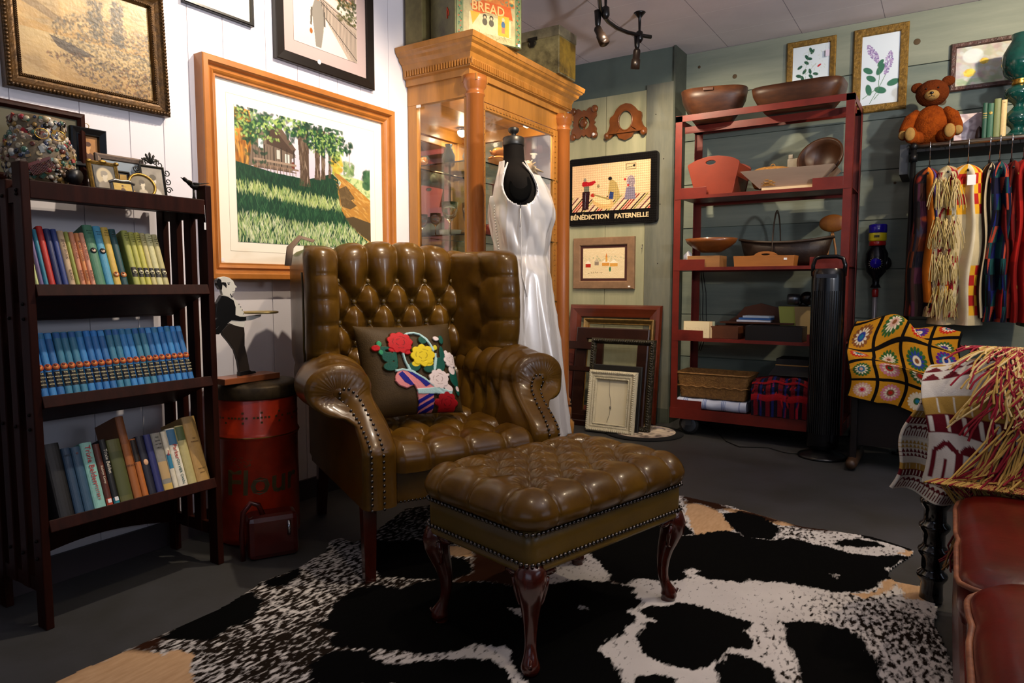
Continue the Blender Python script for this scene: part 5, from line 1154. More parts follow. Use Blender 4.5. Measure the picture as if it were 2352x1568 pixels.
lat('white_teapot','white lidded pot on the third glass shelf of the cabinet','pot',(-2.1,2.96,.858),[(.03,0),(.05,.01),(.062,.05),(.05,.085),(.02,.1),(.012,.11),(.012,.12),(.004,.128)],POR,extra=lambda t:build('spout',MB().tube([(-.055,0,.04),(-.08,0,.06),(-.09,0,.09)],[.014,.009,.007],10),POR,t))
lat('small_red_box_jar','small red and white jar on the second glass shelf','jar',(-2.03,2.95,1.208),[(.022,0),(.022,.04),(.018,.05),(.018,.056)],mat('red_label','b0402c',.4))
# seashell / ceramic dog with covered dish
t=thing('ceramic_dog_dish','honey brown ceramic dish with a dog on its lid on the top cabinet shelf','figurine',(-2.08,3.14,1.568),rotz=R90)
hg=mat('honey_glaze','b8763a',.18,var=(20,.4),coat=.6)
b=MB(); b.lathe([(.05,0),(.075,.01),(.085,.05),(.086,.055)],28,sy=.7); build('dish',b,hg,t)
b=MB(); b.lathe([(.088,.055),(.08,.065),(.05,.075),(.01,.078)],28,sy=.7); b.sph((0,0,.095),(.065,.032,.028),16); b.sph((.055,-.005,.12),(.026,.02,.02),14); b.tube([(.07,-.01,.118),(.092,-.012,.112)],[.012,.008],10); b.sph((.045,.018,.118),(.008,.006,.018),8); b.sph((.045,-.022,.118),(.008,.006,.018),8)
b.tube([(-.05,0,.085),(-.085,0,.08),(-.1,0,.09)],[.012,.008,.004],8); b.tube([(.04,-.02,.08),(.085,-.025,.073)],[.011,.009],8); build('lid',b,mat('honey_glaze'),t)
t=thing('seashell','large pale spiked seashell on the top cabinet shelf behind the mannequin neck','shell',(-2.05,3.40,1.568))
b=MB()
for k in range(14): a_=k*.9; r=.042*(1-k/16); b.sph((r*math.cos(a_)*.5,-.05+.008*k,.045+r*math.sin(a_)*.4),(r*.7,r*.7,r*.7),10)
for k in range(10): a_=k*.65; b.tube([(0,-.02+.005*k,.05),(.055*math.cos(a_),-.02+.01*k,.05+.045*math.sin(a_))],[.014,.002],8)
build('body',b,mat('shell','d8bd98',.35,var=(30,.3)),t)
t=thing('glass_dish','low pressed glass dish on the top cabinet shelf','dish',(-2.24,3.3,1.568)); b=MB(); b.lathe([(.04,0),(.07,.02),(.085,.05),(.082,.05),(.065,.022),(0,.008)],28,cap=False); build('body',b,GLS,t)
t=thing('white_rose_ornament','white china flower ornament on the lower cabinet shelf seen beside the column','ornament',(-2.02,2.98,.98)); t.location=(-2.03,2.86,.858)
b=MB(); b.lathe([(.03,0),(.012,.01),(.01,.09)],16)
for k in range(16): a_=k*2.4; r=.008+.0022*k; b.sph((r*math.cos(a_),r*math.sin(a_),.13-.0012*k),(.017,.017,.020),8)
build('body',b,mat('white_rose','eae2cc',.4),t)
rj=random.Random(8)
for i,(x,y,z,l) in enumerate(((-2.2,3.28,1.208,'pale bowl on the second cabinet shelf'),(-2.15,3.5,1.208,'brown pottery bowl at the far end of the second cabinet shelf'),(-2.15,3.3,.858,'blue-grey bowl on the third cabinet shelf'),(-2.18,3.52,.858,'cream bowl at the far end of the third cabinet shelf'),(-2.15,3.0,.508,'green bowl on the lowest cabinet shelf'),(-2.15,3.45,.508,'dark bowl at the far end of the lowest cabinet shelf'))):
    lat('pottery_bowl',l,'bowl',(x,y,z),[(.03,0),(.035,.006),(.06,.04),(.07,.07),(.066,.07),(.05,.035),(.0,.012)],mat('glaze_%d'%i,['d8d2c4','7a5436','6a7f92','d6c8a0','4f6a4a','2a2624'][i],.25,coat=.4),group='pottery bowls in the cabinet')
for i,(x,y,z) in enumerate(((-2.3,2.8,.508),)): pass
# ================================================================ TINS ON THE CABINET
ZK=2.1255
def tinbox(name,label,loc,rotz,w,d,h,mats,extra=None):
    t=thing(name,label,'tin',loc,rotz=rotz); b=MB(); b.box(-w/2,w/2,-d/2,d/2,0,h-.02); build('body',b,mats[0],t,bevel=.004)
    b=MB(); b.box(-w/2-.004,w/2+.004,-d/2-.004,d/2+.004,h-.055,h); build('lid',b,mats[1],t,bevel=.004); return t
# local front (-Y) faces +X after rotz 90
rust=mat('rusted_dark_tin','3a342c',.5,.3,var=(12,.5),col2='5a4a34')
t=tinbox('bread_tin','printed vintage bread tin with a green and orange label, tallest box on the cabinet',(-2.042,2.869,ZK),R90-.396,.385,.24,.36,(mat('aged_green_tin','7a7a52',.4,.2,var=(14,.4),col2='4f4a34'),rust))
a=Cv(260,220,'b3a87c'); A=a.asp; a.noise(.3,(9,8),3)
a.rect(0,.12,0,1,'77855a'); a.rect(A-.12,A,0,1,'77855a')
for k in range(40):
    for x0 in (.06,A-.06): a.ell(x0+.025*math.sin(k*1.3),.02+k*.025,.018,.012,['3f6a44','b05a34','2f5a4c'][k%3],k)
a.rect(.13,A-.13,.0,.40,'c9783a'); a.dabs(120,(.14,A-.14,.02,.38),.04,.02,['2f7a62','3f8a6a','d8a850','e0c070','c86a34'],seed=4)
a.poly([(.24,.50),(.45,.40),(.98,.40),(1.02,.60),(.6,.56),(.32,.64)],'c8602c')
a.rect(.22,A-.2,.62,.90,'cfc498'); a.poly([(.24,.60),(.42,.60),(.28,.80)],'e0a83a')
for x in (.50,.62): a.ell(x,.64,.04,.04,'3a362c'); a.ell(x,.72,.05,.06,'5a5646'); a.ell(x,.65,.022,.024,'cbb890')
a.rect(.74,.95,.56,.88,'e0a83a'); a.ell(.84,.62,.03,.035,'d8b890'); a.ell(.84,.70,.04,.06,'4a6a8a'); a.rect(.81,.87,.74,.83,'c87a5a'); a.dabs(60,(.2,1.0,.88,.96),.03,.008,['a89a70','8a8a5a'],seed=6)
a.obj('front_label',TIN,t,flat(.370,.30,-.1235,0,.004))
b=MB(); addtext(b,'BREAD',.062,TR(-.01,-.1255,.150),depth=.0008,bold=.0012); build('lettering',b,mat('ink_e0a060','e0a868',.45),t)
b=MB(); b.box(.165,.18,-.1245,-.1235,.008,.022); build('price_tag',b,WHITE,t)
# red glyph on its end (faces the viewer: local -X)
b=MB(); b.tube([(-.194,-.05,.09),(-.194,-.05,.14)],.003,6); b.tube([(-.194,-.05,.14),(-.194,-.062,.12),(-.194,-.062,.1)],.003,6); build('red_mark',b,mat('red_mark','c23a1c',.4),t)
t=tinbox('olive_tin_box','plain aged olive-yellow box behind the bread tin, against the wall',(-2.305,2.80,ZK),R90,.20,.11,.36,(mat('olive_yellow_tin','857a4c',.5,.1,var=(8,.45),col2='5a5230'),mat('olive_yellow_tin')))
t=tinbox('distressed_tin_trunk','distressed cream and black tin trunk with a hasp, right end of the cabinet top',(-2.045,3.53,ZK),0,.33,.20,.26,(mat('flaking_cream_tin','a89c6c',.45,.2,var=(9,.9),col2='3a3426'),mat('dark_flaked_lid','5a5444',.45,.3,var=(10,.8),col2='a89c78')))
b=MB(); b.box(-.03,.03,-.113,-.106,.20,.218); b.tube([(.022*math.cos(k*PI/8),-.110,.185+.014*math.sin(k*PI/8)) for k in range(17)],.003,6); b.box(-.012,.012,-.115,-.106,.165,.20); build('hasp',b,mat('hasp_steel','5a564c',.35,.9),t)
b=MB(); b.box(.1655,.1665,-.095,.095,.01,.20); build('yellow_side',b,mat('yellow_flaked','a8862c',.5,var=(9,.7),col2='4a3c1c'),t)
# ================================================================ DRESS FORM AND SATIN GOWN
MX,MY=-1.67,2.685
t=thing('dress_form','old black fabric dress form with a metal neck cap, standing before the cabinet','mannequin',(MX,MY,0),rotz=math.radians(32))
# local: +X is the front of the body? side view: body faces -Y local turned; width along X (chest depth), shoulders along Y
df=mat('black_jersey','15110e',.85,spec=.15,var=(8,.3),bump=(200,.2,.001))
def sec(z,rx,ry,cx,n=48): return [(cx+rx*math.cos(2*PI*k/n),ry*math.sin(2*PI*k/n),z) for k in range(n)]
# long axis of this section = X after rotation seen across the picture
lv=[(.80,.135,.165,.0),(.92,.13,.165,0),(1.0,.112,.14,0),(1.08,.10,.125,0.0),(1.16,.115,.14,.0),(1.25,.13,.16,.005),(1.32,.13,.175,.01),(1.38,.115,.185,.0),(1.43,.092,.18,-.01),(1.465,.07,.13,-.02),(1.49,.055,.08,-.025),(1.52,.048,.06,-.028),(1.57,.046,.055,-.03),(1.60,.044,.052,-.03)]
P=np.array([sec(z,rx,ry,cx) for z,rx,ry,cx in lv]); b=MB(); b.grid(P,cu=True); b.add(P[-1],[tuple(range(48))],0,True); b.add(P[0],[tuple(range(48))],0,True); build('torso',b,df,t)
b=MB(); b.lathe([(.05,0),(.052,.004),(.052,.035),(.045,.04),(.012,.042),(.011,.055),(.02,.06),(.026,.068),(.026,.078),(.018,.084),(.0,.085)],24,c=(-.03,0,1.578),sx=.95,sy=1.1); build('neck_cap',b,mat('dull_pewter','4a4844',.4,.8),t)
b=MB(); b.lathe([(.012,0),(.012,.78)],12,c=(0,0,.02)); build('pole',b,BLK,t)
b=MB(); b.lathe([(.15,0),(.15,.012),(.03,.03),(.02,.05)],28); build('stand_base',b,BLK,t)
b=MB(); M=TR(.0,-.168,1.37)@RX(PI/2-.25)
b.lathe([(.058,0),(.058,.008),(.05,.012),(.0,.012)],30,M=M,sx=.85,sy=1.15); build('arm_plate',b,mat('arm_plate','040404',.8,spec=.05),t)
b=MB(); b.tube([(.0,-.183,1.318),(.002,-.186,1.27),(.0,-.175,1.2)],.0018,6); b.tube([(-.06,-.095,1.49),(-.075,-.12,1.43),(-.09,-.1,1.36),(-.10,-.09,1.28)],.0018,6); build('seam',b,BLKM,t)
g=thing('satin_gown','ivory satin bias-cut evening gown with tiny side buttons on the dress form','dress',(MX,MY,0),rotz=math.radians(32))
n=220; m=200; Z=np.linspace(1.50,.26,m); TH=np.linspace(0,2*PI,n,endpoint=False)
zk=[.26,.5,.7,.85,.95,1.0,1.08,1.16,1.25,1.32,1.38,1.43,1.47,1.50]; rx=[.19,.175,.16,.145,.135,.13,.109,.123,.14,.141,.127,.103,.082,.07]; ry=[.20,.19,.18,.172,.165,.158,.134,.149,.169,.183,.193,.187,.14,.10]
RXc=np.interp(Z,zk,rx); RYc=np.interp(Z,zk,ry); CXc=np.interp(Z,[.26,.9,1.3,1.43,1.5],[.03,.0,.008,-.01,-.025])
TT,ZZ=np.meshgrid(TH,Z)
fold=(1-2*np.abs(np.sin(TT*4.5+.6*np.sin(ZZ*3)))**.7)*.7+np.sin(TT*15+2+ZZ*1.5)*.35+np.sin(TT*5-.6)*.5
amp=np.interp(ZZ,[.26,.6,.9,1.02,1.1,1.2,1.45],[.032,.026,.016,.003,.005,.009,.004])
dr=fold*amp+.006*np.sin((TT*3+ZZ*14)*2.2)*np.interp(ZZ,[1.0,1.12,1.3,1.42],[0,1,1,.3])+.003*np.sin(ZZ*55+TT*8)*np.exp(-((ZZ-1.03)/.04)**2)
dr=np.maximum(dr,-.004)+.010
P=np.stack([CXc[:,None]+(RXc[:,None]+dr)*np.cos(TT),(RYc[:,None]+dr)*np.sin(TT),ZZ],-1)
# armholes: cut where side (angle near +-90deg) and high; neckline cut
I=np.arange(m*n).reshape(m,n)
sd_=np.abs(np.abs(((TT+PI)%(2*PI))-PI)-PI/2)  # angular distance from the sides
ah=(((sd_)/ .62)**2+((ZZ-1.405)/.115)**2)<1
ah|=(ZZ>1.405)&(sd_<.62*1.0)&(ZZ>1.46)
fr=np.abs(((TT+PI)%(2*PI))-PI)   # 0 = front(+X)
nk=(fr<.9)&(ZZ>1.43); bk_=(fr>PI-.55)&(ZZ>1.30+.25*(1-(PI-fr)/.55)*-0)&(ZZ>1.34)
cut=ah|nk|bk_
F=[]
for i in range(m-1):
    for j in range(n):
        q=(i,j),(i,(j+1)%n),(i+1,(j+1)%n),(i+1,j)
        if not all(cut[a,c] for a,c in q): F.append(tuple(int(I[a,c]) for a,c in q))
SAT=mat('ivory_satin','d8d3ce',.27,bump=(40,.06,.002),metal=.2)
b=MB(); b.add(P.reshape(-1,3),F,0,True); o=build('bodice_and_skirt',b,SAT,g); q=o.modifiers.new('s','SOLIDIFY'); q.thickness=.0025; q.offset=1
b=MB()
for k in range(34): z=1.30-k*.0125; a_=PI+.62; x=np.interp(z,Z[::-1],CXc[::-1])+(np.interp(z,zk,rx)+.008)*math.cos(a_); y=(np.interp(z,zk,ry)+.008)*math.sin(a_); b.sph((x,y,z),.0042,8)
build('side_button',b,mat('pearl','d8d2c4',.3),g)
b=MB(); per=[]
for k in range(40):
    a_=2*PI*k/40; th=-PI/2+.62*math.cos(a_); z=1.405+.115*math.sin(a_)
    if z>1.49: continue
    x=np.interp(z,Z[::-1],CXc[::-1])+(np.interp(z,zk,rx)+.003)*math.cos(th); y=(np.interp(z,zk,ry)+.003)*math.sin(th); per.append((x,y,z))
k0=max(range(len(per)),key=lambda i:(Vector(per[i])-Vector(per[i-1])).length); per=per[k0:]+per[:k0]
b.tube(per,.004,8); 
b.tube([(np.interp(1.005-.02*math.sin(k*.3),Z[::-1],CXc[::-1])+(.134)*math.cos(-PI+k*.12),(.162)*math.sin(-PI+k*.12),1.0-.012*abs(math.sin(k*.12))) for k in range(27)],.002,6)
build('seam_binding',b,SAT,g)
b=MB(); b.tube([(-.0,-.188,1.28),(.004,-.175,1.18),(.006,-.155,1.08),(.008,-.168,1.0),(.03,-.185,.9)],.0018,6); build('side_seam',b,SAT,g)
# ================================================================ ON THE PANELLED BUMP WALL
WP=4.503
brw=mat('carved_brown_wood','7a4218',.35,var=(14,.5),coat=.3)
def plate(b,outer,inner,y0,y1,M=None): b.ring(outer,inner,y0,y1,M=M)
def interp_loop(P,n):
    P=np.array(list(P)+[P[0]],float); d=np.r_[0,np.cumsum(np.hypot(*np.diff(P,axis=0).T))]; s=np.linspace(0,d[-1],n,endpoint=False); return [(np.interp(q,d,P[:,0]),np.interp(q,d,P[:,1])) for q in s]
t=thing('carved_wood_ornament','pierced brown wooden wall ornament with round corner knobs and a white price dot','wall ornament',(-2.255,WP,2.105))
b=MB(); P=[]
for k in range(96):
    a_=2*PI*k/96; r=.088+.052*abs(math.cos(2*(a_-PI/4)))**3+.006*math.cos(16*a_); P.append((r*math.cos(a_)*.95,r*math.sin(a_)))
Q=[(.046*math.cos(2*PI*k/96),.046*math.sin(2*PI*k/96)) for k in range(96)]
plate(b,P,Q,-.018,-.002); build('plate',b,brw,t,bevel=.002)
b=MB()
for a_ in (.25,.75,1.25,1.75): b.lathe([(.026,0),(.024,.010),(.014,.016),(0,.017)],16,M=TR(.128*math.cos(a_*PI)*.95,-.016,.128*math.sin(a_*PI))@RX(PI/2))
build('knob',b,brw,t)
b=MB(); b.box(-.006,.006,-.015,-.004,-.05,.05); b.lathe([(.030,0),(.034,.008),(.02,.016),(0,.018)],6,M=TR(0,-.014,0)@RX(PI/2)); build('centre_boss',b,brw,t)
b=MB(); b.lathe([(.011,0),(.011,.001)],16,M=TR(.086,-.034,-.09)@RX(PI/2)); build('price_dot',b,WHITE,t)
t=thing('carved_mirror_bracket','carved brown wooden bracket with an oval opening and scrolled feet','wall ornament',(-1.934,WP,1.965))
P=interp_loop([(-.15,.0),(-.155,.03),(-.13,.06),(-.115,.10),(-.12,.13),(-.115,.15),(-.09,.165),(-.07,.20),(-.04,.225),(0,.235),(.04,.225),(.07,.20),(.09,.175),(.115,.165),(.12,.14),(.115,.11),(.13,.07),(.155,.05),(.155,.015),(.13,.005),(.11,.02),(.10,.04),(.06,.03),(.05,.005),(0,-.015),(-.05,.005),(-.06,.03),(-.09,.035),(-.11,.01)],90)
# align inner loop start by angle
Q=[]
for x,z in P:
    a_=math.atan2(z-.12,x); Q.append((.052*math.cos(a_),.12+.068*math.sin(a_)))
b=MB(); plate(b,P,Q,-.02,-.002); build('plate',b,brw,t,bevel=.002)
b=MB(); b.tube([(.052*math.cos(k*PI/16),-.02,.12+.068*math.sin(k*PI/16)) for k in range(32)],.005,8,closed=True); b.box(-.13,.13,-.034,-.018,.035,.045); build('moulding',b,brw,t)
b=MB()
for x in (-.135,.135): b.sph((x,-.03,.025),(.02,.018,.022),14)
build('scroll_foot',b,brw,t)
# hooked rug picture
a=Cv(330,232,'0d0b0b'); A=a.asp
x0,x1,y0,y1=.06,A-.10,.10,.80
a.rect(x0,x1,y0,y1,'d8b48a'); a.dabs(700,(x0+.03,x1-.03,y0+.03,y1-.03),.03,.005,['dcba90','d3ad80','e0c29c'],rot=(-.2,.2),seed=3,al=.5)
cols=['7a1420','c9ad8a','1c1614','8a8a4a','c4a88a','5a2a3a','d8c4a0','2f2a1c','a8323a']
for i in range(46):
    s_=x0-.35+i*.045; c=cols[i%9]; a.poly([(s_,y1),(s_+.026,y1),(s_+.026+.22,.58),(s_+.22,.58)],c)
a.rect(0,x0,0,1,'0d0b0b'); a.rect(x1,A,0,1,'0d0b0b'); a.rect(0,A,y1,1,'0d0b0b'); a.poly([(x0,.58),(x0,.5),(x1,.5),(x1,.58)],'d8b48a')
a.poly([(.23,.36),(.27,.33),(.33,.36),(.44,.34),(.46,.37),(.40,.41),(.27,.43),(.23,.41)],'a81a22'); a.ell(.275,.32,.025,.03,'8a8070')
a.poly([(.26,.42),(.35,.42),(.35,.5),(.26,.5)],'6a6a58'); a.poly([(.235,.5),(.36,.5),(.34,.77),(.23,.78)],'2a1418'); a.line(.29,.52,.28,.76,.004,'8a8a98')
a.ell(.58,.68,.19,.10,'c9a268',.25); a.ell(.55,.64,.17,.06,'d8bc88',.3); a.ell(.41,.56,.04,.03,'a82a22'); a.line(.42,.55,.68,.64,.02,'8a7a4a'); a.ell(.5,.43,.025,.03,'8a7a58')
a.poly([(.68,.37),(.72,.34),(.80,.40),(.84,.52),(.85,.62),(.78,.66),(.70,.60),(.66,.56)],'a89058'); a.ell(.69,.33,.035,.03,'1c1a1c'); a.poly([(.69,.52),(.75,.54),(.74,.64),(.67,.63)],'2a3a6a')
a.ell(1.02,.40,.07,.10,'8a7a80'); a.dabs(120,(.95,1.09,.3,.5),.008,.006,['b8a8b0','5a4a5a','c9b8b0','7a6a7a'],seed=4); a.poly([(.95,.48),(1.08,.48),(1.10,.66),(.92,.66)],'7a7284'); a.ell(.93,.36,.02,.02,'b02a2a'); a.ell(.98,.45,.02,.015,'b02a2a')
a.rect(.94,1.1,.135,.22,'4a3a2a'); a.rect(.947,1.093,.142,.213,'d3b488'); a.line(.96,.19,1.07,.175,.008,'2a2a24'); a.ell(1.07,.17,.02,.02,'23241c')
a.rect(.56,.66,.11,.16,'a8b094',.5)
t=thing('hooked_rug_picture','black bordered hooked rug picture with figures and a French title on the panelled wall','wall hanging',(-2.03,WP,1.385))
a.obj('hooked_field',YARN,t,lambda U,V:np.stack([-.335+U*.67,-.026-.003*np.abs(np.sin(U*150))*np.abs(np.sin(V*90)),(.0+V*.465)],-1))
def rrect(x0,x1,z0,z1,r,n=6):
    o=[]
    for cx,cz,a0 in ((x1-r,z0+r,-90),(x1-r,z1-r,0),(x0+r,z1-r,90),(x0+r,z0+r,180)):
        for k in range(n+1): a_=math.radians(a0+90*k/n); o.append((cx+r*math.cos(a_),cz+r*math.sin(a_)))
    return o
b=MB(); b.prism(rrect(-.345,.345,-.008,.473,.03),-.0255,-.002); build('backing',b,mat('black_wool','0b0a0a',.95,bump=(150,.6,.003)),t,bevel=.008)
b=MB(); addtext(b,'BÉNÉDICTION',.047,TR(-.165,-.031,.05),depth=.002,bold=.0012); addtext(b,'PATERNELLE',.045,TR(.155,-.031,.047),depth=.002,bold=.0012); build('lettering',b,mat('cream_yarn','cdb78c',.9),t)
# small framed hooked winter village
a=Cv(150,120,'d9c49c'); A=a.asp
a.dabs(300,(0,A,0,1),.06,.006,['e0cda8','d0b88c','e8d8b8'],rot=(-.3,.3),seed=3,al=.6)
a.dabs(60,(.0,A,.25,.42),.03,.02,['9aa07a','b8b090'],seed=4,al=.6)
for x,y,w_,c,r_ in ((.08,.52,.16,'a8281c','e8dcc4'),(.36,.46,.12,'8a7a6a','b8a890'),(.58,.48,.22,'c88a3c','e8dcc4'),(.82,.50,.22,'cf9848','e8dcc4')):
    a.rect(x,x+w_,y,y+.11,c); a.poly([(x-.02,y),(x+w_*.5,y-.12),(x+w_+.02,y)],r_)
a.poly([(.68,.30),(.71,.16),(.74,.30)],'c8783c'); a.rect(.68,.74,.30,.46,'cf9848'); a.ell(.82,.70,.03,.09,'2a6a44'); a.line(.15,.83,.62,.8,.006,'5a4a34')
for k in range(7): a.line(.2+k*.06,.80-.03*math.sin(k*.5),.2+k*.06,.85-.03*math.sin(k*.5),.008,'5a4a34')
t=picture('framed_winter_village','weathered wood framed hooked picture of a snowy village under the hooked rug',(-2.09,WP,.925),0,.475,.365,[(0,0),(0,.022),(.004,.026),(.05,.026),(.056,.02),(.057,.01)],mat('weathered_brown_frame','86664a',.6,var=(20,.35),stretch=(1,1,1)),a,YARN,.057,.02,matw=.018,matm=mat('burgundy_liner','3a120c',.7))
b=MB(); b.box(.196,.212,-.028,-.026,.012,.022); build('price_tag',b,WHITE,t)
t=thing('wall_hook','small bright metal screw hook on the panel right of the village picture','hook',(-1.80,WP,1.2)); b=MB(); b.tube([(0,0,.03),(0,-.012,.03),(0,-.014,.01),(0,-.02,0),(0,-.026,.008)],.002,6); build('hook_wire',b,CHROME,t)
# ================================================================ STACK OF EMPTY FRAMES
def eframe(label,loc,w,h,prof,m,lean,group='empty picture frames leaning on the panelled wall',rotz=0,back=None,roll=0,fw=None):
    t=thing('picture_frame',label,'picture frame',loc,group=group,rot=(-lean,roll,rotz)); b=MB(); b.frame(w,h,prof); f=build('moulding',b,m,t)
    if back: b=MB(); b.box(-w/2+fw-.002,w/2-fw+.002,-.006,-.002,fw-.002,h-fw+.002); build('backing_board',b,back,t)
    return t
mh=mat('red_mahogany_frame','5e2410',.35,var=(8,.35),coat=.3)
eframe('largest, wide reddish mahogany frame at the back of the stack of frames',(-1.985,4.37,.002),.70,.815,[(0,0),(0,.012),(.01,.03),(.03,.034),(.06,.02),(.085,.012),(.09,.004)],mh,.13)
t=eframe('thin gold edged frame near the back of the stack, horizontal',(-1.925,4.30,.002),.525,.72,[(0,0),(0,.03),(.006,.034),(.012,.03),(.03,.01),(.036,.012),(.04,.004)],mat('worn_gold_frame','8a6a34',.45,.4,var=(30,.5)),.15)
eframe('wide dark brown wooden frame behind the ornate black one',(-1.94,4.24,.002),.54,.66,[(0,0),(0,.02),(.008,.026),(.075,.022),(.08,.014),(.083,.006)],mat('dark_walnut_frame','2c140c',.35,var=(8,.4)),.16)
eframe('dark wood frame with an ivory liner, left end of the stack',(-2.17,4.22,.002),.36,.56,[(0,0),(0,.02),(.05,.022),(.055,.012)],mat('dark_walnut_frame'),.15)
orn=mat('ornate_black_frame','17140f',.3,.3,bump=(70,1,.008),var=(40,.4),col2='3a3424')
t=eframe('ornate black frame with a knobbly carved border, front right of the stack',(-1.80,4.11,.002),.455,.60,[(0,0),(0,.016),(.006,.028),(.018,.034),(.03,.026),(.036,.016),(.038,.006)],orn,.15)
ropeframe(.455,.60,None,.018,.024,.016,orn,t,.034,.009,'carved_border')
eframe('plain dark grey flat frame behind the white one',(-1.80,4.055,.002),.34,.43,[(0,0),(0,.014),(.004,.018),(.055,.016),(.06,.006)],mat('charcoal_frame','1c1b1a',.45),.15)
eframe('small dark brown frame at the far left behind the cabinet foot',(-2.10,4.12,.002),.30,.40,[(0,0),(0,.014),(.03,.016),(.036,.006)],mat('dark_walnut_frame'),.12)
wf=mat('cream_plaster_frame','c9c0a4',.5,bump=(90,.8,.005),var=(30,.2))
t=eframe('ornate cream white frame with its canvas back showing, at the front of the stack',(-1.80,3.985,.003),.335,.40,[(0,0),(0,.014),(.008,.03),(.02,.034),(.03,.028),(.038,.03),(.05,.024),(.056,.028),(.062,.012)],wf,.16,back=mat('cream_canvas','d8ceb0',.8),fw=.062,roll=0)
ropeframe(.335,.40,None,.014,.016,.013,wf,t,.033,.006,'carved_border'); ropeframe(.335,.40,None,.053,.008,.007,wf,t,.027,.003,'inner_beading')
b=MB(); b.tube([(-.02,-.012,.335),(-.015,-.012,.25),(.0,-.013,.19),(-.005,-.013,.12),(-.02,-.013,.07)],.0012,6); b.sph((-.002,-.014,.165),(.007,.003,.010),8); build('hanging_wire',b,mat('wire_grey','7a7468',.5),t)
# round hooked mat on floor
t=thing('round_mat','small round hooked floor mat with a dark rim beside the frame stack','mat',(-1.62,4.12,0)); 
b=MB(); b.lathe([(.0,.001),(.25,.001),(.25,.008),(.2,.012),(0,.012)],48); build('dark_rim',b,mat('black_wool'),t)
a=Cv(90,90,'b8a898'); a.dabs(80,(0,1,0,1),.12,.05,['c9b8a4','8a7f8a','6a5a54','2a2422','d8c8b0'],seed=3)
a.obj('centre_field',YARN,t,lambda U,V:np.stack([.2*(2*U-1)*np.sqrt(1-((2*V-1)**2)/2),.2*(2*V-1)*np.sqrt(1-((2*U-1)**2)/2),np.full_like(U,.0135)],-1))
# ================================================================ RED METAL RACK
t=thing('metal_rack','red painted angle-iron shelving rack on casters against the green wall','shelving',(-.98,4.41,0)); RK=t
rp=mat('worn_red_iron','702014',.42,var=(7,.5),col2='52140c',bump=(60,.2,.001)); 
def rb(b,x0,x1,y0,y1,z0,z1): b.box(x0+.98,x1+.98,y0-4.41,y1-4.41,z0,z1)
RX0,RX1,RY0,RY1=-1.475,-.475,4.20,4.62
for x,y,sx,sy in ((RX0,RY0,1,1),(RX1,RY0,-1,1),(RX0,RY1,1,-1),(RX1,RY1,-1,-1)):
    b=MB(); rb(b,min(x,x+sx*.042),max(x,x+sx*.042),min(y,y+sy*.005),max(y,y+sy*.005),.13,1.99); rb(b,min(x,x+sx*.005),max(x,x+sx*.005),min(y+sy*.005,y+sy*.042),max(y+sy*.005,y+sy*.042),.13,1.99); build('post',b,rp,t)
b=MB()
for y,s_ in ((RY0,1),(RY1,-1)): rb(b,RX0,RX1,min(y,y+s_*.005),max(y,y+s_*.005),1.955,1.992)
for x,s_ in ((RX0,1),(RX1,-1)): rb(b,min(x,x+s_*.005),max(x,x+s_*.005),RY0+.005,RY1-.005,1.955,1.992)
rb(b,RX0+.006,RX1-.006,4.36,4.40,1.952,1.957); rb(b,RX0+.006,RX1-.006,4.36,4.365,1.915,1.952); build('top_rail',b,rp,t)
for z in (1.50,1.06,.62):
    b=MB(); rb(b,RX0+.006,RX1-.006,RY0+.006,RY1-.006,z-.004,z); rb(b,RX0+.006,RX1-.006,RY0-.002,RY0+.004,z-.018,z+.002); rb(b,RX0+.006,RX1-.006,RY1-.006,RY1,z-.02,z); s_=build('shelf',b,rp,t)
    for x0_,x1_ in ((RX0+.042,RX0+.20),(RX1-.20,RX1-.042)): 
        b=MB(); rb(b,x0_,x1_,RY0-.001,RY0+.004,z,z+.05); build('corner_bracket',b,rp,s_,bevel=.001)
b=MB(); rb(b,RX0+.006,RX1-.006,RY0+.006,RY1-.006,.165,.17); rb(b,RX0,RX1,RY0-.004,RY0,.105,.172); rb(b,RX0,RX1,RY1,RY1+.004,.105,.172); rb(b,RX0-.004,RX0,RY0,RY1,.105,.172); rb(b,RX1,RX1+.004,RY0,RY1,.105,.172); s_=build('shelf',b,rp,t)
b=MB(); rb(b,RX0+.042,RX0+.20,RY0-.001,RY0+.004,.172,.225); build('corner_bracket',b,rp,s_)
for x in (RX0+.11,RX1-.11):
    for y in (RY0+.05,RY1-.06):
        b=MB(); b.lathe([(.02,-.016),(.06,-.016),(.064,-.010),(.064,.010),(.06,.016),(.02,.016)],28,M=TR(x+.98,y-4.41,.065)@RX(PI/2)); w_=build('caster',b,mat('rubber','0c0c0e',.6),t)
        b=MB(); b.lathe([(.0,.018),(.046,.019),(.05,.016)],24,M=TR(x+.98,y-4.41,.065)@RX(PI/2)); build('hub',b,mat('galvanised','4f545c',.4,.7),w_)
        b=MB(); b.box(x+.98-.018,x+.98+.018,y-4.41-.024,y-4.41-.019,.06,.125); b.box(x+.98-.025,x+.98+.025,y-4.41-.024,y-4.41+.024,.118,.125); build('fork',b,mat('galvanised'),w_)
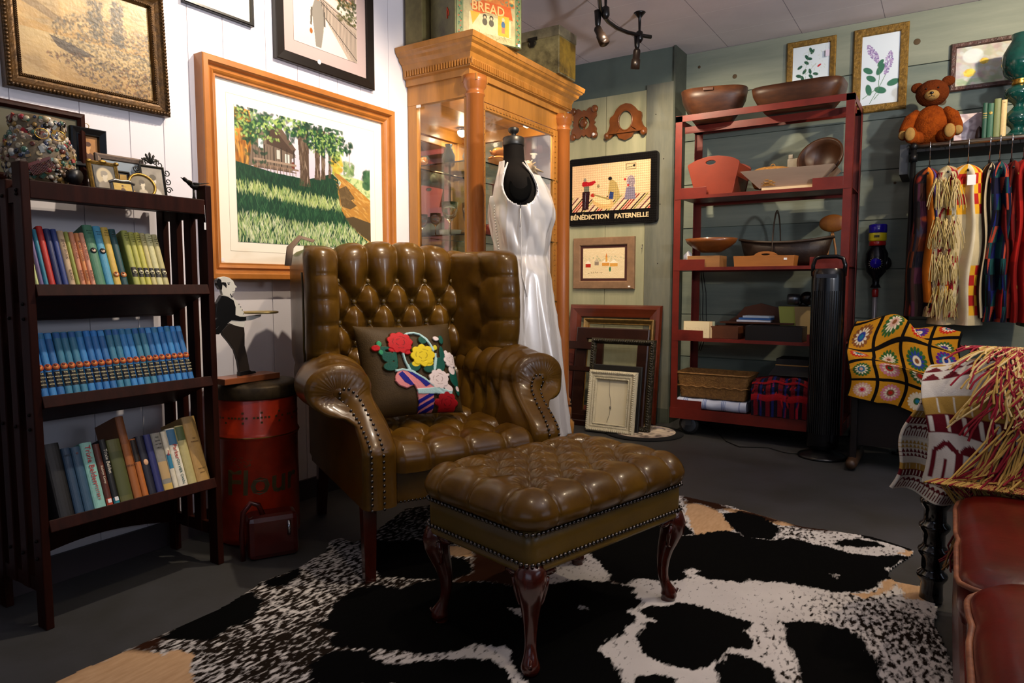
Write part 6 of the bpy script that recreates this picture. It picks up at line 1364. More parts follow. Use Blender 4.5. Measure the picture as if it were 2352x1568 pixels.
# --- top bowls
WD=mat('old_treen_wood','4e2c16',.45,var=(8,.55),col2='2a150b',stretch=(1,3,3)); 
def trencher(name,label,cat,loc,w,d,h,m,rotz=0,tiltx=0,hand=True,flatb=.55,rim=.014,pw=3):
    t=thing(name,label,cat,loc,rot=(tiltx,0,rotz)); n=64; b=MB()
    def lp(f,z,ins=0): 
        o=[]
        for k in range(n):
            a_=2*PI*k/n; c,s=math.cos(a_),math.sin(a_); e=2/pw; x=(abs(c)**e)*(1 if c>0 else -1)*(w/2*f-ins); y=(abs(s)**e)*(1 if s>0 else -1)*(d/2*f-ins); o.append((x,y,z))
        return o
    rows=[lp(flatb*.01,0),lp(flatb,0)]+[lp(flatb+(1-flatb)*math.sin(PI/2*q),h*(1-math.cos(PI/2*q))if False else h*q) for q in (.15,.4,.7,1)]+[lp(1,h,rim)]+[lp(flatb+(1-flatb)*math.sin(PI/2*q),max(.012,h*q),rim) for q in (.7,.4,.15)]+[lp(.01,.012)]
    b.grid(np.array(rows),cu=True); build('bowl',b,m,t); return t
t=trencher('dough_bowl','deep tapered wooden dough bowl, left one on top of the red rack','bowl',(-1.29,4.37,1.96),.40,.30,.19,WD,pw=3.2,rotz=.25)
b=MB(); b.box(-.06,.0,-.155,-.135,.165,.185); build('lug_handle',b,WD,t,bevel=.004)
t=trencher('dough_bowl','wide rectangular wooden dough trough, right one on top of the red rack','bowl',(-.79,4.36,1.965),.50,.32,.135,WD,pw=5,flatb=.72,rotz=-.03)
# --- second shelf
t=thing('sewing_box','red painted tapered wooden carrier box with an oval hand hole','box',(-1.24,4.245,1.502))
rdp=mat('barn_red_paint','822c12',.5,var=(5,.25),bump=(30,.2,.002)); 
O=interp_loop([(-.11,0),(.115,0),(.155,.19),(.11,.215),(.03,.232),(-.04,.232),(-.11,.215),(-.165,.19)],60)
Hh=[]
for x,z in O: a_=math.atan2(z-.195,x+.02); Hh.append((-.02+.03*math.cos(a_),.195+.013*math.sin(a_)))
for y in (-.02,.26):
    b=MB(); b.ring(O,Hh,y,y+.014); build('end_panel',b,rdp,t,bevel=.002)
for sg in (-1,1):
    b=MB(); x0_,x1_=(.112,.150) if sg>0 else (-.108,-.160); b.add([(x0_,-.006,0),(x1_,-.006,.18),(x1_,.26,.18),(x0_,.26,0),(x0_-sg*.012,-.006,0),(x1_-sg*.012,-.006,.18),(x1_-sg*.012,.26,.18),(x0_-sg*.012,.26,0)],[(0,1,2,3),(7,6,5,4),(0,4,5,1),(1,5,6,2),(2,6,7,3),(3,7,4,0)]); build('side_panel',b,rdp,t)
b=MB(); b.box(-.105,.108,-.006,.26,.0,.012); build('base_panel',b,rdp,t)
t=thing('dough_tray','large pale wooden dough tray with flared sides, second shelf of the red rack','tray',(-.82,4.345,1.502)); 
pw_=mat('pale_bare_wood','b59a80',.7,var=(6,.2),stretch=(.4,3,3)); b=MB()
def fr(x0,x1,y0,y1,z): return [(x0,y0,z),(x1,y0,z),(x1,y1,z),(x0,y1,z)]
rows=[fr(-.02,.02,-.01,.01,.018),fr(-.155,.155,-.09,.09,.018),fr(-.255,.255,-.155,.155,.118),fr(-.245,.245,-.145,.145,.118),fr(-.148,.148,-.083,.083,.028),fr(-.02,.02,-.01,.01,.028)]
b.grid(np.array(rows,float),cu=True,sm=False); build('tray_body',b,pw_,t); b=MB(); b.box(-.14,.14,-.10,-.085,0,.02); b.box(-.14,.14,.085,.10,0,.02); build('runner',b,mat('runner_wood','d0b890',.7),t)
def weave(name,c1,c2,su,sv): return mat(name,c1,.6,var=(60,.3),col2=c2,bump=(110,.9,.004))
t=thing('lidded_wicker_basket','round honey coloured wicker basket with a lid, sitting in the pale dough tray','basket',(-.92,4.34,1.531)); WK=weave('honey_wicker','b0803c','8a5a24',1,1)
n,m=72,22; TH,ZZ=np.meshgrid(np.linspace(0,2*PI,n,endpoint=False),np.linspace(0,1,m)); R_=.10+.016*np.sin(ZZ*PI*.8); R_=R_+.0035*np.sign(np.sin(TH*18))*np.sign(np.sin(ZZ*PI*11)); b=MB(); b.grid(np.stack([R_*np.cos(TH),R_*np.sin(TH),ZZ*.085],-1),cu=True); b.add(np.stack([R_[0]*np.cos(TH[0]),R_[0]*np.sin(TH[0]),TH[0]*0],-1),[tuple(range(n))]); build('body',b,WK,t)
ZL=np.linspace(0,1,12); TH,Zl=np.meshgrid(TH[0],ZL); R_=.118*np.cos(Zl*PI/2*.98)**.6+.003*np.sin(TH*18); b=MB(); b.grid(np.stack([R_*np.cos(TH),R_*np.sin(TH),.085+.035*np.sin(Zl*PI/2)],-1),cu=True); b.tube([(.012*math.cos(k*PI/6),0,.128+.012*math.sin(k*PI/6)) for k in range(12)],.003,6,closed=True); build('lid',b,WK,t)
t=trencher('wooden_bowl','round dark wooden bowl propped on its rim at the right of the second rack shelf','bowl',(-.655,4.37,1.655),.26,.26,.11,mat('dark_wood_bowl','4a2c18',.45,var=(6,.4)),pw=2,flatb=.35); t.rotation_euler=(math.radians(60),math.radians(-25),0); t.location=(-.64,4.43,1.64)
t=thing('white_toy_house','small whitewashed wooden block behind the wicker basket','block',(-.80,4.47,1.502)); b=MB(); b.box(-.06,.06,-.02,.02,0,.21); b.box(-.055,-.03,-.02,.02,.21,.235); build('body',b,mat('whitewash','b8ae9a',.8,var=(14,.3)),t,bevel=.003)
# --- third shelf
t=trencher('wooden_bowl','round honey brown wooden bowl on a small crate, left of the third rack shelf','bowl',(-1.27,4.31,1.155),.32,.28,.085,mat('honey_wood_bowl','82481c',.35,var=(6,.4),coat=.3),pw=2,flatb=.35,rim=.010)
PW=mat('plain_pine_box','9c6c3c',.55,var=(8,.3),stretch=(.4,3,3))
def openbox(name,label,cat,loc,w,d,h,m,th=.01,rotz=0,extra=None,flare=0):
    t=thing(name,label,cat,loc,rotz=rotz); b=MB(); b.box(-w/2,w/2,-d/2,d/2,0,th); build('base',b,m,t)
    for y0,y1 in ((-d/2,-d/2+th),(d/2-th,d/2)): b=MB(); b.prism([(-w/2,th),(w/2,th),(w/2+flare,h),(-w/2-flare,h)],y0,y1); build('side',b,m,t)
    for s_ in (-1,1): b=MB(); x0_=s_*(w/2); b.prism([(x0_,th),(x0_-s_*th,th),(x0_-s_*th+s_*flare,h),(x0_+s_*flare,h)],-d/2+th,d/2-th); build('end',b,m,t)
    return t
openbox('pine_crate','small shallow pine crate under the round honey bowl','crate',(-1.29,4.30,1.062),.20,.16,.07,PW)
t=openbox('handled_pine_tray','low pine cutlery tray with a shaped centre handle and price label','tray',(-.93,4.27,1.062),.335,.13,.062,mat('warm_pine_tray','a8682c',.5,var=(8,.3),stretch=(.4,3,3)),flare=.006)
b=MB(); O=interp_loop([(-.15,.012),(.15,.012),(.15,.062),(.07,.066),(.05,.082),(.02,.09),(-.02,.09),(-.05,.082),(-.07,.066),(-.15,.062)],48); Hh=[(.025*math.cos(math.atan2(z-.07,x)),.072+.006*math.sin(math.atan2(z-.07,x))) for x,z in O]; b.ring(O,Hh,-.006,.006); build('handle',b,MC['warm_pine_tray'],t)
b=MB(); b.box(.115,.133,-.0665,-.0655,.035,.047); build('price_tag',b,WHITE,t)
t=thing('trug_basket','long dark oval trug basket with a bentwood hoop handle on the third rack shelf','basket',(-.86,4.46,1.062)); n=64
dkb=mat('dark_brown_trug','2e1e12',.5,var=(20,.5),bump=(80,.4,.003)); rows=[]
for q,z in ((.02,0),(.5,0),(.75,.03),(.9,.08),(1,.15),(.975,.15),(.87,.08),(.72,.035),(.02,.012)): rows.append([(.27*q*math.cos(2*PI*k/n),.115*q*math.sin(2*PI*k/n),z+ (.03*abs(math.cos(2*PI*k/n))**2 if q>.9 else 0)) for k in range(n)])
b=MB(); b.grid(np.array(rows),cu=True); build('body',b,dkb,t)
b=MB(); b.tube([(.0,-.118*math.cos(a_),.06+.30*math.sin(a_)) if False else (-.05+.0,-.118*math.cos(a_),.08+.26*math.sin(a_)) for a_ in np.linspace(0,PI,24)],.011,8,flat=.35); build('hoop_handle',b,mat('bentwood','3a2c20',.5),t); t.rotation_euler=(0,0,0)
b=MB(); b.tube([(.272*math.cos(2*PI*k/n),.117*math.sin(2*PI*k/n),.145+.03*math.cos(2*PI*k/n)**2) for k in range(n)],.008,6,closed=True); build('rim_band',b,mat('bentwood'),t)
t=thing('painted_wood_mask','round reddish brown plaque on a wooden stand, right of the third rack shelf','plaque',(-.60,4.48,1.062)); b=MB(); b.sph((0,0,.255),(.075,.018,.052),24); build('plaque_face',b,mat('plaque_paint','5a2410',.4,var=(9,.5),col2='8a5a1c'),t)
b=MB(); b.tube([(-.03,0,0),(-.02,.01,.1),(0,.01,.21)],.006,8); b.tube([(.03,0,0),(.02,.01,.1),(0,.01,.21)],.006,8); b.box(-.05,.05,-.02,.02,.04,.06); build('stand',b,PW,t)
t=thing('white_paper_card','white paper card tucked beside the pine crate on the third rack shelf','card',(-1.43,4.33,1.062),rotz=.2); b=MB(); b.prism([(-.02,0),(.035,0),(.03,.09),(.01,.11),(-.02,.08)],-.001,.001); build('card',b,WHITE,t)
# --- fourth shelf
pcs=[]
for i,(dx,dy,l) in enumerate(((0,0,'cream vintage postcard at the front of the upright card stack'),(.012,.016,'tan card just behind the front postcard'),(.024,.032,'grey-green card at the back of the upright card stack'))):
    t=thing('postcard',l,'postcard',(-1.325+dx,4.225+dy,.622),rot=(-.06,0,.10),group='upright old postcards on the fourth rack shelf')
    a=Cv(80,50,['e0cfa4','c9b088','9aa088'][i]); a.dabs(120,(.1,1.5,.35,.8),.02,.012,['8a6a4a','b89a6a','6a5a44'],seed=3+i,al=.5); a.obj('picture_side',PNT,t,flat(.155,.10,-.0025,0,.002))
    b=MB(); b.box(-.08,.08,-.002,.003,0,.104); build('card',b,mat('card_%d'%i,['cdb888','b89a6c','7f8670'][i],.8),t)
openbox('cutlery_box','small dark pine box behind the postcards on the fourth rack shelf','box',(-1.16,4.32,.622),.17,.14,.075,mat('brown_pine_box','5e3218',.5,var=(8,.4)))
t=thing('shaped_desk_rack','brown wooden desk rack with a curved back on the fourth rack shelf','rack',(-1.0,4.50,.622)); dw=mat('desk_rack_wood','542a12',.4,var=(6,.4))
b=MB(); b.prism([(-.22,0),(.22,0),(.22,.09),(.15,.13),(.10,.19),(0,.215),(-.10,.19),(-.15,.13),(-.22,.09)],0,.014); build('back_panel',b,dw,t,bevel=.002)
b=MB(); b.box(-.22,.22,-.13,-.001,.09,.10); build('tray_shelf',b,dw,t)
for k,(w_,c,l,dz) in enumerate(((.20,'d8dce4','white folded paper at the bottom of the paper pile on the desk rack',0),(.19,'2a5a9a','blue leaflet in the middle of the paper pile on the desk rack',.013),(.16,'b8c8d8','pale blue-grey paper on top of the paper pile on the desk rack',.026))):
    t=thing('paper_booklet',l,'booklet',(-1.02+k*.012,4.425,.7235+dz),rotz=.1-.1*k,group='loose papers on the desk rack'); b=MB(); b.box(-w_/2,w_/2,-.055,.055,0,.012); build('pages',b,mat('paper_'+c,c,.7),t)
openbox('dark_wooden_tray','dark stained wooden tray box in the middle of the fourth rack shelf','tray',(-.86,4.28,.622),.32,.16,.085,mat('black_stain','120b08',.45,var=(8,.3)))
for i,(x,c,l) in enumerate(((-.80,'9aa24c','yellow-green paper folder standing at the right of the fourth rack shelf'),(-.71,'a08a5c','tan paper folder beside the yellow-green one on the fourth rack shelf'))):
    t=thing('paper_folder',l,'folder',(x,4.42,.622),rotz=.1,group='paper folders on the rack'); b=MB(); b.prism([(-.055,0),(.055,0),(.045,.20),(-.075,.20)],-.02,.02); build('folder_body',b,mat('folder_'+c,c,.7),t); b=MB(); b.box(-.07,.04,-.012,.012,.2,.203); build('paper_edge',b,mat('folder_inside','4a4030',.8),t)
t=thing('projector_lamp','small silver and black metal lamp head above the paper folders','lamp',(-.735,4.42,.826),rotz=.1); b=MB(); b.cyl((-.085,-.01,.04),(-.025,0,.04),.032,.036,20); b.cyl((-.088,-.011,.04),(-.085,-.01,.04),.03,.032,20); build('silver_barrel',b,mat('satin_steel','6a7078',.3,.9),t); b=MB(); b.sph((.02,0,.045),(.045,.04,.042),18); b.cyl((.0,0,0),(.0,0,.03),.03,.012,14); b.cyl((.04,-.02,.04),(.085,-.03,.04),.028,.03,16); build('black_housing',b,BLK,t)
# --- bottom shelf
t=thing('folded_plaid_cloth','folded white cloth with blue stripes under the wicker basket','cloth',(-1.22,4.33,.172))
a=Cv(220,90,'b8c0d4'); A=a.asp
for x in (.25,.31,.37,.95,1.0,1.05,1.6,1.66,1.72,2.2): a.rect(x,x+.03,0,1,'3a5a9a',.7)
a.rect(0,A,.45,.5,'7a8cb8',.6)
def fold(w,d,h):
    def f(U,V):
        # V wraps: bottom front edge -> round front -> top to back
        s=V*(h*PI/2+d); r=h/2; aa=np.clip(s/r,0,PI); y=np.where(s<PI*r,-d/2+r-r*np.sin(aa),-d/2+r+(s-PI*r)); z=np.where(s<PI*r,r-r*np.cos(aa),h); z=z+.004*np.sin(U*21)*np.sin(V*9)
        return np.stack([(U-.5)*w,y,np.maximum(z,.001)],-1)
    return f
a.obj('cloth',FAB,t,fold(.43,.26,.065)); b=MB(); b.box(-.212,.212,-.10,.13,.004,.058); build('inner_fold',b,mat('cloth_inner','9aa4bc',.9),t)
t=thing('wicker_tray_basket','long rectangular tan wicker basket on the bottom rack shelf','basket',(-1.22,4.335,.243),rotz=0); tw=weave('tan_wicker','9c7038','6a4620',1,1)
n=160
def rl(w,d,z,r=.02,amp=0,ph=0):
    o=rrect(-w/2,w/2,-d/2,d/2,r,6); P=np.array(interp_loop(o,n)); k=np.arange(n); nx=P/np.linalg.norm(P,axis=1)[:,None]; P=P+nx*(amp*np.sin(k*PI/2+ph))[:,None]; return [(x,y,z) for x,y in P]
rows=[rl(.40*q,.22*q,0) for q in (.02,)]+[rl(.40+.05*q,.22+.04*q,.15*q,amp=.003,ph=PI*(i%2)) for i,q in enumerate(np.linspace(0,1,16))]+[rl(.456,.266,.155),rl(.43,.24,.155),rl(.39,.21,.01),rl(.01,.01,.01)]
b=MB(); b.grid(np.array(rows),cu=True); build('woven_body',b,tw,t)
b=MB(); P=rl(.455,.265,.155); b.tube(P[::2],.0055,6,closed=True); P=rl(.43,.245,.075); b.tube([(x*1.03,y*1.05,z+.004*math.sin(k*PI/2)) for k,(x,y,z) in enumerate(P[::2])],.004,6,closed=True); build('braided_rim',b,tw,t)
t=thing('plaid_blanket','folded red, navy and black wool blanket at the right of the bottom rack shelf','blanket',(-.80,4.33,.172))
a=Cv(200,180,'16101a'); A=a.asp
for k in range(5):
    a.rect(.0,A,.1+k*.2,.15+k*.2,'8a1418',.85); a.rect(.05+k*.22,.13+k*.22,0,1,'7a1018',.55); a.rect(.16+k*.22,.2+k*.22,0,1,'1a2468',.6)
a.dabs(160,(0,A,0,1),.03,.014,['a81a1c','1c2a6a','0c0a10','7a1018'],seed=5)
def bl(w,d,h):
    def f(U,V):
        th=PI*1.0*V; e=.45; c=np.cos(th); s_=np.sin(th); y=-np.sign(c)*np.abs(c)**e*d/2; z=np.abs(s_)**e*h*(1-.10*np.abs(2*U-1)**3)
        lay=.007*np.abs(np.sin(V*PI*9)); x=(U-.5)*w*(1+.03*np.sin(V*9))
        return np.stack([x,y-lay*(y<0),np.maximum(z+.006*np.sin(U*17+V*5),.001)],-1)
    return f
a.obj('blanket',YARN,t,bl(.34,.28,.235)); b=MB(); b.box(-.15,.15,-.11,.11,.0,.18); build('inner_folds',b,mat('blanket_dark','160a12',.95),t)
t=thing('black_hat_box','low black lidded box with a tan edge on the plaid blanket','box',(-.74,4.36,.415)); b=MB(); b.add([(-.15,-.11,0),(.12,-.11,0),(.12,.11,0),(-.15,.11,0),(-.11,-.10,.06),(.12,-.10,.06),(.12,.10,.06),(-.11,.10,.06)],[(3,2,1,0),(4,5,6,7),(0,1,5,4),(1,2,6,5),(2,3,7,6),(3,0,4,7)]); b.box(-.11,.12,-.10,.10,.066,.10); build('body',b,BLKM,t); b=MB(); b.box(-.113,.122,-.103,.103,.06,.066); build('tan_edge',b,mat('tan_edge','a0783c',.5),t)
# cords
b=MB()
for dx in (0,.022,.035): b.tube([(-1.455+dx,4.64,1.05),(-1.45+dx*1.6,4.64,.9),(-1.46+dx*2,4.645,.75),(-1.44+dx*1.5,4.65,.62),(-1.46+dx,4.65,.5)],.0028,6)
tag(build('hanging_cord',b,BLKM),'thin black cords hanging behind the left side of the red rack','cord')
b=MB(); b.tube([(-1.1,4.15,.004),(-1.0,4.05,.004),(-.85,4.12,.004),(-.75,4.05,.004),(-.66,4.06,.004)],.003,6); b.tube([(-1.1,4.15,.004),(-1.18,4.3,.005),(-1.3,4.5,.005)],.003,6); tag(build('power_cord',b,BLKM),'thin black power cord on the floor leading to the tower fan','cord')
# ================================================================ TOWER FAN
t=thing('tower_fan','tall black tower fan with a loop handle on a round base before the red rack','fan',(-.555,4.07,0)); fb=mat('gloss_black_plastic','060608',.22)
b=MB(); b.lathe([(.0,0),(.125,0),(.128,.008),(.12,.016),(.07,.03),(.045,.045),(.04,.06)],40); build('base',b,mat('fan_base','0d0d0e',.3),t)
n=48; P=[]
for z,f in ((.05,.8),(.06,.95),(.10,1),(.98,1),(1.02,.97),(1.04,.85)): P.append([(.085*f*math.cos(2*PI*k/n),.075*f*math.sin(2*PI*k/n),z) for k in range(n)])
b=MB(); b.grid(np.array(P),cu=True); b.add(P[-1],[tuple(range(n))]); build('body',b,fb,t)
b=MB(); 
for k in range(-7,8): b.box(.0105*k-.0012,.0105*k+.0012,-.078*math.sqrt(1-(.0105*k/.085)**2)-.002,-.06*math.sqrt(1-(.0105*k/.085)**2),.14,.92)
build('grille',b,BLKM,t)
b=MB(); b.tube([(-.078,0,1.0),(-.080,0,1.06),(-.068,0,1.095),(-.04,0,1.105),(.04,0,1.105),(.068,0,1.095),(.080,0,1.06),(.078,0,1.0)],.011,10); build('loop_handle',b,fb,t)
b=MB(); b.box(-.05,.05,-.079,-.070,.99,1.01); build('control_strip',b,mat('fan_strip','2a2c34',.3),t)
# ================================================================ STICK VACUUM
t=thing('stick_vacuum','cordless stick vacuum with a purple top, yellow band and silver tube on the wall','vacuum cleaner',(-.372,4.63,.02))
pu=mat('purple_plastic','1c1290',.25,coat=.4); ye=mat('yellow_plastic','c4b41c',.35)
b=MB(); b.tube([(0,0,.10),(0,0,1.0)],.014,16); build('tube',b,mat('silver_tube','9a9aa0',.3,.6),t)
b=MB(); b.lathe([(.03,.965),(.018,.99),(.02,1.02),(.052,1.06),(.062,1.12),(.06,1.17),(.045,1.20),(.042,1.215)],28,c=(0,0,-.05)); b.sph((.05,0,1.06),(.03,.03,.04),14); build('motor_housing',b,mat('dark_nickel','14161c',.25,.5),t)
b=MB(); b.lathe([(.044,1.165),(.046,1.17),(.046,1.185),(.044,1.19)],28,cap=False); build('red_band',b,mat('red_plastic','8a1010',.3),t)
b=MB(); b.lathe([(.044,1.19),(.048,1.2),(.048,1.235),(.046,1.24)],28); build('yellow_band',b,ye,t)
b=MB(); b.tube([(-.013,-.0485,1.218),(.013,-.0485,1.218)],.007,8); build('oval_badge',b,mat('badge_grey','4a4a38',.4),t)
b=MB(); b.lathe([(.047,1.24),(.050,1.245),(.050,1.285),(.046,1.29),(.0,1.29)],28); build('bin_cap',b,pu,t)
b=MB(); b.lathe([(.030,0),(.028,.008),(.010,.012),(.008,.018),(0,.018)],24,M=TR(0,-.058,1.06)@RX(PI/2)); hb_=build('cyclone_cap',b,pu,t); b=MB()
for k in range(18): a_=2*PI*k/18; b.cyl((.030*math.cos(a_),-.058,1.06+.030*math.sin(a_)),(.040*math.cos(a_),-.05,1.06+.040*math.sin(a_)),.0025,.0015,6)
build('cyclone_ring',b,CHROME,hb_)
b=MB(); b.lathe([(.016,.86),(.018,.87),(.018,.90),(.016,.91)],20); build('red_collar',b,mat('red_plastic'),t)
b=MB(); b.box(-.11,.11,-.05,.03,.0,.05); b.tube([(0,0,.05),(0,0,.12)],.018,12); build('floor_head',b,mat('dark_nickel'),t,bevel=.01)
b=MB(); b.box(-.03,.03,.03,.088,1.0,1.15); build('wall_dock',b,BLKM,t)
# ================================================================ PICTURES ON THE BACK WALL
gfr=mat('mottled_gold_frame','94722e',.5,.35,var=(45,.6),col2='5a441c',bump=(70,.8,.005)); milk=Cv(10,10,'d8e4ec')
def leafs(a,pts,c='1f5a44'):
    for x,y,r,ro in pts: a.ell(x,y,r*1.3,r*.68,c,ro)
a=Cv(110,140,'cfdde6'); A=a.asp
leafs(a,[(.38,.10,.05,1.2),(.42,.14,.05,2.2),(.30,.24,.05,1),(.36,.28,.05,.3),(.30,.36,.05,.6),(.16,.44,.05,2.6),(.26,.54,.05,2.2),(.38,.55,.05,1.3),(.14,.62,.055,.3),(.22,.68,.055,1.2),(.40,.66,.05,.8),(.5,.62,.05,.3),(.3,.8,.05,.4),(.58,.8,.05,2.6),(.46,.88,.06,.2),(.2,.92,.05,1)],'1b4f3e')
a.ell(.57,.45,.05,.022,'b8202c',2.6); a.dabs(50,(.1,.7,.1,.9),.03,.006,['b8c4a0','a8b890'],seed=2,al=.6)
for p in ((.36,.08,.28,.5),(.28,.5,.3,.95),(.3,.6,.5,.4)): a.line(*p,.006,'5a7a54')
t=picture('gold_framed_botanical','small gold framed picture of red berries and dark green leaves behind the wooden trough',(-.79,4.718,2.12),0,.285,.357,[(0,0),(0,.014),(.006,.02),(.03,.018),(.036,.01)],gfr,a,CAN,.036,.01,roll=0)
b=MB(); b.box(.085,.107,-.024,-.022,.235,.275); b.tube([(.1,-.022,.28),(.1,-.02,.33)],.0006,4); build('price_tag',b,mat('lilac_tag','cfc8dc',.7),t)
a=Cv(120,220,'cddbe8'); A=a.asp
for (x0,y0,x1,y1) in ((.09,.13,.24,.40),(.42,.26,.36,.58)):
    for k in range(150):
        f=RS.rand(); w_=.012+.05*math.sin(PI*min(1,f*1.1)*.9); x=x0+(x1-x0)*f+RS.uniform(-w_,w_); y=y0+(y1-y0)*f; a.ell(x,y,.013,.010,['9a8ab8','b0a2c8','7f6fa4'][k%3])
leafs(a,[(.10,.50,.065,.5),(.15,.62,.065,.5),(.28,.41,.05,2.3),(.28,.50,.075,2.1),(.12,.78,.07,1.3),(.29,.80,.075,.3),(.47,.71,.075,2.9)],'2f6a54')
for p in ((.24,.40,.27,.55),(.27,.55,.26,.8),(.36,.58,.26,.78),(.26,.78,.14,.98),(.26,.76,.03,.9),(.2,.93,.27,.85)): a.line(*p,.009,'4f7a5c')
picture('gold_framed_lilac','tall gold framed picture of two lilac sprays between the rack and the bear',(-.405,4.718,1.985),0,.29,.495,[(0,0),(0,.016),(.006,.022),(.04,.02),(.046,.01)],gfr,a,CAN,.046,.012)
a=Cv(180,120,'b8b8a8'); A=a.asp
a.dabs(260,(0,A,0,1),.12,.07,['a8a0b0','b8aab4','c4d4d8','9fb09a','c8c4b8','a88a94'],seed=3,al=.5); a.ell(.3,.25,.2,.2,'cfe0e2',al=.7); a.dabs(40,(0,A,.8,1),.1,.05,['8fa886','a0b494'],seed=6)
for x,y,r in ((.98,.5,.2),(1.25,.3,.14),(.25,.68,.12),(.5,.42,.09)):
    for k in range(8): a.ell(x+r*.5*math.cos(k*.8),y+r*.5*math.sin(k*.8),r*.5,r*.42,['d8bc3a','e4cc58','c9a832'][k%3],k,al=.85)
    a.ell(x,y,r*.5,r*.45,'e2c64a')
picture('dark_framed_floral','dark rope-carved frame with a pale print of yellow flowers above the books',(.175,4.718,2.045),0,.45,.265,[(0,0),(0,.014),(.006,.024),(.022,.024),(.028,.01)],mat('dark_rope_frame','2a1a18',.4,bump=(60,1,.006),var=(50,.4),col2='5a3a34'),a,PNT,.028,.012)
# ================================================================ WALL SHELF WITH HANGING RAIL
t=thing('pipe_clothes_rack','black pipe wall rack with a shelf and a horizontal steel hanging rail','clothes rack',(.2,4.5,0))
def pk_(b,*a): b.box(a[0]-.2,a[1]-.2,a[2]-4.5,a[3]-4.5,a[4],a[5])
b=MB(); pk_(b,-.255,.9,4.40,4.70,1.675,1.715); build('shelf_board',b,mat('dark_shelf_board','1a1816',.6),t,bevel=.002)
b=MB(); pk_(b,-.262,-.22,4.395,4.72,1.56,1.722); build('end_bracket',b,mat('grey_bracket','2c3034',.5),t)
b=MB(); b.tube([(-.20-.2,4.37-4.5,1.70),(.9-.2,4.37-4.5,1.70)],.0125,16); build('rail',b,PIPE,t)
b=MB(); b.tube([(-.195-.2,4.37-4.5,.012),(-.195-.2,4.37-4.5,1.70)],.0135,16); b.sph((-.395,-.13,1.70),.021,14); b.cyl((-.395,-.13,1.62),(-.395,-.13,1.66),.02,.02,14); b.cyl((-.395,-.13,0),(-.395,-.13,.012),.04,.04,18); build('upright_pipe',b,IRON,t)
b=MB(); b.tube([(-.395,-.13,1.70),(-.395,.22,1.70)],.0125,14); build('wall_pipe',b,IRON,t)
# --- teddy bear
t=thing('teddy_bear','worn ginger brown teddy bear with pale paws sitting on the wall shelf','teddy bear',(-.125,4.50,1.717))
fur=mat('ginger_mohair','8a3f0c',.95,var=(28,.5),col2='5e2608',bump=(120,1,.006),spec=.1); furd=mat('darker_mohair','5e2a0e',.95,var=(28,.4),bump=(120,1,.006),spec=.1); pad_=mat('worn_paw_pad','98763c',.9,var=(40,.3),bump=(150,.5,.003))
def blob(parts,name,m,parent,res=.006):
    # merge overlapping ellipsoids into one closed surface with metaballs converted to mesh
    mb=bpy.data.metaballs.new('m'); mb.resolution=res; mb.threshold=.35
    for c,r,ro in parts:
        e=mb.elements.new(type='ELLIPSOID'); e.co=c; mx=max(r); e.radius=mx*1.55; e.size_x,e.size_y,e.size_z=[v/mx for v in r]; e.stiffness=2
        e.rotation=Euler(ro).to_quaternion()
    o=bpy.data.objects.new('mt_'+name,mb); COL.objects.link(o); dg=bpy.context.evaluated_depsgraph_get(); dg.update()
    me=bpy.data.meshes.new_from_object(o.evaluated_get(dg)); bpy.data.objects.remove(o); bpy.data.metaballs.remove(mb)
    me.materials.clear(); me.materials.append(m); me.polygons.foreach_set('use_smooth',np.ones(len(me.polygons),bool)); q=bpy.data.objects.new(name,me); link(q,parent); return q
def fuzz(o,s=.004,sc=.012):
    tx=bpy.data.textures.new('fz','CLOUDS'); tx.noise_scale=sc; d=o.modifiers.new('d','DISPLACE'); d.texture=tx; d.strength=s; d.mid_level=.5
b=MB(); b.lathe([(.0,.0),(.055,.005),(.085,.04),(.094,.09),(.086,.14),(.066,.185),(.045,.205),(.03,.215),(0,.218)],32,sy=.82); o=build('body',b,fur,t); fuzz(o)
b=MB(); b.sph((0,-.005,.285),(.080,.068,.072),28); o=build('head',b,furd,t); fuzz(o)
b=MB(); b.sph((0,-.062,.262),(.036,.032,.028),20); sn=build('muzzle',b,pad_,t)
b=MB(); b.sph((0,-.095,.268),(.010,.006,.007),12); b.tube([(0,-.094,.262),(0,-.092,.252)],.0015,6); b.tube([(-.014,-.088,.25),(0,-.092,.253),(.014,-.088,.25)],.0015,6); build('nose',b,BLK,sn)
b=MB(); 
for x in (-.028,.028): b.sph((x,-.066,.298),.0055,10)
build('eye',b,mat('amber_eye','1a0c06',.1),t)
for x,r in ((-.072,-.3),(.072,.5)): b=MB(); b.sph((x,0,.342 if x>0 else .325),(.032,.015,.028),18,M=None); o=build('ear',b,furd,t); fuzz(o,.003)
for sx in (-1,1):
    b=MB(); b.tube([(sx*.062,-.0,.185),(sx*.098,-.018,.15),(sx*.118,-.04,.095),(sx*.125,-.075,.06)],[.028,.034,.032,.026],18); b.sph((sx*.125,-.078,.058),(.026,.026,.026),14); o=build('arm',b,fur,t); fuzz(o)
    b=MB(); b.sph((sx*.128,-.098,.058),(.022,.012,.024),14); build('paw_pad',b,pad_,o)
    b=MB(); b.tube([(sx*.045,-.02,.045),(sx*.07,-.07,.04),(sx*.085,-.125,.038)],[.038,.036,.030],18); b.sph((sx*.088,-.128,.048),(.032,.022,.044),16); o=build('leg',b,fur,t); fuzz(o)
    b=MB(); b.sph((sx*.091,-.148,.05),(.025,.010,.036),14); build('foot_pad',b,pad_,o)
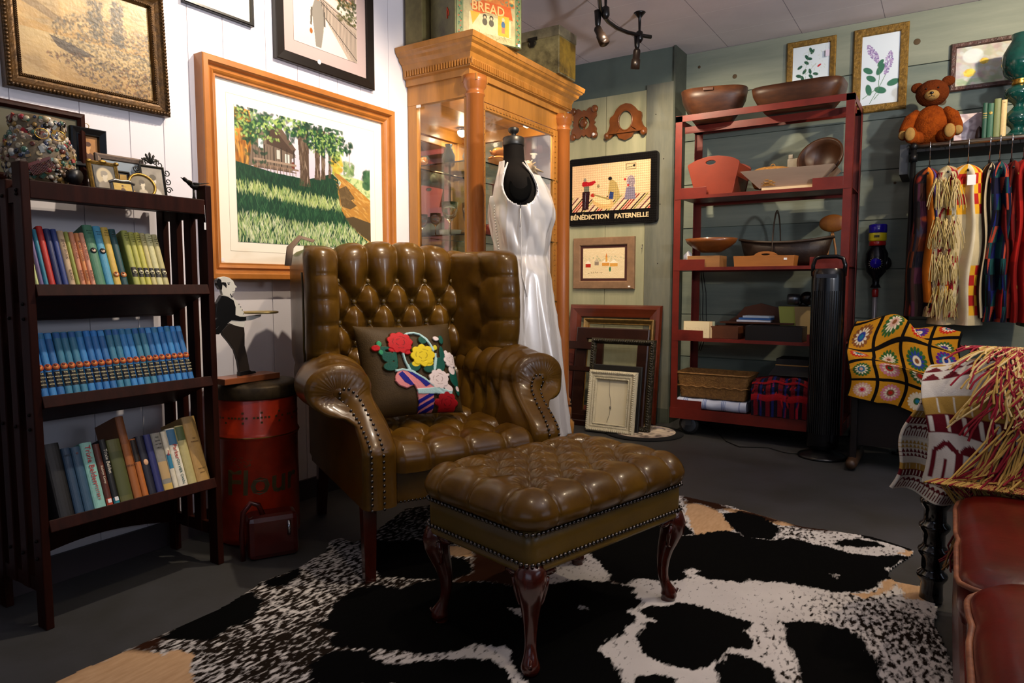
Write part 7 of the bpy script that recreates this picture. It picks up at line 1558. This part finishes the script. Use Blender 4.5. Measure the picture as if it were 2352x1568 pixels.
# --- card, books, lamp
t=thing('greeting_card','pale pink and grey printed card standing between the bear and the books','card',(.05,4.55,1.717),rot=(-.12,0,.1)); a=Cv(50,70,'c4b4bc'); a.dabs(40,(0,.7,0,1),.12,.08,['8a7a84','d8ccd0','a8989a','e0d8dc'],seed=3); a.obj('printed_front',PNT,t,flat(.13,.17,-.0015,0,.0)); b=MB(); b.box(-.065,.065,-.001,.001,0,.17); build('card',b,WHITE,t)
t=thing('pinecone_figure','small dark brown carved figure left of the green books','figurine',(.098,4.47,1.717)); b=MB(); b.lathe([(.012,0),(.018,.02),(.015,.05),(.008,.07),(.0,.078)],14); build('body',b,mat('dark_carving','2e1c14',.5),t)
xb=.128
for i,(w_,h,c,l) in enumerate(((.022,.185,'1f4a3a','dark green book with gold bands, leftmost on the wall shelf'),(.027,.180,'2c5a44','green book with a round gold emblem, second on the wall shelf'),(.030,.200,'6a7448','tall olive green book, third on the wall shelf'),(.026,.190,'c4ac78','cream book at the right end of the group on the wall shelf'))):
    tx=[('ON',.93,.006,False,'8a6a3a')] if i==3 else None
    bb_=book(l,w_-.001,h,.12,c,(xb+w_/2-.02,4.43,1.717),(0,0,.02*i),'books on the wall shelf',band=((.70,.72,'a8904a'),(.64,.655,'a8904a'),(.58,.595,'a8904a')) if i==0 else None,emblem=(.72,.008,('a8904a','c9b060','8a7030')) if i==1 else None,txt=tx); xb+=w_
t=thing('green_glass_lamp','tall bulbous teal green glass oil lamp at the right end of the wall shelf','lamp',(.262,4.47,1.717)); gg=mat('teal_glass','0b3f38',.06,coat=.4,var=(20,.5),col2='062a28')
b=MB(); b.lathe([(.065,0),(.066,.01),(.04,.022),(.026,.04),(.034,.055),(.058,.075),(.064,.10),(.05,.125),(.03,.145),(.02,.16),(.028,.175),(.055,.195),(.066,.22),(.062,.245),(.035,.262)],40); build('font',b,gg,t)
b=MB(); b.lathe([(.034,.262),(.036,.275),(.03,.285),(.04,.29)],28); build('burner',b,BRASS,t)
b=MB(); b.lathe([(.038,.29),(.07,.32),(.085,.37),(.082,.42),(.062,.46),(.045,.49),(.048,.52),(.046,.52),(.042,.49),(.06,.455),(.079,.42),(.082,.37),(.067,.323)],40,cap=False); build('glass_shade',b,gg,t)
# ================================================================ HANGING QUILTS
def hanger(x,label):
    t=thing('coat_hanger',label,'hanger',(x,4.37,1.70),group='metal hangers on the steel rail'); b=MB()
    b.tube([(.0,.016,-.004),(.0,.014,.014),(0,0,.019),(0,-.014,.014),(0,-.017,-.005),(0,-.010,-.03),(0,0,-.05),(0,0,-.105)],.0026,8); build('hook',b,CHROME,t)
    b=MB(); b.tube([(0,-.19,-.175),(0,-.10,-.13),(0,0,-.105),(0,.10,-.13),(0,.19,-.175)],.005,8); build('shoulder_bar',b,BLKM,t); return t
def quilt(name,label,x,w,ln,cv,m,sway=0,seed=0,spread=1.0,depth=.36):
    t=thing(name,label,'blanket',(x,4.37,1.70-.115)); r=np.random.RandomState(seed); p1,p2,p3=r.uniform(0,6,3)
    # U goes over the hanger from the left leg bottom to the right leg bottom; V runs front (near) to back
    def f(U,V):
        q=1-V; th=2*PI*U-PI/2-PI/4*0; e=.55; c,sn=np.cos(th),np.sin(th); sx=np.sign(c)*np.abs(c)**e; sy=np.sign(sn)*np.abs(sn)**e
        tp=np.sqrt(np.clip(1-(1-np.clip(q/.07,0,1))**2,0,1)); ww=w/2*(.30+.70*tp)*(1+(spread-1)*q); 
        x=sx*ww*np.where(q<.07,tp*.9+.1,1)+sway*q*q; y=sy*depth/2
        dent=np.exp(-((np.abs(sx)-.0)/.22)**2)*(sy<0)*smooth(q,.03,.12)*.05; y=y+dent
        y=y+.016*np.sin(x/w*9+p1)*(sy<0)*q**.5+.006*np.sin(q*14+p3+x*20); x=x+.007*np.sin(q*11+p2+y*6)
        z=-q*ln+.02*tp*0-.40*np.abs(y)*.35*np.clip(1-q,0,1)
        return np.stack([x,y,z],-1)
    cv.obj('cloth',m,t,f); return t
def stripes(cols,n,w=60,h=60,dot=None): 
    a=Cv(w,h,cols[0])
    for i in range(n): a.rect(i*a.asp/n,(i+1)*a.asp/n,0,1,cols[i%len(cols)])
    return a
def patch(w,h,nx,ny,cols,seed,diag=False):
    a=Cv(w,h,cols[0]); r=np.random.RandomState(seed)
    for i in range(nx):
        for j in range(ny):
            x0,x1,y0,y1=i*a.asp/nx,(i+1)*a.asp/nx,j/ny,(j+1)/ny; a.rect(x0,x1,y0,y1,cols[r.randint(len(cols))])
            if diag: a.poly([(x0,y0),(x1,y0),(x0,y1)],cols[r.randint(len(cols))])
    return a
HX=[-.118,-.03,.055,.148,.19,.24,.29,.34]
names=['black, orange and purple patterned','fringed red and cream','yellow, red and cream checked','dark brown','teal, navy and coral patchwork','deep red','bright red','cream']
for i,x in enumerate(HX): hanger(x,'metal hanger holding the '+names[i]+' blanket')
a=patch(140,120,30,9,['161010','221814','2a1410','1a1a24','5a2a14','0f0c10','3a1a2a'],3); a.dabs(60,(0,2,0,1),.05,.02,['a84a1c','5a3a5a','8a2a1c','20283a'],seed=2); a.rect(.25,.31,.2,.8,'c8701c'); a.rect(.34,.38,.2,.8,'5a4a7a'); a.rect(.0,.06,0,.9,'c8701c'); a.rect(.08,.12,0,.9,'4a3a7a'); a.rect(.14,.17,0,.9,'a82a1c')
quilt('wool_throw','dark black, orange and purple blanket, leftmost on the hanging rail',HX[0],.115,.80,a,FAB,sway=.0,seed=1,spread=1.6)
a=patch(160,160,40,22,['8a1420','c9bc98','a89a78','9a8a5a','c8b888','6a1018','b0a070'],4,True)
t=quilt('fringed_blanket','red and cream patterned blanket with long straw coloured fringe, second on the rail',HX[1],.12,.80,a,FAB,sway=.0,seed=2,spread=1.4)
def fringe(t,n,fn,cols,rad=.0022,name='fringe',seed=1):
    r=random.Random(seed); ms=[mat('yarn_'+c,c,.9) for c in cols]
    for i,m in enumerate(ms):
        b=MB()
        for k in range(n//len(cols)): b.tube(fn(r),rad,4,cap=False)
        tag(build(name,b,m,t),kind='stuff')
def fr_(r):
    x=r.uniform(-.055,.055);z=r.choice([-.10,-.30,-.48,-.66])+r.uniform(-.02,.02); y=-.195+r.uniform(-.01,.01); dx=r.uniform(-.03,.03); return [(x,y,z),(x+dx*.3,y-.018,z-.03),(x+dx,y-.02,z-.09),(x+dx*1.3,y-.012,z-.14)]
fringe(t,150,fr_,['b8a468','c4b07c','9a864c'])
a=Cv(260,200,'c4b48c'); A=a.asp
for i in range(26):
    for j in range(16):
        if i%4==0: c='cfc4a6'
        else: c=['a8221c','d8a026','c4b48c'][(i+j)%2 if (j//5)%2==0 else 2]
        a.rect(i*A/26,(i+1)*A/26,j/16,(j+1)/16,c)
a.noise(.2,(40,14),3)
t=quilt('checked_quilt','cream quilt with yellow and dark red squares and a white tag, third on the rail',HX[2],.15,.84,a,FAB,sway=-.03,seed=3,spread=1.7)
b=MB(); b.box(-.002,.034,-.215,-.213,-.135,-.085); build('price_tag',b,WHITE,t)
quilt('wool_throw','narrow dark blanket with cream stripe between the checked quilt and the patchwork quilt',HX[3],.06,.80,stripes(['14100f','b8a888','14100f','3a1414'],22,120,40),FAB,seed=4)
a=patch(240,200,34,10,['0f3a3c','1a4a4a','10122c','0c0c14','a8402c','10122c','141c5c','0b0b10'],6,True)
quilt('patchwork_quilt','teal, navy, black and coral patchwork quilt with orange stitching, on the rail',HX[4]+.005,.10,.82,a,FAB,seed=5,spread=1.2)
quilt('wool_throw','deep dark red blanket right of the patchwork quilt on the rail',HX[5],.07,.80,patch(90,80,26,6,['5a0c0c','7a1412','3a0a08','6a1a10'],7),FAB,seed=6)
a=patch(120,100,24,8,['8a1410','a01a14','7a100c'],8); a.dabs(60,(0,2.2,0,1),.012,.012,['c9a84a','d8b85a'],seed=3)
quilt('wool_throw','bright red blanket with small yellow specks on the rail',HX[6],.08,.82,a,FAB,seed=7)
quilt('wool_throw','cream and pink blanket at the right edge of the hanging rail',HX[7]+.01,.08,.84,patch(90,90,16,6,['c4a8a0','a85a5a','cfc4a8','4a6a4a'],9),FAB,seed=8)
# ================================================================ BLANKET RACK WITH GRANNY SQUARE AFGHAN
t=thing('blanket_rack','low dark wooden quilt stand with rounded runner feet under the granny square afghan','stand',(-.17,4.02,0)); dkw=mat('dark_stand_wood','140b07',.4,var=(8,.4))
for sg in (-1,1):
    x=.215*sg; b=MB(); b.tube([(x,-.20,.03),(x,-.17,.034),(x,.16,.034),(x,.20,.03)],[.02,.028,.028,.02],12); build('runner_foot',b,mat('runner_wood_dark','3a2412',.45),t)
    b=MB(); b.box(x-.015,x+.015,-.13,-.09,.05,.52); b.box(x-.015,x+.015,.08,.12,.05,.66); b.box(x-.015,x+.015,-.09,.08,.30,.34); build('end_frame',b,dkw,t,bevel=.003)
for y,z in ((-.11,.51),(.10,.655),(.0,.32)): b=MB(); b.tube([(-.20,y,z),(.20,y,z)],.012,12); build('cross_rail',b,dkw,t)
b=MB(); b.box(-.20,.20,-.085,.075,.12,.46); build('slatted_panel',b,dkw,t)
def granny(nx,ny,px):
    a=Cv(nx*px,ny*px,'0a0808'); r=random.Random(4); pal=['1c6a8a','b8201c','5a1c7a','d8ccb0','2a5a2c','c87a8a','7a4a2a','2a3a8a','c9a090']
    for i in range(nx):
        for j in range(ny):
            cx,cy=(i+.5)/ny,(j+.5)/ny; s=.435/ny; c=r.sample(pal,4)
            a.rect(cx-s,cx+s,cy-s,cy+s,'b8801a')
            for k in range(16): al=2*PI*k/16; a.ell(cx+s*.66*math.cos(al),cy+s*.66*math.sin(al),s*.16,s*.13,c[0],al)
            a.ell(cx,cy,s*.66,s*.66,c[0]); 
            for k in range(12): al=2*PI*k/12; a.ell(cx+s*.40*math.cos(al),cy+s*.40*math.sin(al),s*.20,s*.09,'d8ccb0' if c[1]!='d8ccb0' else c[2],al)
            a.ell(cx,cy,s*.34,s*.34,c[1]); a.ell(cx,cy,s*.18,s*.18,c[3])
    return a
a=granny(4,5,64)
t=thing('granny_square_afghan','crocheted granny square afghan in mustard, blue, red and black draped over the quilt stand','blanket',(-.17,4.02,0))
def gf_(U,V):
    s=V*.62; x=-.255+U*.50
    front=.20; zt=.525+.03*np.sin(U*5)
    y=np.where(s<front,-.175-.02*np.sin(U*9)*(1-s/front)-.0,0.); z=np.where(s<front,zt-(front-s),0.)
    q=np.clip((s-front)/(.62-front),0,1); y=np.where(s<front,y,-.175+.02*np.sin(U*9)*0+.36*q); z=np.where(s<front,z,zt+.21*smooth(q,0,.8)+.045*np.sin(q*9+U*6)*np.sin(PI*q)+.02*np.sin(U*13+q*4)*q)
    z=z+np.where(s<front,.05*np.maximum(0,.3-U)*(1-s/front)*4-.0,0)
    x=x+.02*np.sin(z*17); y=y-.02*np.sin(U*PI*4)*np.where(s<front,1-.3*s/front,.5)
    return np.stack([x,y,z],-1)
a.obj('crochet_panel',YARN,t,gf_,thick=.012)
# ================================================================ RED LEATHER SOFA
t=thing('red_leather_sofa','oxblood red leather sofa with piped seat cushions at the right edge','sofa',(.45,1.6,0))
def sb(b,x0,x1,y0,y1,z0,z1): b.box(x0-.45,x1-.45,y0-1.6,y1-1.6,z0,z1)
b=MB(); sb(b,.045,.85,.60,2.22,.06,.30); build('base_frame',b,REDL,t,bevel=.02)
def cushion(x0,x1,y0,y1,z0,z1,rc,name,seed=1,pull=0):
    nu,nv=90,60; loops=[]; n=96
    O=np.array(interp_loop(rrect(x0,x1,y0,y1,rc,8),n)); c=np.array([(x0+x1)/2,(y0+y1)/2]); h=z1-z0
    if pull: 
        k=np.arange(n); O=O+ (c-O)/np.linalg.norm(c-O,axis=1)[:,None]*(.005*np.maximum(0,np.sin(k*.6+seed))**4)[:,None]
    rows=[]
    for f,z in [(.01,z0+.0),(.5,z0),(.93,z0),(.985,z0+h*.15),(1.0,z0+h*.35),(1.0,z0+h*.65),(.99,z0+h*.8),(.97,z0+h*.86),(.93,z0+h*.93),(.85,z0+h*.98),(.7,z1),(.5,z1+.008),(.3,z1+.01),(.1,z1+.01),(.01,z1+.01)]:
        P=c+(O-c)*f; rows.append([(x-.45,y-1.6,z) for x,y in P])
    b=MB(); b.grid(np.array(rows),cu=True); s_=build(name,b,REDL,t)
    b=MB(); P=c+(O-c)*1.004; b.tube([(x-.45,y-1.6,z0+h*.76+.003*math.sin(i*.7)) for i,(x,y) in enumerate(P)],.0052,8,closed=True); build('welt_piping',b,mat('worn_piping','4a1a0e',.5,var=(30,.6),col2='8a5638'),s_)
    return s_
cushion(.038,.80,1.44,2.10,.30,.43,.07,'seat_cushion',2,1)
cushion(.050,.80,.86,1.425,.30,.46,.085,'seat_cushion',5,1)
# far arm: rounded block with scroll top
b=MB(); n=40; sec_=[]
for x in np.linspace(.085,.88,14):
    e=0 if x>.11 else .012; lp=[]
    for k in range(n):
        a_=2*PI*k/n
        yy=2.24+(.10-e)*math.cos(a_) if math.sin(a_)>=0 else 2.24+(.085-e)*(1 if math.cos(a_)>0 else -1)*min(1,abs(math.cos(a_))*1.6)
        zz=.62+(.105-e)*math.sin(a_) if math.sin(a_)>=0 else .62+.52*math.sin(a_)
        lp.append((x-.45,yy-1.6,zz))
    sec_.append(lp)
b.grid(np.array(sec_),cu=True); b.add(sec_[0],[tuple(range(n))]); b.add(sec_[-1],[tuple(range(n))]); build('arm',b,REDL,t)
b=MB(); sb(b,.80,1.0,.6,2.34,.06,.88); build('backrest',b,REDL,t,bevel=.05)
b=MB()
for y in (.7,2.28):
    for x in (.12,.85): b.cyl((x-.45,y-1.6,0),(x-.45,y-1.6,.065),.022,.03,14)
build('foot',b,BLK,t)
# ribbed turned stand
t=thing('ribbed_turned_post','glossy black ribbed turned post standing beside the red sofa front','post',(-.005,2.36,0)); b=MB(); pr=[(.0,0),(.03,0),(.032,.01)]
for k in range(4): z=.03+k*.075; pr+=[(.030,z),(.030,z+.03),(.040,z+.045),(.042,z+.052),(.040,z+.058),(.031,z+.066)]
pr+=[(.03,.34),(.024,.36),(.018,.385),(0,.39)]; b.lathe(pr,28); build('turned_shaft',b,mat('gloss_black_paint','050608',.15,coat=.5),t)
# ================================================================ FRINGED THROW OVER THE SOFA ARM
def throwcv(w,h):
    a=Cv(w,h,'c4bfb4'); A=a.asp; MR='5a0e18'; GD='a3803a'
    def tri(x0,x1,y,hh,c,n):
        for k in range(n): s=(x1-x0)/n; a.poly([(x0+k*s,y+hh),(x0+(k+.5)*s,y),(x0+(k+1)*s,y+hh)],c)
    for base in (0,.5):
        a.rect(0,A,base+.0,base+.02,'cfcabc')
        tri(0,A,base+.02,.035,GD,16); tri(0,A,base+.06,.035,GD,16); tri(0,A,base+.10,.035,MR,16); tri(0,A,base+.14,.035,MR,16)
        a.rect(0,A,base+.24,base+.30,GD); a.rect(0,A,base+.30,base+.36,MR)
        for k in range(18): x=k*A/18+.01; a.rect(x,x+.012,base+.305,base+.355,'cfcabc'); a.rect(x+.03,x+.034,base+.245,base+.295,'cfcabc')
        for k in range(12):
            x=k*A/12+.02; a.line(x,base+.48,x,base+.41,.014,MR); a.line(x,base+.41,x+.03,base+.385,.014,MR); a.line(x+.03,base+.385,x+.06,base+.41,.014,MR); a.line(x+.06,base+.41,x+.06,base+.48,.014,MR); a.line(x+.03,base+.43,x+.03,base+.48,.012,MR); a.ell(x+.09,base+.40,.018,.015,MR)
    a.noise(.15,(40,40),5); return a
t=thing('fringed_throw','thick ivory, maroon and gold woven throw with long fringe over the sofa arm','throw',(.1,2.24,0))
a=throwcv(200,240)
def ft(U,V):
    # V: 0 near-side hem -> over arm top -> far side hem ; U: left (-x) overhang to right
    L1,L2=.20,.40; s=V*(L1+L2+.36)
    R=.135; arcL=PI*R
    th=np.clip((s-L1)/R,0,PI); y=np.where(s<L1,-R,np.where(s<L1+arcL,-R*np.cos(th),R)); z=np.where(s<L1,.62-(L1-s),np.where(s<L1+arcL,.62+R*np.sin(th),.62-(s-L1-arcL)))
    x=-.14+U*.70
    # left part droops beyond the arm front
    dr_=np.clip((.235-U)/.235,0,1); z=z-.02*dr_**2*np.clip((z-.5)*5,0,1); y=y*(1-.10*dr_)
    y=y-.020*np.maximum(0,np.sin(U*19+s*9))*np.clip(np.abs(s-L1-arcL/2)/.25,0,1)*np.where(s<L1+arcL/2,1,-1); x=x+.012*np.sin(s*16+U*4); z=z+.014*np.sin(U*15+1)*np.sin(s*13)
    return np.stack([x,y,z],-1)
a.obj('woven_cloth',FAB,t,ft,thick=.012)
# hanging end at the left
a2=throwcv(120,160)
a2.obj('hanging_end',FAB,t,lambda U,V:np.stack([-.155+.15*U-.06*(1-V)+.012*np.sin(V*9),.03+.06*np.sin(U*PI*2)*(1-V)*.8+.03*(U-.5),.355+V*.31-.03*U*(1-V)],-1),thick=.01)
def fr1(r):
    x=r.uniform(.0,.52); th=r.uniform(.3,2.5); y=-.14*math.cos(th); z=.62+.155*math.sin(th)+.008; l=r.uniform(.09,.16); dx=r.uniform(-.10,.06); 
    p=[(x,y,z)]; n_=5
    for k in range(1,n_+1):
        f=k/n_; th2=th-l*f/.15; yy=-.15*math.cos(th2) if th2>0 else -.152; zz=.62+.16*math.sin(th2) if th2>0 else .62+th2*.15
        p.append((x+dx*f+.008*math.sin(k+x*40),yy-.004*f,zz+.004))
    return p
fringe(t,800,fr1,['bf9a4c','84101f','d8bd80','98142a'],.0031,'fringe',3)
def fr2(r):
    x=.02+r.uniform(-.02,.5); z=.60-r.uniform(0,.22); y=-.148; l=r.uniform(.12,.2); dx=r.uniform(-.09,.02)-.03; return [(x,y,z),(x+dx*.4,y-.014,z-l*.4),(x+dx,y-.012,max(z-l,.445)),(x+dx*1.25,y-.012-.04,max(z-l-.02,.44))]
fringe(t,420,fr2,['bf9a4c','84101f','a88440'],.003,'fringe',7)
def fr3(r):
    x=-.01+r.uniform(-.02,.03); y=-.10+r.uniform(-.05,.1); return [(x,y,.40),(x-.01,y-.01,.33),(x-.03+r.uniform(-.02,.02),y-.01,.24),(x-.045+r.uniform(-.02,.02),y-.01,.20)]
fringe(t,60,fr3,['5a0e14','6a4a24'],.0025,'fringe',9)


# ---------------------------------------------------------------- separate pieces that are parts of their own
SPLIT={'corner_stile','front_stile','side_rail','carved_scroll','column_base','eye','knob','backrest_button','cushion_button','shirt_button','side_button','corner_ornament','scroll_foot','runner','screw_head','ceiling_mount','wire_spectacles','puck_light','puck_lens'}
def split(o):
    me=o.data; n=len(me.vertices); par=list(range(n))
    def fd(a):
        while par[a]!=a: par[a]=par[par[a]]; a=par[a]
        return a
    for e in me.edges:
        a,b=fd(e.vertices[0]),fd(e.vertices[1])
        if a!=b: par[a]=b
    g={}
    for p in me.polygons: g.setdefault(fd(p.vertices[0]),[]).append(p)
    if not 1<len(g)<=60: return
    nm=o.name.split('.')[0]
    for ps in g.values():
        ids=sorted({v for p in ps for v in p.vertices}); mp={v:i for i,v in enumerate(ids)}
        m2=bpy.data.meshes.new(nm); m2.from_pydata([tuple(me.vertices[v].co) for v in ids],[],[[mp[v] for v in p.vertices] for p in ps])
        for m in me.materials: m2.materials.append(m)
        m2.polygons.foreach_set('use_smooth',[p.use_smooth for p in ps]); q=bpy.data.objects.new(nm,m2); COL.objects.link(q); q.parent=o.parent; q.location=o.location; q.rotation_euler=o.rotation_euler
        for md in o.modifiers:
            if md.type=='BEVEL': k=q.modifiers.new('bevel','BEVEL'); k.width=md.width; k.segments=md.segments; k.limit_method='ANGLE'; k.angle_limit=md.angle_limit
    if not o.children: bpy.data.objects.remove(o)
for o in list(bpy.data.objects):
    if o.type=='MESH' and o.name.split('.')[0] in SPLIT and o.data.users==1 and not o.children: split(o)
for o in bpy.data.objects:
    l=o.get('label')
    if l and len(l.split())>15: print('LONG',len(l.split()),o.name,'|',l)
